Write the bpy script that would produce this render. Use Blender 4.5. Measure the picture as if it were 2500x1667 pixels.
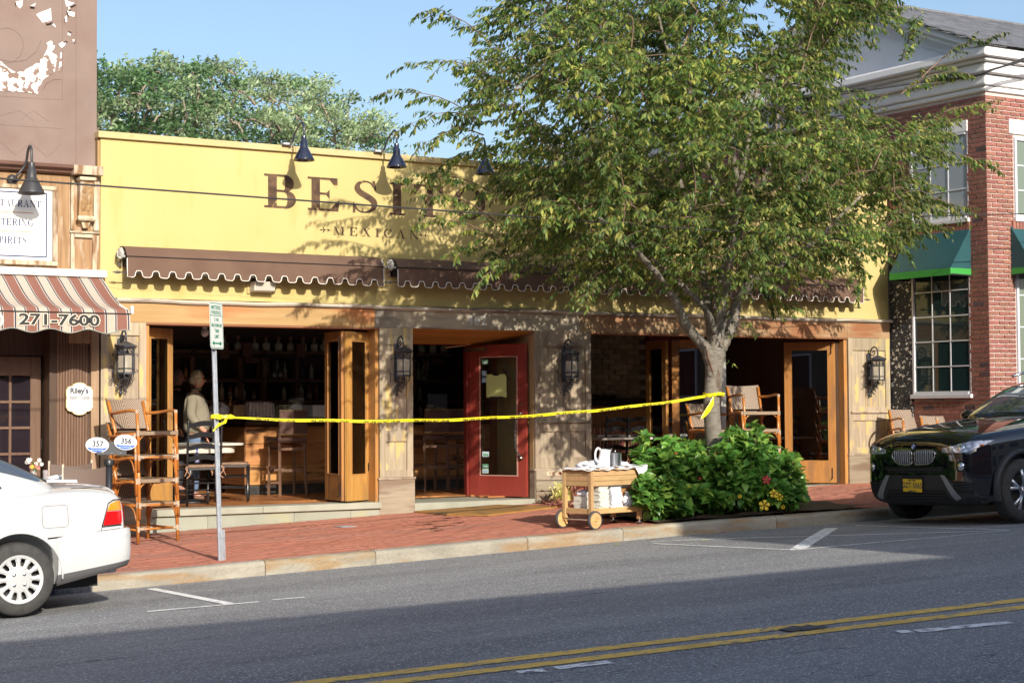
import bpy, bmesh, math, random
import numpy as np
from mathutils import Vector, Matrix, Euler
from mathutils.bvhtree import BVHTree
from math import sin, cos, pi, radians, sqrt, atan2
random.seed(7); rng = np.random.default_rng(7)
for o in list(bpy.data.objects): bpy.data.objects.remove(o)
sc = bpy.context.scene
COL = sc.collection
# ------------------------------------------------------------------ camera
CAM = Vector((0, -20, 1.6)); FPX = 4353.47
yaw, pit, rol = 0.552683577, 0.0387155687, -0.00607691429
_f = Vector((sin(yaw)*cos(pit), cos(yaw)*cos(pit), sin(pit)))
_r0 = Vector((cos(yaw), -sin(yaw), 0)); _u0 = _r0.cross(_f)
_r = cos(rol)*_r0+sin(rol)*_u0; _u = -sin(rol)*_r0+cos(rol)*_u0
cd = bpy.data.cameras.new('camera'); cam = bpy.data.objects.new('camera', cd); COL.objects.link(cam)
cam.matrix_world = Matrix(((_r.x, _u.x, -_f.x, CAM.x), (_r.y, _u.y, -_f.y, CAM.y), (_r.z, _u.z, -_f.z, CAM.z), (0, 0, 0, 1)))
cd.sensor_width = 36; cd.lens = FPX/2500*36; cd.clip_end = 2000; cd.clip_start = .1
sc.camera = cam
# ------------------------------------------------------------------ light
SUN = Vector((.14, 1, -.455)).normalized()
w = bpy.data.worlds.new('World'); sc.world = w; w.use_nodes = True
nt = w.node_tree; bg = nt.nodes['Background']
sky = nt.nodes.new('ShaderNodeTexSky'); sky.sky_type = 'NISHITA'; sky.sun_disc = False
sky.sun_elevation = math.asin(-SUN.z); sky.sun_rotation = radians(188)
sky.air_density = 1.0; sky.dust_density = 2.6; sky.ozone_density = 2.2
nt.links.new(sky.outputs[0], bg.inputs[0]); bg.inputs[1].default_value = .110
sl = bpy.data.lights.new('sun', 'SUN'); sl.energy = 3.35; sl.angle = radians(.5); sl.color = (1, .92, .79)
so = bpy.data.objects.new('sun', sl); COL.objects.link(so)
so.rotation_euler = SUN.to_track_quat('-Z', 'Y').to_euler(); so.location = (0, -30, 30)
sc.view_settings.view_transform = 'Standard'; sc.view_settings.look = 'None'
sc.view_settings.exposure = 0.78; sc.view_settings.gamma = 1; sc.view_settings.use_curve_mapping = False
sc.render.engine = 'CYCLES'
sc.cycles.max_bounces = 8; sc.cycles.transparent_max_bounces = 12; sc.cycles.use_denoising = True

# ------------------------------------------------------------------ pixel helpers (photograph 2500x1667 -> a point on a world plane)
def ray(px, py): return _f*FPX + _r*(px-1250) - _u*(py-833.5)
def atY(px, py, y):
    d = ray(px, py); return CAM + d*((y-CAM.y)/d.y)
def atX(px, py, x):
    d = ray(px, py); return CAM + d*((x-CAM.x)/d.x)
def atZ(px, py, z):
    d = ray(px, py); return CAM + d*((z-CAM.z)/d.z)
# ------------------------------------------------------------------ ground heights
def zs(x): return .094+.0345*(x-5.39) if x < 12 else .322+.020*(x-12)
def side_z(x, y): return zs(x)+.01*(y+4)
def road_z(x, y):
    c = (-4-y) if y > -10.4 else (y+16.8)
    return zs(x)-.13+.03*max(c, 0)
def atRoad(px, py):
    z = 0.
    for _ in range(12):
        p = atZ(px, py, z); z = road_z(p.x, p.y)
    return Vector((p.x, p.y, z))
def atWalk(px, py):
    z = .2
    for _ in range(12):
        p = atZ(px, py, z); z = side_z(p.x, p.y)
    return Vector((p.x, p.y, z))

# ------------------------------------------------------------------ mesh builder
class MB:
    def __init__(s): s.v = []; s.f = []
    def add(s, vs, fs):
        b = len(s.v); s.v += [tuple(q) for q in vs]; s.f += [tuple(b+i for i in q) for q in fs]; return s
    def box(s, x0, x1, y0, y1, z0, z1, M=None):
        vs = [Vector(p) for p in ((x0, y0, z0), (x1, y0, z0), (x1, y1, z0), (x0, y1, z0), (x0, y0, z1), (x1, y0, z1), (x1, y1, z1), (x0, y1, z1))]
        if M: vs = [M @ p for p in vs]
        return s.add(vs, ((0, 3, 2, 1), (4, 5, 6, 7), (0, 1, 5, 4), (1, 2, 6, 5), (2, 3, 7, 6), (3, 0, 4, 7)))
    def wall_seg(s, a, b, t, z0, z1):     # vertical slab from a to b (xy), thickness t
        a = Vector((a[0], a[1], 0)); b = Vector((b[0], b[1], 0)); d = (b-a).normalized(); n = Vector((-d.y, d.x, 0))*t/2
        p = [a-n, b-n, b+n, a+n]
        vs = [(q.x, q.y, z0) for q in p]+[(q.x, q.y, z1) for q in p]
        return s.add(vs, ((0, 3, 2, 1), (4, 5, 6, 7), (0, 1, 5, 4), (1, 2, 6, 5), (2, 3, 7, 6), (3, 0, 4, 7)))
    def tube(s, pts, r, n=8, cap=True, flat=1):
        pts = [Vector(p) for p in pts]; m = len(pts)
        rs = r if isinstance(r, (list, tuple)) else [r]*m
        vs = []; up = None
        for i, p in enumerate(pts):
            t = (pts[min(i+1, m-1)]-pts[max(i-1, 0)])
            t = t.normalized() if t.length > 1e-9 else Vector((0, 0, 1))
            if up is None:
                up = Vector((0, 0, 1)) if abs(t.z) < .9 else Vector((1, 0, 0))
                up = (up-t*up.dot(t)).normalized()
            else:
                up = up-t*up.dot(t)
                up = up.normalized() if up.length > 1e-6 else t.orthogonal().normalized()
            sd = t.cross(up)
            for k in range(n):
                a = 2*pi*k/n; vs.append(p+(up*cos(a)*flat+sd*sin(a))*rs[i])
        fs = []
        for i in range(m-1):
            for k in range(n):
                k2 = (k+1) % n; fs.append((i*n+k, i*n+k2, (i+1)*n+k2, (i+1)*n+k))
        if cap: fs.append(tuple(range(n-1, -1, -1))); fs.append(tuple((m-1)*n+k for k in range(n)))
        return s.add(vs, fs)
    def cyl(s, a, b, r, r2=None, n=16): return s.tube([a, b], [r, r if r2 is None else r2], n)
    def lathe(s, prof, c=(0, 0, 0), n=24, axis='z', M=None, close=False):
        vs = []
        for (r, h) in prof:
            for k in range(n):
                a = 2*pi*k/n
                p = {'z': (r*cos(a), r*sin(a), h), 'y': (r*cos(a), h, r*sin(a)), 'x': (h, r*cos(a), r*sin(a))}[axis]
                p = Vector(p)
                if M: p = M @ p
                vs.append(p+Vector(c))
        fs = []; m = len(prof)
        for i in range(m-1):
            for k in range(n):
                k2 = (k+1) % n; fs.append((i*n+k, i*n+k2, (i+1)*n+k2, (i+1)*n+k))
        if close: fs.append(tuple(range(n-1, -1, -1))); fs.append(tuple((m-1)*n+k for k in range(n)))
        return s.add(vs, fs)
    def sphere(s, c, r, n=12, m=8, sc=(1, 1, 1)):
        prof = [(max(1e-4, r*sin(pi*i/m)), -r*cos(pi*i/m)) for i in range(m+1)]
        M = Matrix.Diagonal((sc[0], sc[1], sc[2])).to_3x3()
        return s.lathe(prof, c, n, 'z', M)
    def prism(s, poly, h0, h1, plane='xz', M=None):     # polygon in plane, extruded along the other axis
        def P(a, b, h): return Vector({'xz': (a, h, b), 'xy': (a, b, h), 'yz': (h, a, b)}[plane])
        n = len(poly)
        vs = [P(a, b, h0) for a, b in poly]+[P(a, b, h1) for a, b in poly]
        if M: vs = [M @ p for p in vs]
        fs = [tuple(range(n-1, -1, -1)), tuple(range(n, 2*n))]+[(i, (i+1) % n, n+(i+1) % n, n+i) for i in range(n)]
        return s.add(vs, fs)
    def quad(s, a, b, c, d): return s.add([a, b, c, d], [(0, 1, 2, 3)])
    def grid(s, rows):       # rows of points
        m = len(rows); n = len(rows[0]); vs = [p for r in rows for p in r]
        return s.add(vs, [(i*n+j, i*n+j+1, (i+1)*n+j+1, (i+1)*n+j) for i in range(m-1) for j in range(n-1)])
    def xf(s, M): s.v = [tuple(M @ Vector(p)) for p in s.v]; return s
    def mesh(s, name, smooth=False):
        me = bpy.data.meshes.new(name); me.from_pydata(s.v, [], s.f); 
        bm = bmesh.new(); bm.from_mesh(me); bmesh.ops.recalc_face_normals(bm, faces=bm.faces); bm.to_mesh(me); bm.free()
        if smooth: me.shade_smooth()
        me.update(); return me
    def build(s, name, m, parent=None, world=True, smooth=False, bev=0, sub=0, angle=None):
        me = s.mesh(name, smooth or angle is not None)
        if angle is not None: 
            try: me.set_sharp_from_angle(angle=radians(angle))
            except Exception: pass
        return link(name, me, m, parent, world, bev, sub)
def link(name, me, m, parent=None, world=True, bev=0, sub=0):
    o = bpy.data.objects.new(name, me); COL.objects.link(o)
    if m and not me.materials: me.materials.append(m)
    if parent:
        o.parent = parent
        if world:
            L = parent; t = Matrix.Identity(4)
            while L: t = L.matrix_basis.copy() @ t if not L.parent else L.matrix_parent_inverse @ L.matrix_basis @ t; L = L.parent
            o.matrix_parent_inverse = t.inverted()
    if bev:
        b = o.modifiers.new('b', 'BEVEL'); b.width = bev; b.segments = 2; b.limit_method = 'ANGLE'
    if sub:
        b = o.modifiers.new('s', 'SUBSURF'); b.levels = sub; b.render_levels = sub
    return o
def thing(name, label, cat, loc=(0, 0, 0), rz=0, group=None):
    o = bpy.data.objects.new(name, None); COL.objects.link(o); o.location = loc; o.rotation_euler = (0, 0, rz)
    o.empty_display_size = .1
    return tag(o, label, cat, group)
def tag(o, label=None, cat=None, group=None, kind=None):
    if label: o['label'] = label
    if cat: o['category'] = cat
    if group: o['group'] = group
    if kind: o['kind'] = kind
    return o
def copy_tree(o, parent=None, loc=None, rz=None, label=None, group=None, rot=None):
    c = o.copy(); COL.objects.link(c); c.parent = parent
    if loc is not None: c.location = loc
    if rz is not None: c.rotation_euler = (0, 0, rz)
    if rot is not None: c.rotation_euler = rot
    if label: c['label'] = label
    if group: c['group'] = group
    for ch in KIDS(o): copy_tree(ch, c)
    return c
def KIDS(o): return [q for q in bpy.data.objects if q.parent == o]

# ------------------------------------------------------------------ materials
_m = {}
def mat(name, c1, c2=None, scale=4, st=(1, 1, 1), det=6, lo=.35, hi=.65, rough=.7, bump=0, bscale=None, bst=None, metal=0, coat=0, var=0, isl=0, spec=.5,
        c3=None, s3=2, st3=(1, 1, 1), lo3=.55, hi3=.65, trans=0, alpha=1, emis=None, tl=0, dist=0):
    if name in _m: return _m[name]
    m = bpy.data.materials.new(name); m.use_nodes = True; _m[name] = m
    t = m.node_tree; N = t.nodes; L = t.links; B = N['Principled BSDF']; O = N['Material Output']
    B.inputs['Roughness'].default_value = rough; B.inputs['Metallic'].default_value = metal
    B.inputs['Coat Weight'].default_value = coat; B.inputs['Coat Roughness'].default_value = .03
    B.inputs['Specular IOR Level'].default_value = spec
    tc = N.new('ShaderNodeTexCoord')
    def noise(s, st_, d=det):
        mp = N.new('ShaderNodeMapping'); mp.inputs['Scale'].default_value = st_; L.new(tc.outputs['Object'], mp.inputs[0])
        n = N.new('ShaderNodeTexNoise'); n.inputs['Scale'].default_value = s; n.inputs['Detail'].default_value = d
        n.inputs['Distortion'].default_value = dist
        if var:
            oi = N.new('ShaderNodeObjectInfo'); ad = N.new('ShaderNodeVectorMath'); ad.operation = 'ADD'
            mu = N.new('ShaderNodeMath'); mu.operation = 'MULTIPLY'; mu.inputs[1].default_value = 37; L.new(oi.outputs['Random'], mu.inputs[0])
            L.new(mp.outputs[0], ad.inputs[0]); L.new(mu.outputs[0], ad.inputs[1]); L.new(ad.outputs[0], n.inputs[0])
        else: L.new(mp.outputs[0], n.inputs[0])
        return n
    def rampf(src, a, b):
        r = N.new('ShaderNodeMapRange'); r.inputs[1].default_value = a; r.inputs[2].default_value = b; r.clamp = True; L.new(src, r.inputs[0]); return r.outputs[0]
    def mix(f, a, b):
        x = N.new('ShaderNodeMix'); x.data_type = 'RGBA'
        for i, q in ((6, a), (7, b)):
            if isinstance(q, tuple): x.inputs[i].default_value = (*q[:3], 1)
            else: L.new(q, x.inputs[i])
        if isinstance(f, float): x.inputs[0].default_value = f
        else: L.new(f, x.inputs[0])
        return x.outputs[2]
    out = None
    if c2:
        n1 = noise(scale, st); out = mix(rampf(n1.outputs[0], lo, hi), c1, c2)
    if c3:
        n3 = noise(s3, st3); out = mix(rampf(n3.outputs[0], lo3, hi3), out if out is not None else c1, c3)
    if var or isl:
        hs = N.new('ShaderNodeHueSaturation')
        src = N.new('ShaderNodeObjectInfo').outputs['Random'] if var else N.new('ShaderNodeNewGeometry').outputs['Random Per Island']
        amt = var or isl
        r = N.new('ShaderNodeMapRange'); r.inputs[3].default_value = 1-amt; r.inputs[4].default_value = 1+amt; L.new(src, r.inputs[0]); L.new(r.outputs[0], hs.inputs['Value'])
        mm = N.new('ShaderNodeMath'); mm.operation = 'MULTIPLY_ADD'; mm.inputs[1].default_value = 7.31; mm.inputs[2].default_value = 0; L.new(src, mm.inputs[0])
        fr = N.new('ShaderNodeMath'); fr.operation = 'FRACT'; L.new(mm.outputs[0], fr.inputs[0])
        r2 = N.new('ShaderNodeMapRange'); r2.inputs[3].default_value = .5-amt*.06; r2.inputs[4].default_value = .5+amt*.06; L.new(fr.outputs[0], r2.inputs[0]); L.new(r2.outputs[0], hs.inputs['Hue'])
        if out is None: hs.inputs['Color'].default_value = (*c1, 1)
        else: L.new(out, hs.inputs['Color'])
        out = hs.outputs[0]
    if out is None: B.inputs['Base Color'].default_value = (*c1, 1)
    else: L.new(out, B.inputs['Base Color'])
    if bump:
        nb = noise(bscale or scale*3, bst or st, 8); bp = N.new('ShaderNodeBump'); bp.inputs['Strength'].default_value = bump; bp.inputs['Distance'].default_value = .02
        L.new(nb.outputs[0], bp.inputs['Height']); L.new(bp.outputs[0], B.inputs['Normal'])
    if trans: B.inputs['Transmission Weight'].default_value = trans; B.inputs['IOR'].default_value = 1.45
    if alpha < 1: B.inputs['Alpha'].default_value = alpha
    if emis: B.inputs['Emission Color'].default_value = (*emis[:3], 1); B.inputs['Emission Strength'].default_value = emis[3]
    if tl:
        tr = N.new('ShaderNodeBsdfTranslucent'); ms = N.new('ShaderNodeMixShader'); ms.inputs[0].default_value = tl
        if out is None: tr.inputs[0].default_value = (*c1, 1)
        else: L.new(out, tr.inputs[0])
        L.new(B.outputs[0], ms.inputs[1]); L.new(tr.outputs[0], ms.inputs[2]); L.new(ms.outputs[0], O.inputs[0])
    return m
def pane_mat(name, tint=(.9, .95, .95), refl=.12, rough=.0):
    # a thin pane: mostly clear, reflects by angle
    m = bpy.data.materials.new(name); m.use_nodes = True; t = m.node_tree; N = t.nodes; L = t.links
    N.remove(N['Principled BSDF']); O = N['Material Output']
    tr = N.new('ShaderNodeBsdfTransparent'); tr.inputs[0].default_value = (*tint, 1)
    gl = N.new('ShaderNodeBsdfGlossy'); gl.inputs['Roughness'].default_value = rough
    fr = N.new('ShaderNodeFresnel'); fr.inputs[0].default_value = 1.5
    mp = N.new('ShaderNodeMapRange'); mp.inputs[3].default_value = refl; mp.inputs[4].default_value = 1; L.new(fr.outputs[0], mp.inputs[0])
    mx = N.new('ShaderNodeMixShader'); L.new(mp.outputs[0], mx.inputs[0]); L.new(tr.outputs[0], mx.inputs[1]); L.new(gl.outputs[0], mx.inputs[2]); L.new(mx.outputs[0], O.inputs[0])
    return m

# base materials
M_white = mat('white_paint', (.75, .75, .73), rough=.5)
M_black = mat('black_metal', (.02, .021, .025), rough=.38, spec=.6)
M_dark = mat('dark', (.012, .012, .013), rough=.8)
M_steel = mat('steel', (.62, .63, .66), rough=.22, metal=1)
M_galv = mat('galvanised', (.50, .53, .58), (.38, .41, .46), scale=20, rough=.5, metal=.25)
M_glass = pane_mat('clear_pane', refl=.06)
M_glassd = pane_mat('door_pane', (.8, .86, .88), refl=.07)
def wood(name, c1, c2, axis='z', scale=3, rough=.6, c3=None, s3=1.5, lo3=.5, hi3=.62, var=.12, bump=.15, lo=.3, hi=.7, st3=None, spec=.35):
    st = {'z': (9, 9, .7), 'x': (.7, 9, 9), 'y': (9, .7, 9)}[axis]
    if st3 is None: st3 = {'z': (3, 3, .8), 'x': (.6, 3, 3), 'y': (3, .6, 3)}[axis]
    return mat(name, c1, c2, scale=scale, st=st, rough=rough, c3=c3, s3=s3, st3=st3, lo3=lo3, hi3=hi3, var=var, bump=bump, bscale=scale*4, lo=lo, hi=hi, spec=spec)
W_grey = wood('weathered_wood', (.32, .25, .175), (.44, .36, .265), c3=(.24, .18, .13), s3=2.2)
W_grey2 = wood('weathered_wood_yellowed', (.31, .245, .17), (.42, .35, .255), c3=(.52, .39, .17), s3=2.6, lo3=.55, hi3=.6)
W_greyx = wood('weathered_board', (.26, .21, .15), (.37, .31, .23), 'x', c3=(.22, .16, .11), s3=2)
W_or = wood('orange_wood', (.42, .195, .052), (.52, .27, .085), rough=.4, c3=(.34, .18, .07), s3=2)
W_orx = wood('orange_wood_across', (.50, .21, .045), (.64, .31, .09), 'x', rough=.4)
W_bar = wood('rough_bar_plank', (.42, .18, .055), (.56, .28, .10), 'x', rough=.5, c3=(.07, .025, .01), s3=3, lo3=.58, hi3=.66, bump=.4)
W_dk = wood('dark_wood', (.05, .026, .016), (.09, .05, .03), rough=.45)
W_dkx = wood('dark_wood_across', (.045, .024, .015), (.085, .046, .03), 'x', rough=.45)

# ------------------------------------------------------------------ lettering
def sans(text, size=1.0, font_scale=1.0, bold=0, align='CENTER'):
    cu = bpy.data.curves.new('t', 'FONT'); cu.body = text; cu.size = size; cu.align_x = align; cu.align_y = 'CENTER'; cu.offset = bold; cu.resolution_u = 3
    ob = bpy.data.objects.new('t', cu); COL.objects.link(ob)
    bpy.context.view_layer.update()
    me = ob.to_mesh(); vs = [tuple(v.co) for v in me.vertices]; fs = [tuple(p.vertices) for p in me.polygons]
    ob.to_mesh_clear(); bpy.data.objects.remove(ob); bpy.data.curves.remove(cu)
    return vs, fs
def sans_part(name, text, size, M, m, parent, bold=0, align='CENTER', sx=1):
    vs, fs = sans(text, size, bold=bold, align=align)
    b = MB(); b.add([M @ Vector((x*sx, y, 0)) for x, y, z in vs], fs)
    me = bpy.data.meshes.new(name); me.from_pydata(b.v, [], b.f); me.update()
    return link(name, me, m, parent)
class Glyphs:
    T = .195; H = .068
    def __init__(s): s.P = []
    def rect(s, x0, y0, x1, y1): s.P.append([(x0, y0), (x1, y0), (x1, y1), (x0, y1)])
    def stem(s, x, t=None, y0=0, y1=1, top=True, bot=True, ov=.085):
        t = t or s.T; s.rect(x, y0, x+t, y1)
        if bot: s.rect(x-ov, y0, x+t+ov, y0+s.H)
        if top: s.rect(x-ov, y1-s.H, x+t+ov, y1)
    def stroke(s, pts, ws):
        n = len(pts); L = []; R = []
        for i, (x, y) in enumerate(pts):
            a = pts[max(i-1, 0)]; b = pts[min(i+1, n-1)]; dx, dy = b[0]-a[0], b[1]-a[1]; l = math.hypot(dx, dy) or 1
            w_ = ws[i]/2; L.append((x-dy/l*w_, y+dx/l*w_)); R.append((x+dy/l*w_, y-dx/l*w_))
        for i in range(n-1): s.P.append([L[i], L[i+1], R[i+1], R[i]])
    def arc(s, cx, cy, rx, ry, a0, a1, n=22, t=None, h=None):
        t = t or s.T; h = h or s.H; p = []; w_ = []
        for i in range(n+1):
            a = radians(a0+(a1-a0)*i/n); p.append((cx+rx*cos(a), cy+ry*sin(a))); w_.append(h+(t-h)*abs(cos(a))**1.6)
        s.stroke(p, w_)
def catmull(P, n=6):
    P = [P[0]]+list(P)+[P[-1]]; out = []
    for i in range(1, len(P)-2):
        p0, p1, p2, p3 = P[i-1:i+3]
        for k in range(n):
            t = k/n; out.append(tuple(.5*((2*b)+(-a+c)*t+(2*a-5*b+4*c-d)*t*t+(-a+3*b-3*c+d)*t**3) for a, b, c, d in zip(p0, p1, p2, p3)))
    out.append(tuple(P[-2])); return out
def glyph(ch):
    g = Glyphs(); H = g.H; T = g.T; W = .6
    if ch == 'I': g.stem(.085); W = .34
    elif ch == 'E':
        g.stem(.085); g.rect(.2, 1-H, .68, 1); g.rect(.2, 0, .70, H); g.rect(.2, .48, .5, .48+H)
        g.P += [[(.68, 1), (.50, 1-H), (.64, .72), (.69, .70)], [(.70, 0), (.52, H), (.67, .30), (.73, .33)], [(.5, .36), (.5, .65), (.42, .53), (.42, .48)]]; W = .74
    elif ch in 'BPR':
        g.stem(.085); ym = .5; g.rect(.2, 1-H, .42, 1); g.rect(.2, ym-.02, .42, ym-.02+H); g.arc(.42, (1+ym)/2-.01, .14, (1-ym)/2-.018, 90, -90); W = .66
        if ch == 'B': g.rect(.2, 0, .44, H); g.arc(.44, .265, .17, .24, 90, -90); W = .72
        if ch == 'R': g.stroke([(.34, .5), (.46, .42), (.62, .0)], [.05, .13, .17]); g.rect(.52, 0, .80, H); W = .78
    elif ch == 'S':
        p = catmull([(.53, .80), (.47, .92), (.33, .967), (.19, .90), (.15, .76), (.22, .63), (.37, .52), (.51, .40), (.55, .25), (.48, .10), (.32, .03), (.17, .08), (.10, .22)], 5)
        w0 = [.04, .045, .05, .09, .14, .17, .18, .17, .14, .09, .05, .045, .04]; w_ = [a for a in np.interp(np.linspace(0, 12, len(p)), range(13), w0)]
        g.stroke(p, w_); g.P += [[(.50, 1), (.57, 1), (.60, .68), (.52, .80)], [(.04, 0), (.10, 0), (.12, .22), (.05, .34)]]; W = .66
    elif ch == 'T':
        g.stem(.27, top=False); g.rect(.0, 1-H, .71, 1); g.P += [[(0, 1), (.0, .68), (.05, .72), (.18, 1-H)], [(.71, 1), (.53, 1-H), (.66, .72), (.71, .68)]]; W = .71
    elif ch == 'O': g.arc(.40, .5, .315, .475, 0, 360, 40); W = .80
    elif ch in 'CG':
        g.arc(.42, .5, .335, .475, 48, 312, 34); g.P += [[(.64, .86), (.70, 1), (.71, .66), (.665, .70)]]; W = .76
        if ch == 'G': g.stem(.56, .15, 0, .44, bot=False); W = .84
        else: g.P += [[(.63, .15), (.68, .24), (.72, .24), (.66, .1)]]
    elif ch == 'M':
        g.stem(.085, .05); g.stem(.72, .16); g.P += [[(.06, 1), (.22, 1), (.50, .05), (.44, 0)], [(.44, 0), (.50, 0), (.76, 1), (.70, 1)]]; W = .98
    elif ch == 'N':
        g.stem(.085, .05); g.stem(.66, .05); g.P += [[(.04, 1), (.22, 1), (.71, 0), (.60, 0)]]; W = .80
    elif ch == 'X':
        g.P += [[(.06, 1), (.25, 1), (.70, 0), (.51, 0)], [(.10, 0), (.16, 0), (.65, 1), (.59, 1)]]
        g.rect(0, 1-H, .32, 1); g.rect(.50, 1-H, .76, 1); g.rect(0, 0, .27, H); g.rect(.44, 0, .77, H); W = .77
    elif ch == 'A':
        g.P += [[(.10, 0), (.15, 0), (.40, 1), (.35, 1)], [(.53, 0), (.72, 0), (.43, 1), (.35, 1)]]; g.rect(.2, .30, .58, .34); g.rect(0, 0, .26, H); g.rect(.46, 0, .80, H); W = .80
    elif ch == 'U':
        g.rect(.085, .28, .255, 1); g.rect(0, 1-H, .34, 1); g.rect(.62, .28, .67, 1); g.rect(.54, 1-H, .75, 1); g.arc(.40, .29, .245, .265, 180, 360, 16, t=.12); W = .76
    elif ch == ' ': W = .35
    return g.P, W
ORD = 'first second third fourth fifth sixth seventh eighth ninth tenth eleventh twelfth thirteenth fourteenth fifteenth sixteenth seventeenth eighteenth nineteenth twentieth twenty-first twenty-second twenty-third twenty-fourth twenty-fifth twenty-sixth twenty-seventh twenty-eighth twenty-ninth thirtieth thirty-first thirty-second thirty-third thirty-fourth'.split()
def word(name, text, h, x0, zb, yv, m, parent, gap=.14, sx=1, width=None, align='L'):     # one object per letter
    gl = [glyph(c) for c in text]; tot = sum(W for _, W in gl)+gap*(len(gl)-1)
    if width: sx = width/(tot*h)
    if align == 'R': x0 = x0-tot*h*sx
    x = 0
    for P, W in gl:
        b = MB()
        for k, poly in enumerate(P): b.add([(x0+(x+a)*h*sx, yv-.0004*(k % 7), zb+c*h) for a, c in poly], [tuple(range(len(poly)))])
        letters(name, b, m, parent); x += W+gap
def letters(name, b, m, parent):
    me = bpy.data.meshes.new(name); me.from_pydata(b.v, [], b.f); me.update(); return link(name, me, m, parent)
# ================================================================== GROUND
M_soil = mat('soil', (.05, .035, .025), (.09, .06, .04), scale=30, bump=.6)
g = MB(); xs = np.linspace(-160, 240, 41); ys = np.linspace(-160, 260, 43)
g.grid([[(x, y, zs(x)-.9) for x in xs] for y in ys]); tag(g.build('ground', M_soil), kind='structure')
def asphalt(name='asphalt'):
    m = mat(name, (.195, .198, .206), (.245, .247, .252), scale=.8, st=(.5, 1.3, 1), lo=.4, hi=.7, rough=.82, bump=.25, bscale=160, bst=(1, 1, 1), c3=(.150, .154, .162), s3=.9, st3=(.3, 1.8, 1), lo3=.47, hi3=.68)
    t = m.node_tree; N = t.nodes; L = t.links; B = N['Principled BSDF']
    src = B.inputs['Base Color'].links[0].from_socket; tc = N.new('ShaderNodeTexCoord')
    v = N.new('ShaderNodeTexVoronoi'); v.inputs['Scale'].default_value = 95; L.new(tc.outputs['Object'], v.inputs[0])
    r = N.new('ShaderNodeMapRange'); r.inputs[1].default_value = .66; r.inputs[2].default_value = .95; L.new(v.outputs['Color'], r.inputs[0])
    x = N.new('ShaderNodeMix'); x.data_type = 'RGBA'; x.inputs[7].default_value = (.62, .62, .60, 1); L.new(r.outputs[0], x.inputs[0]); L.new(src, x.inputs[6])
    # fine cracks
    w_ = N.new('ShaderNodeTexNoise'); w_.inputs['Scale'].default_value = .9; w_.inputs['Detail'].default_value = 3
    mp = N.new('ShaderNodeMapping'); mp.inputs['Scale'].default_value = (.35, 3.2, 1); L.new(tc.outputs['Object'], mp.inputs[0]); L.new(mp.outputs[0], w_.inputs[0])
    s = N.new('ShaderNodeMath'); s.operation = 'SUBTRACT'; s.inputs[1].default_value = .5; L.new(w_.outputs[0], s.inputs[0])
    a = N.new('ShaderNodeMath'); a.operation = 'ABSOLUTE'; L.new(s.outputs[0], a.inputs[0])
    r2 = N.new('ShaderNodeMapRange'); r2.inputs[1].default_value = .0; r2.inputs[2].default_value = .0035; r2.inputs[3].default_value = .8; r2.inputs[4].default_value = 0; L.new(a.outputs[0], r2.inputs[0])
    n2 = N.new('ShaderNodeTexNoise'); n2.inputs['Scale'].default_value = .7; L.new(tc.outputs['Object'], n2.inputs[0])
    r3 = N.new('ShaderNodeMapRange'); r3.inputs[1].default_value = .48; r3.inputs[2].default_value = .56; L.new(n2.outputs[0], r3.inputs[0])
    m3 = N.new('ShaderNodeMath'); m3.operation = 'MULTIPLY'; L.new(r2.outputs[0], m3.inputs[0]); L.new(r3.outputs[0], m3.inputs[1])
    y = N.new('ShaderNodeMix'); y.data_type = 'RGBA'; y.inputs[7].default_value = (.02, .02, .02, 1); L.new(m3.outputs[0], y.inputs[0]); L.new(x.outputs[2], y.inputs[6])
    L.new(y.outputs[2], B.inputs['Base Color']); return m
M_asph = asphalt()
g = MB(); xs = np.arange(-60, 91, 1.); ys = [-16.8, -15, -13, -11.4, -10.4, -9.4, -8, -6, -4.6, -3.85]
g.grid([[(x, y, road_z(x, y)) for x in xs] for y in ys]); tag(g.build('road', M_asph, smooth=True), kind='structure')
def worn(name, c, lo, hi, sc_=18, st=(.6, 2.2, 1)):
    return mat(name, c, (.215, .215, .22), scale=sc_, st=st, det=9, lo=lo, hi=hi, rough=.75, c3=tuple(q*.72 for q in c), s3=3, lo3=.5, hi3=.75)
M_yel = worn('yellow_road_paint', (.82, .53, .11), .57, .61)
M_wht = worn('white_road_paint', (.88, .88, .86), .59, .63)
M_wht2 = worn('worn_white_road_paint', (.88, .88, .86), .54, .58)
def stripe(name, a, b, wd, m, label=None, dz=.004, n=None):
    a = Vector((a[0], a[1], 0)); b = Vector((b[0], b[1], 0)); d = b-a; n = n or max(2, int(d.length/.5)); s = Vector((-d.y, d.x, 0)).normalized()*wd/2
    rows = []
    for i in range(n+1):
        p = a+d*(i/n); rows.append([(q.x, q.y, road_z(q.x, q.y)+dz) for q in (p-s, p, p+s)])
    o = MB().grid(rows).build(name, m); return tag(o, kind='structure')
def pstripe(name, p0, p1, wd, m, ext=0, **k):
    a = atRoad(*p0); b = atRoad(*p1); d = (b-a).normalized()*ext; return stripe(name, a, b+d, wd, m, **k)
ya = atRoad(1250, 1608); yb = atRoad(2500, 1463)
for off in (0, .24):
    a = atRoad(1250, 1609).xy; b = atRoad(2500, 1464).xy; d = (b-a).normalized(); nrm = Vector((-d.y, d.x))
    stripe('yellow_line', a-d*30-nrm*off, b+d*40-nrm*off, .12, M_yel)
for p0, p1 in (((1262, 1641), (1330, 1636)), ((1356, 1631), (1490, 1616)), ((2192, 1543), (2225, 1541)), ((2238, 1541), (2466, 1519))): pstripe('white_dash', p0, p1, .10, M_wht2)
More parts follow.
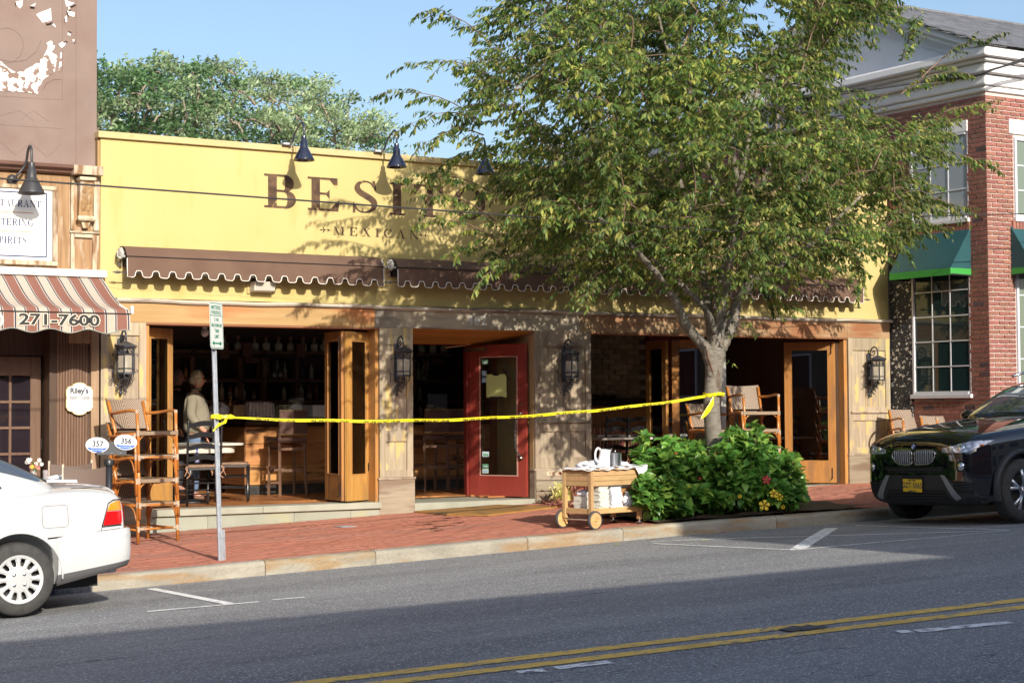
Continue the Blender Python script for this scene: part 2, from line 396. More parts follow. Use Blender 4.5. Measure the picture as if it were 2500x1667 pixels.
for p0, p1, w_ in (((360, 1493), (632, 1469), .07), ((666, 1464), (744, 1458), .06), ((368, 1437), (560, 1474), .09), ((1590, 1322), (2465, 1295), .06), ((1595, 1327), (1945, 1343), .05), ((1945, 1343), (2240, 1316), .05), ((2030, 1289), (1948, 1341), .16), ((2088, 1283), (2465, 1294), .05), ((2240, 1316), (2465, 1295), .03)):
    pstripe('parking_line', p0, p1, w_, M_wht if w_ < .15 else M_wht2, dz=.004+.0015*random.random())
# tar patch between the yellow lines
M_tar = mat('tar_patch', (.06, .06, .064), (.10, .10, .105), scale=20, rough=.8)
pc = [atRoad(*q) for q in ((1898, 1538), (1921, 1534), (1933, 1530), (1958, 1531), (1972, 1527), (1996, 1530), (2009, 1528), (2025, 1533), (2008, 1537), (1990, 1536), (1978, 1541), (1951, 1540), (1938, 1544), (1915, 1541))]
tag(MB().add([(p.x, p.y, p.z+.009) for p in pc], [tuple(range(14))]).build('tar_patch', M_tar), kind='structure')

# sidewalk bed and pavers
M_joint = mat('paver_joint', (.32, .125, .08), (.38, .16, .11), scale=40, rough=.9)
M_pav = mat('brick_paver', (.42, .155, .10), (.47, .19, .13), scale=1.1, st=(.4, 1.5, 1), rough=.8, var=.0, isl=.035, c3=(.32, .16, .12), s3=1.3, st3=(.3, 1.2, 1), lo3=.5, hi3=.72, bump=.2, bscale=60, bst=(1, 1, 1))
M_pav1 = mat('brick_paver_single', (.42, .155, .10), (.47, .19, .13), scale=9, rough=.8, var=.06, bump=.2, bscale=60)
g = MB(); xs = np.arange(-40, 80.5, 1.); g.grid([[(x, y, side_z(x, y)-.006) for x in xs] for y in (-3.86, -2, -.1, .3)])
walk = g.build('sidewalk', M_joint); tag(walk, kind='structure')
pm = MB().box(-.0985, .0985, -.0485, .0485, -.03, 0).mesh('brick_paver')
pm.materials.append(M_pav1)
stuff = MB(); cnt = 0; row = 0; y = -3.80
PLANT = (11.9, 15.1, -3.8, -2.35)
def paver_at(x, y, k, j):
    z = side_z(x, y)+j; tz = atan2(side_z(x+.1, y)-side_z(x-.1, y), .2)
    if k:
        o = bpy.data.objects.new('brick_paver', pm); COL.objects.link(o); o.parent = walk; o.location = (x, y, z); o.rotation_euler = (0, -tz, random.uniform(-.01, .01))
    else:
        hw, hh = .0985, .0485; dz = tz*hw; c = random.uniform(-.0008, .0008)
        stuff.add([(x-hw, y-hh, z-dz-.03), (x+hw, y-hh, z+dz-.03), (x+hw, y+hh, z+dz-.03), (x-hw, y+hh, z-dz-.03), (x-hw, y-hh, z-dz+c), (x+hw, y-hh, z+dz-c), (x+hw, y+hh, z+dz+c), (x-hw, y+hh, z-dz-c)],
                  ((4, 5, 6, 7), (0, 1, 5, 4), (1, 2, 6, 5), (2, 3, 7, 6), (3, 0, 4, 7)))
while y < -.02:
    x = 4.2+(.1 if row % 2 else 0)
    while x < 22:
        if not (PLANT[0] < x < PLANT[1] and PLANT[2] < y < PLANT[3]):
            ind = row < 8 and 6.0 < x < 13.4
            if ind and cnt >= 290: ind = False
            cnt += ind; paver_at(x, y, ind, random.uniform(-.0018, .0018))
        x += .2
    y += .1; row += 1
o = stuff.build('paver_field', M_pav, walk, world=False); tag(o, kind='stuff')
far = MB()
for x0, x1 in ((-40, 4.1), (22.1, 80)):
    xs = np.linspace(x0, x1, 30); far.grid([[(x, y, side_z(x, y)) for x in xs] for y in (-3.84, -2, -.1)])
tag(far.build('sidewalk_beyond', M_pav), kind='structure')
# a metal utility lid in the pavers
p = atWalk(843, 1285); o = MB().box(p.x-.1, p.x+.1, p.y-.1, p.y+.1, p.z+.001, p.z+.006).build('utility_lid', M_galv); tag(o, 'small rectangular metal lid set flush in the red pavers', 'utility lid')
# wet stain on pavers
# kerb
M_kerb = mat('kerb_concrete', (.26, .24, .195), (.38, .35, .285), scale=2.2, st=(.8, 1, 2), rough=.85, var=.06, c3=(.30, .21, .12), s3=2.6, st3=(.5, 1, 3), lo3=.50, hi3=.62, bump=.9, bscale=22, bst=(1, 1, 1))
M_kdark = mat('dark_granite', (.10, .105, .12), (.20, .20, .22), scale=25, rough=.6, var=.1, bump=.5)
kerb = thing('kerb', None, None, (8, -4, .05)); tag(kerb, kind='structure')
def kerb_seg(x0, x1, m, name='kerb_stone', yk=-4.0, dz=0):
    b = MB(); prof = [(0, -.25), (0, .105), (.012, .128), (.035, .140), (.15, .142), (.15, -.25)]
    rows = []
    n = max(2, int((x1-x0)/.12))
    for i in range(n+1):
        x = x0+(x1-x0)*i/n; x = min(max(x, x0+.004), x1-.004)
        j = (random.random()-.5)*.006
        rows.append([(x, yk+(py if py else j), zs(x)-.13+pz+(j*.7 if pz > 0 else 0)+dz) for py, pz in prof])
    b.grid(rows); b.add(rows[0], [tuple(range(6))]); b.add(rows[-1], [tuple(range(6))]); return b.build(name, m, kerb, bev=.004)
joints = [5.33, 7.05, 8.25, 10.05, 11.28, 13.45, 15.2, 17.1, 19., 21.]
for a, b in zip(joints, joints[1:]): kerb_seg(a, b, M_kerb)
x = 21.
while x < 60: kerb_seg(x, x+3, M_kerb); x += 3
x = 3.2
while x > -40: kerb_seg(x-3, x, M_kerb); x -= 3
kerb_seg(3.2, 4.62, M_kdark); kerb_seg(4.98, 5.33, M_kdark)
dr = thing('storm_drain', 'black storm drain inlet cut in the kerb behind the white car', 'storm drain', (4.8, -4, -.05))
b = MB(); z0 = zs(4.8)-.13; b.box(4.62, 4.98, -3.98, -3.6, z0+.10, z0+.15); b.box(4.62, 4.66, -3.99, -3.7, z0-.06, z0+.10); b.box(4.94, 4.98, -3.99, -3.7, z0-.06, z0+.10); b.build('inlet_frame', mat('iron_inlet', (.09, .09, .13), rough=.45), dr, bev=.006)
MB().box(4.60, 5.0, -3.72, -3.70, z0-.3, z0+.12).build('drain_cavity', M_dark, dr)
# planting bed soil
g = MB(); xs = np.linspace(PLANT[0]-.02, PLANT[1]+.02, 14); ys = np.linspace(PLANT[2]-.02, PLANT[3]+.02, 8)
g.grid([[(x, y, side_z(x, y)+.02+.04*random.random()) for x in xs] for y in ys]); tag(g.build('planting_bed', M_soil, smooth=True), kind='structure')
# south sidewalk and the houses across the street (they shade the road and show in the panes)
g = MB(); xs = np.arange(-40, 81, 2.); g.grid([[(x, y, zs(x)+.02) for x in xs] for y in (-24, -20, -16.8)]); g.grid([[(x, -16.8, zs(x)-.13+z) for x in xs] for z in (-.05, .15)])
tag(g.build('far_sidewalk', mat('grey_concrete', (.36, .35, .32), (.44, .43, .4), scale=3)), kind='structure')
def across(name, label, pts, h, c, m, rows=2, wn=4):
    # pts: front-left, front-right (xy); building runs back 12 m
    (ax, ay), (bx, by) = pts; th = thing(name, label, 'building', ((ax+bx)/2, (ay+by)/2-6, zs((ax+bx)/2)))
    b = MB(); z0 = zs(ax)-1
    b.add([(ax, ay, z0), (bx, by, z0), (bx, by-12, z0), (ax, ay-12, z0), (ax, ay, h), (bx, by, h), (bx, by-12, h), (ax, ay-12, h)], ((4, 5, 6, 7), (0, 1, 5, 4), (1, 2, 6, 5), (2, 3, 7, 6), (3, 0, 4, 7)))
    b.build('wall', m, th)
    n = wn; d = Vector((bx-ax, by-ay, 0)); L = d.length; d.normalize(); R = Matrix.Translation((ax, ay, 0)) @ Matrix.Rotation(atan2(d.y, d.x), 4, 'Z')
    for i in range(n):
        for r in range(rows):
            x0 = L*(i+.22)/n; x1 = L*(i+.78)/n; zb = .9+r*3.1+zs(ax); zt = zb+1.6
            if zt > h-.4: continue
            f = MB().box(x0-.08, x1+.08, -.02, .07, zb-.08, zt+.08, R).build('window_frame', M_white, th)
            MB().box(x0, x1, .07, .085, zb, zt, R).build('pane', mat('far_glass', (.03, .04, .05), rough=.05, spec=.8), f)
    MB().box(-.1, L+.1, -.1, .12, h-.35, h+.001, R).build('cornice', mat('far_cornice', (.5, .45, .38)), th)
    return th
def plain_house(name, lab, x0, x1, y0, y1, h, c, wx):
    t = thing(name, lab, 'building', ((x0+x1)/2, (y0+y1)/2, -2)); MB().box(x0, x1, y0, y1, -4, h).build('wall', mat(name+'_wall', c, tuple(q*.8 for q in c), scale=1), t)
    MB().box(x0-.3, x1+.3, y0-.3, y1+.3, h+.001, h+.4).build('roof', mat('roof_felt', (.12, .12, .12)), t)
    for y in np.arange(y0+2, y1-2, 3.2):
        for z in (1., 4.2, 7.4):
            if z < h-2: MB().box(wx-.03, wx+.03, y, y+1.4, z, z+1.8).build('window', mat('far_glass', (.03, .04, .05), rough=.05, spec=.8), t)
plain_house('street_end_house', 'dark brick block closing the far left end of the street', -62, -50, -34, 30, 13, (.16, .08, .06), -49.98)
plain_house('neighbour_house', 'grey shop block left of the brown building, outside the frame', -30, -6.2, .2, 12, 8, (.22, .2, .2), -6.17)
M_bk2 = mat('distant_brick', (.30, .10, .07), (.36, .14, .10), scale=6)
across('shop_house', 'two storey tan shop house across the street, behind the viewer', ((-16, -20.9), (1.4, -22.13)), 6.65, 0, mat('tan_render', (.45, .36, .26)), wn=6)
across('corner_house', 'long dull green house across the street, far left', ((-52, -20.5), (-16.3, -20.8)), 9, 0, mat('dull_green_render', (.10, .12, .09)), wn=9)
across('brick_shop_house', 'low brick shop house across the street, second from the left', ((1.4, -22.13), (9.4, -22.82)), 6.65, 0, M_bk2, wn=4)
across('tall_brick_house', 'tall red brick house across the street, to the right of the low one', ((9.4, -22.82), (22, -23.2)), 9.75, 0, M_bk2, rows=3, wn=5)
across('cream_house', 'cream rendered house across the street at the far right', ((22.4, -22.8), (40, -23.2)), 8.2, 0, mat('cream_render', (.55, .5, .4)), rows=2, wn=6)

# ================================================================== RESTAURANT
FL = .466
rest = thing('restaurant_building', 'one storey yellow restaurant front with weathered wood shopfront and open folding doors', 'building', (12.9, 0, .3))
M_yw = mat('yellow_stucco', (.51, .41, .165), (.54, .445, .195), scale=.7, rough=.9, c3=(.46, .355, .12), s3=2.2, lo3=.55, hi3=.75, bump=.16, bscale=9, det=8, st3=(1.6, 1.6, .35))
M_cop = mat('yellow_coping', (.48, .38, .18), (.52, .42, .22), scale=3, rough=.7, c3=(.48, .34, .16), s3=9, lo3=.62, hi3=.72)
MB().box(6.75, 19.05, 0, .3, 2.94, 4.80).build('upper_wall', M_yw, rest)
MB().box(6.72, 6.75, .02, .3, 2.9, 4.80).build('wall_edge', wood('rusty_edge', (.25, .16, .07), (.36, .24, .10)), rest)
for a, b in ((6.71, 9.2), (9.203, 12.6), (12.603, 15.9), (15.903, 19.06)): MB().box(a, b, -.045, .34, 4.785, 4.862).build('coping', M_cop, rest, bev=.006)
# wavy drip ledge
M_ledge = wood('grey_ledge', (.42, .38, .31), (.55, .50, .42), 'x', c3=(.2, .17, .14), s3=3)
b = MB(); xs = np.arange(6.93, 19.1, .15); prof = [(0, .004), (-.07, -.012), (-.07, -.03), (-.05, -.05), (0, -.052)]
b.grid([[(x, py, 2.935+pz+.006*sin(x*2.1)+.004*sin(x*7)) for py, pz in prof] for x in xs]); b.build('drip_ledge', M_ledge, rest)
M_hd1 = wood('header_orange', (.42, .26, .10), (.48, .33, .155), 'x', scale=2, rough=.5, c3=(.46, .19, .07), s3=1.1, st3=(.5, 1, 2), lo3=.48, hi3=.62, bump=.05)
M_hd2 = wood('header_grey', (.36, .31, .23), (.48, .42, .31), 'x', scale=2, c3=(.19, .17, .14), s3=1.6, bump=.2)
M_hd3 = wood('header_brown', (.36, .24, .13), (.45, .32, .18), 'x', scale=2, c3=(.30, .14, .06), s3=1.4, st3=(.6, 1, 2))
for x0, x1, m in ((6.76, 10.30, M_hd1), (10.303, 13.40, M_hd2), (13.403, 18.20, M_hd3), (18.203, 19.05, M_hd3)):
    MB().box(x0, x1, -.02, .22, 2.655, 2.884).build('header_board', m, rest, bev=.003)
for x0, x1 in ((7.30, 10.36), (13.576, 18.2)):
    MB().box(x0, x1, -.03, .25, 2.632, 2.653).build('header_trim', wood('red_trim', (.20, .08, .04), (.28, .12, .06), 'x'), rest)
def zb_(x): return side_z(x, 0)-.02
# pillar panels: frame of stiles and rails round recessed boards
def pillar(x0, x1, zp, panels, m, ledge=None, boards=5, name='pillar'):
    z0 = zb_(x0); zt = 2.653
    core = MB().box(x0+.01, x1-.01, .02, .28, z0, zt).build('pillar_core', m, rest)
    plx = MB().box(x0-.02, x1+.015, -.035, .1, z0, zp).build('plinth_board', W_greyx, rest, bev=.004)
    MB().box(x0-.03, x1+.025, -.045, .1, zp+.001, zp+.03).build('plinth_cap', W_grey, rest, bev=.003)
    sw = .085
    MB().box(x0, x0+sw, -.02, .02, zp+.031, zt).build('stile', m, rest, bev=.003)
    MB().box(x1-sw, x1, -.02, .02, zp+.031, zt).build('stile', m, rest, bev=.003)
    zz = [zp+.031]+[q for p_ in panels for q in p_]+[zt]
    for i in range(0, len(zz), 2): MB().box(x0+sw+.001, x1-sw-.001, -.018, .02, zz[i], zz[i+1]).build('rail', m, rest, bev=.003)
    for (a, b_) in panels:
        n = boards; wd = (x1-x0-2*sw)/n
        for k in range(n): MB().box(x0+sw+wd*k+.002, x0+sw+wd*(k+1)-.002, .004+.002*(k % 2), .02, a, b_).build('panel_board', m, rest)
    if ledge: MB().box(x0+.03, x1-.02, -.05, -.018, ledge, ledge+.03).build('ledge_moulding', W_grey, rest, bev=.006)
pillar(6.755, 7.30, .72, [(1.0, 2.5)], W_grey2, boards=2)
pillar(10.365, 10.84, .74, [(.86, 1.22), (1.36, 2.44)], W_grey2, boards=2)
MB().box(10.47, 10.73, -.016, -.01, 1.235, 1.35).build('burl_patch', mat('burl', (.62, .5, .36), (.2, .09, .05), scale=40, lo=.45, hi=.6, rough=.8), rest)
pillar(12.68, 13.576, .80, [(.97, 1.32), (1.50, 2.45)], W_grey, ledge=1.43, boards=6)
for k in range(3): MB().box(12.665, 13.55, -.06, -.036, zb_(12.7)+.03+k*.145, zb_(12.7)+.168+k*.145).build('base_board', W_greyx, rest, bev=.004)
MB().box(12.83, 13.2, -.062, -.036, .735, .79).build('burl_patch', mat('burl', (0, 0, 0)), rest)
pillar(18.215, 19.05, .90, [(1.02, 1.42), (1.62, 2.47)], W_grey2, ledge=1.53, boards=5)
# jambs of the openings
for x0, x1 in ((10.25, 10.30), (10.31, 10.36)): MB().box(x0+.06, x1+.055, .0+.05*(x0 > 10.3), .22, FL, 2.63).build('jamb', W_or if x0 < 10.3 else W_dk, rest, bev=.003)
MB().box(18.14, 18.20, .0, .28, .48, 2.63).build('jamb', W_or, rest, bev=.003)
MB().box(18.07, 18.13, .1, .28, .48, 2.63).build('jamb', W_dk, rest, bev=.003)
MB().box(7.305, 7.34, .0, .28, FL, 2.63).build('jamb', W_or, rest)
MB().box(13.58, 13.60, .0, .28, .44, 2.63).build('jamb', W_dk, rest)
MB().box(15.86, 15.95, .05, .2, .48, 2.63).build('mullion_post', mat('grey_post', (.4, .4, .38)), rest)
# step blocks under the left opening
M_stone = mat('pale_stone', (.27, .28, .225), (.34, .35, .29), scale=1.6, rough=.75, var=.05, c3=(.38, .36, .2), s3=1.8, lo3=.57, hi3=.7)
for x0, x1 in ((7.29, 8.06), (8.063, 9.18), (9.183, 9.95), (9.953, 10.35)): MB().box(x0, x1, -.03, .3, zb_(x0)-.05, .385).build('step_block', M_stone, rest, bev=.004)
for x0, x1 in ((7.29, 8.75), (8.753, 10.36)): MB().box(x0, x1, -.075, .3, .388, FL).build('step_cap', mat('cap_stone', (.29, .29, .23), (.36, .36, .295), scale=3, rough=.7, var=.05), rest, bev=.006)
for x0, x1 in ((13.58, 15.9), (15.903, 18.2)): MB().box(x0, x1, -.06, .3, zb_(x0)-.05, .478).build('step_cap', mat('cap_stone', (0, 0, 0)), rest, bev=.006)
# doorway: threshold slab, recess walls, soffit planks
MB().box(10.84, 12.68, -.03, 1.0, zb_(10.84)-.1, .435).build('threshold', mat('cap_stone', (0, 0, 0)), rest, bev=.006)
for k in range(9):
    y0 = .02+k*.105; M_s = Matrix.Identity(4)
    b = MB(); za = lambda y: 2.652-.16*y
    b.add([(10.84, y0, za(y0)), (12.68, y0, za(y0)), (12.68, y0+.1, za(y0+.1)), (10.84, y0+.1, za(y0+.1)), (10.84, y0, za(y0)+.02), (12.68, y0, za(y0)+.02), (12.68, y0+.1, za(y0+.1)+.02), (10.84, y0+.1, za(y0+.1)+.02)], ((0, 3, 2, 1), (4, 5, 6, 7), (0, 1, 5, 4), (1, 2, 6, 5), (2, 3, 7, 6), (3, 0, 4, 7)))
    b.build('soffit_board', W_orx, rest)
W_rev = wood('reveal_wood', (.42, .27, .12), (.54, .36, .17), c3=(.36, .28, .18), s3=1.5)
MB().box(12.70, 12.74, .02, .98, .3, 2.66).build('reveal_back', W_rev, rest)
for (y0, y1, z0, z1) in ((.02, .12, .3, 2.6), (.84, .96, .3, 2.55), (.121, .839, .66, .80), (.121, .839, 1.28, 1.42), (.121, .839, 2.38, 2.52), (.121, .839, .3, .655)): MB().box(12.675, 12.70, y0, y1, z0, z1).build('reveal_rail', W_rev, rest, bev=.003)
MB().box(12.65, 12.70, .12, .84, 1.425, 1.46).build('reveal_ledge', W_rev, rest, bev=.005)
for (z0, z1, n) in ((.80, 1.28, 1), (1.46, 2.38, 5)):
    for k in range(n): MB().box(12.688, 12.70, .15+.66/n*k+.003, .15+.66/n*(k+1)-.003, z0+.03, z1-.02).build('reveal_board', W_rev, rest, bev=.004)
MB().box(10.80, 10.84, .02, 1.0, .3, 2.66).build('reveal_back', W_rev, rest)
M_red = mat('red_paint', (.24, .034, .026), (.29, .048, .034), scale=3, rough=.38, c3=(.26, .03, .02), s3=6, lo3=.55, hi3=.8, coat=.2)
M_redd = mat('dark_red_paint', (.17, .018, .014), rough=.4)
for x0, x1, z0, z1 in ((10.84, 12.68, 2.49, 2.56), (12.6, 12.68, .44, 2.489), (12.19, 12.24, .44, 2.489), (10.84, 10.9, .44, 2.489)): MB().box(x0, x1, .95, 1.03, z0, z1).build('door_frame', M_redd, rest, bev=.003)
MB().box(12.25, 12.59, .98, .99, .5, 2.48).build('side_light_pane', M_glass, rest)
# shell
M_in = mat('dark_interior_wall', (.10, .065, .048), (.14, .09, .065), scale=2)
MB().box(6.76, 6.9, .3, 14, -.3, 4.6).build('side_wall', M_in, rest)
MB().box(18.95, 19.09, .3, 14, -.3, 4.6).build('side_wall', M_in, rest)
MB().box(6.9, 18.95, 13.85, 14, -.3, 4.6).build('back_wall', M_in, rest)
MB().box(6.9, 18.95, .3, 13.85, 4.35, 4.5).build('roof', mat('roof_felt', (.12, .12, .12)), rest)
MB().box(6.9, 18.95, .3, 13.85, 2.95, 3.05).build('ceiling', mat('dark_ceiling', (.16, .13, .11)), rest)
MB().box(6.9, 18.95, 1.04, 13.85, .2, FL-.012).build('subfloor', M_dark, rest)
M_flr = wood('floor_board', (.36, .14, .045), (.48, .21, .08), 'x', rough=.35, var=.15, c3=(.2, .08, .03), s3=1)
fb = MB().box(-1.5, 1.5, -.055, .055, -.02, 0).mesh('floor_board'); fb.materials.append(M_flr)
for i in range(30):
    for j, x0 in enumerate((8.4-.7*(i % 2), 11.4-.7*(i % 2), 14.4-.7*(i % 2), 17.3-.7*(i % 2))):
        if i*.113+.36 < 1.0 and 9.3 < x0 < 13: 
            if j == 1: continue
        o = bpy.data.objects.new('floor_board', fb); COL.objects.link(o); o.parent = rest; o.location = (x0-12.9, i*.113+.36, FL-.3-.001); o.scale = (.498*2, 1, 1)
MB().box(7.0, 18.9, 3.8, 13.8, FL-.02, FL).build('floor_field', M_flr, rest)
# painted name
M_let = mat('faded_brown_paint', (.06, .034, .022), (.15, .09, .05), scale=6, st=(1, 1, 1.4), lo=.4, hi=.7, det=8, rough=.9, c3=(.60, .44, .17), s3=7, lo3=.62, hi3=.70)
word('painted_letter', 'BESITO', .415, 8.80, 4.09, -.0015, M_let, rest, gap=.25, width=3.13)
word('painted_letter', 'MEXICAN', .108, 9.735, 3.797, -.0015, M_let, rest, gap=.42, width=1.20)
for x0, s in ((9.545, 1), (11.10, -1)):
    b = MB(); z = 3.852
    for q in ([(0, -.004), (.16, -.004), (.16, .004), (0, .004)], [(0, 0), (.03, .012), (.03, -.012)], [(.055, .0), (.035, .035), (.05, .035), (.075, 0)], [(.055, 0), (.035, -.035), (.05, -.035), (.075, 0)], [(.12, 0), (.10, .022), (.11, .022), (.14, 0)], [(.12, 0), (.10, -.022), (.11, -.022), (.14, 0)]):
        b.add([(x0+(a if s > 0 else -a), -.0015, z+c) for a, c in q], [tuple(range(len(q)))])
    letters('painted_arrow', b, M_let, rest)
for px_ in ([(250, 700), (275, 702), (300, 707), (325, 704), (352, 711), (372, 709)], [(470, 716), (520, 722), (575, 721), (610, 727), (680, 728), (760, 736), (840, 741)], [(455, 352), (520, 356), (560, 353), (610, 361)]):
    MB().tube([atY(a, b_+random.uniform(-1, 1), -.0005) for a, b_ in px_], .0016, 4).build('hairline_crack', mat('crack', (.30, .22, .07)), rest)
# house number in raised numerals
for i, ch in enumerate('402'):
    vs, fs = sans(ch, .17, bold=.004); M_ = Matrix.Translation((11.685+i*.098, -.035, 2.765)) @ Matrix.Rotation(pi/2, 4, 'X')
    b = MB(); n = len(vs); b.add([M_ @ Vector((x, y, 0)) for x, y, z in vs]+[M_ @ Vector((x, y, -.012)) for x, y, z in vs], [tuple(f) for f in fs]+[tuple(n+q for q in f) for f in fs])
    b.build('number_digit', mat('pale_metal', (.62, .62, .58), rough=.5), rest)

# folding doors
def leaf(a, b, z0, z1, th_=.045, m=None, glass=None, bot=.32, top=.11, stl=.085, name='door_leaf', hinge=True):
    a = Vector((a[0], a[1], 0)); b = Vector((b[0], b[1], 0)); d = (b-a).normalized(); L = (b-a).length; n = Vector((-d.y, d.x, 0))
    R = Matrix(((d.x, n.x, 0, a.x), (d.y, n.y, 0, a.y), (0, 0, 1, 0), (0, 0, 0, 1)))
    m = m or W_or; h = th_/2
    f = MB(); f.box(0, stl, -h, h, z0, z1, R); f.box(L-stl, L, -h, h, z0, z1, R); f.box(stl, L-stl, -h+.001, h-.001, z1-top, z1, R); f.box(stl, L-stl, -h+.001, h-.001, z0, z0+bot, R)
    o = f.build(name, m, rest, bev=.004)
    MB().box(stl, L-stl, -.004, .004, z0+bot, z1-top, R).build('glass', glass or M_glassd, o)
    bd = MB(); e = .016
    for s in (-h-.002, h-.004):
        bd.box(stl, stl+e, s, s+.006, z0+bot, z1-top, R); bd.box(L-stl-e, L-stl, s, s+.006, z0+bot, z1-top, R); bd.box(stl+e, L-stl-e, s, s+.006, z0+bot, z0+bot+e, R); bd.box(stl+e, L-stl-e, s, s+.006, z1-top-e, z1-top, R)
    bd.build('glazing_bead', m, o)
    return o, R, L
def flush_bolt(R, x, z, par, s=1):
    b = MB(); b.tube([R @ Vector((x, -.03*s, z)), R @ Vector((x, -.03*s, z+.16))], .007, 8); b.tube([R @ Vector((x, -.03*s, z+.02)), R @ Vector((x, -.055*s, z)), R @ Vector((x-.015, -.055*s, z-.01))], .006, 6); b.build('bolt', mat('pale_hardware', (.7, .7, .68), rough=.35, metal=.6), par)
def hinge(R, x, z, par):
    MB().box(x-.02, x+.02, -.03, -.022, z-.05, z+.05, R).build('hinge', mat('pale_hardware', (0, 0, 0)), par, bev=.002)
oB, R, L = leaf((9.90, .0), (10.33, .225), .485, 2.60); hinge(R, L-.03, 2.3, oB); hinge(R, L-.03, .9, oB)
oA, R, L = leaf((9.93, .62), (9.885, .05), .488, 2.61); flush_bolt(R, L-.04, 2.38, oA); flush_bolt(R, L-.04, .55, oA)
leaf((7.36, .22), (7.80, .48), .488, 2.61)
leaf((7.40, .62), (7.44, .06), .488, 2.61) if 0 else None
o1, R, L = leaf((17.60, .72), (18.08, .12), .495, 2.60, stl=.10); flush_bolt(R, L-.06, 2.42, o1); flush_bolt(R, L-.06, .56, o1)
o2, R, L = leaf((15.42, .62), (15.88, .12), .495, 2.60, stl=.09)
leaf((15.36, .66), (15.40, 1.2), .495, 2.60, stl=.09)
# the red entrance door, opened outwards
f = MB(); a = Vector((12.25, .95, 0)); b_ = Vector((12.625, .10, 0)); d = (b_-a).normalized(); L = (b_-a).length; n = Vector((-d.y, d.x, 0))
R = Matrix(((d.x, n.x, 0, a.x), (d.y, n.y, 0, a.y), (0, 0, 1, 0), (0, 0, 0, 1))); z0, z1 = .455, 2.49
f.box(0, .17, -.024, .024, z0, z1, R); f.box(L-.13, L, -.024, .024, z0, z1, R); f.box(.17, L-.13, -.023, .023, z1-.16, z1, R); f.box(.17, L-.13, -.023, .023, z0, z0+.27, R)
rd = f.build('red_door', M_red, rest, bev=.004)
MB().box(.17, L-.13, -.004, .004, z0+.27, z1-.16, R).build('glass', M_glass, rd)
bd = MB()
for (x0, x1, q0, q1) in ((.17, .19, z0+.27, z1-.16), (L-.15, L-.13, z0+.27, z1-.16), (.19, L-.15, z0+.27, z0+.285), (.19, L-.15, z1-.175, z1-.16)): bd.box(x0, x1, -.03, -.024, q0, q1, R)
bd.build('glazing_bead', M_steel if 0 else mat('bead_red', (.5, .25, .2), rough=.4), rd)
S = lambda x, z, y=-.06: R @ Vector((x, y, z))
hb = MB(); xh = L-.09
pts = [S(xh+.01, 1.55, -.03), S(xh, 1.53, -.06), S(xh-.035, 1.47, -.085), S(xh-.045, 1.40, -.085)]+[S(xh-.045+.006*sin(q*2.2), 1.40-q*.02, -.085+.006*cos(q*2.2)) for q in range(1, 13)]+[S(xh-.045, 1.13, -.085), S(xh-.03, 1.06, -.085), S(xh+.01, 1.0, -.05), S(xh+.02, .98, -.03)]
hb.tube(pts, .013, 8); hb.sphere(S(xh+.015, .97, -.04), .028, 8, 6); hb.sphere(S(xh+.01, 1.56, -.04), .022, 8, 6); hb.build('door_handle', mat('dark_iron_handle', (.12, .115, .11), rough=.35, metal=.8), rd)
MB().lathe([(.001, -.03), (.03, -.03), (.03, -.02), (.001, -.02)], c=S(xh+.005, 1.68, 0), n=12, axis='y', close=False).build('door_lock', mat('brass', (.6, .42, .15), rough=.3, metal=1), rd)
cl = MB(); cl.tube([S(.05, 2.50, -.03), S(-.35, 2.47, -.08)], .012, 8); cl.box(-.05, .3, -.06, -.02, 2.40, 2.46, R); cl.build('door_closer', M_steel, rd)
M_pap = mat('yellow_green_paper', (.55, .60, .22), rough=.8)
nt_ = MB().box(.29, .62, -.030, -.027, 1.78, 2.08+.01, R).build('paper_notice', M_pap); tag(nt_, 'blank yellow-green paper taped inside a black border on the red door', 'notice')
tp = MB(); tp.box(.40, .50, -.034, -.031, 2.07, 2.10, R); tp.box(.35, .57, -.034, -.031, 1.765, 1.79, R)
for (xa, za, xb, zb2) in ((.28, 2.03, .34, 2.10), (.56, 2.15, .65, 2.01)): 
    q = [S(xa, za, -.033), S(xa+.014, za+.008, -.033), S(xb+.014, zb2+.008, -.033), S(xb, zb2, -.033)]; tp.add(q, [(0, 1, 2, 3)])
tp.build('black_tape', M_dark, nt_, world=True)
M_stk = [mat('sticker_%s' % c, q, rough=.5) for c, q in (('green', (.18, .42, .25)), ('blue', (.25, .4, .62)), ('paleblue', (.55, .68, .75)), ('pale', (.45, .55, .5)))]
for (x0, x1, q0, q1, k, lab) in ((.20, .30, 2.23, 2.29, 0, 'small green sticker at the top of the red door glass'), (.205, .275, 2.07, 2.14, 1, 'upper of two small blue square stickers on the red door glass'), (.205, .275, 1.98, 2.05, 1, 'lower of two small blue square stickers on the red door glass'), (.20, .31, .98, 1.05, 2, 'white and blue card sticker low on the red door glass'), (.20, .30, .83, .885, 0, 'green and white sticker low on the red door glass'), (.20, .30, .76, .82, 3, 'pale sticker at the foot of the red door glass')):
    o = MB().box(x0, x1, -.0075, -.0055, q0, q1, R).build('sticker', M_stk[k]); tag(o, lab, 'sticker')
    MB().box(x0+.015, x1-.015, -.0085, -.008, q0+.015, q1-.025, R).build('sticker_print', M_stk[(k+2) % 4], o)

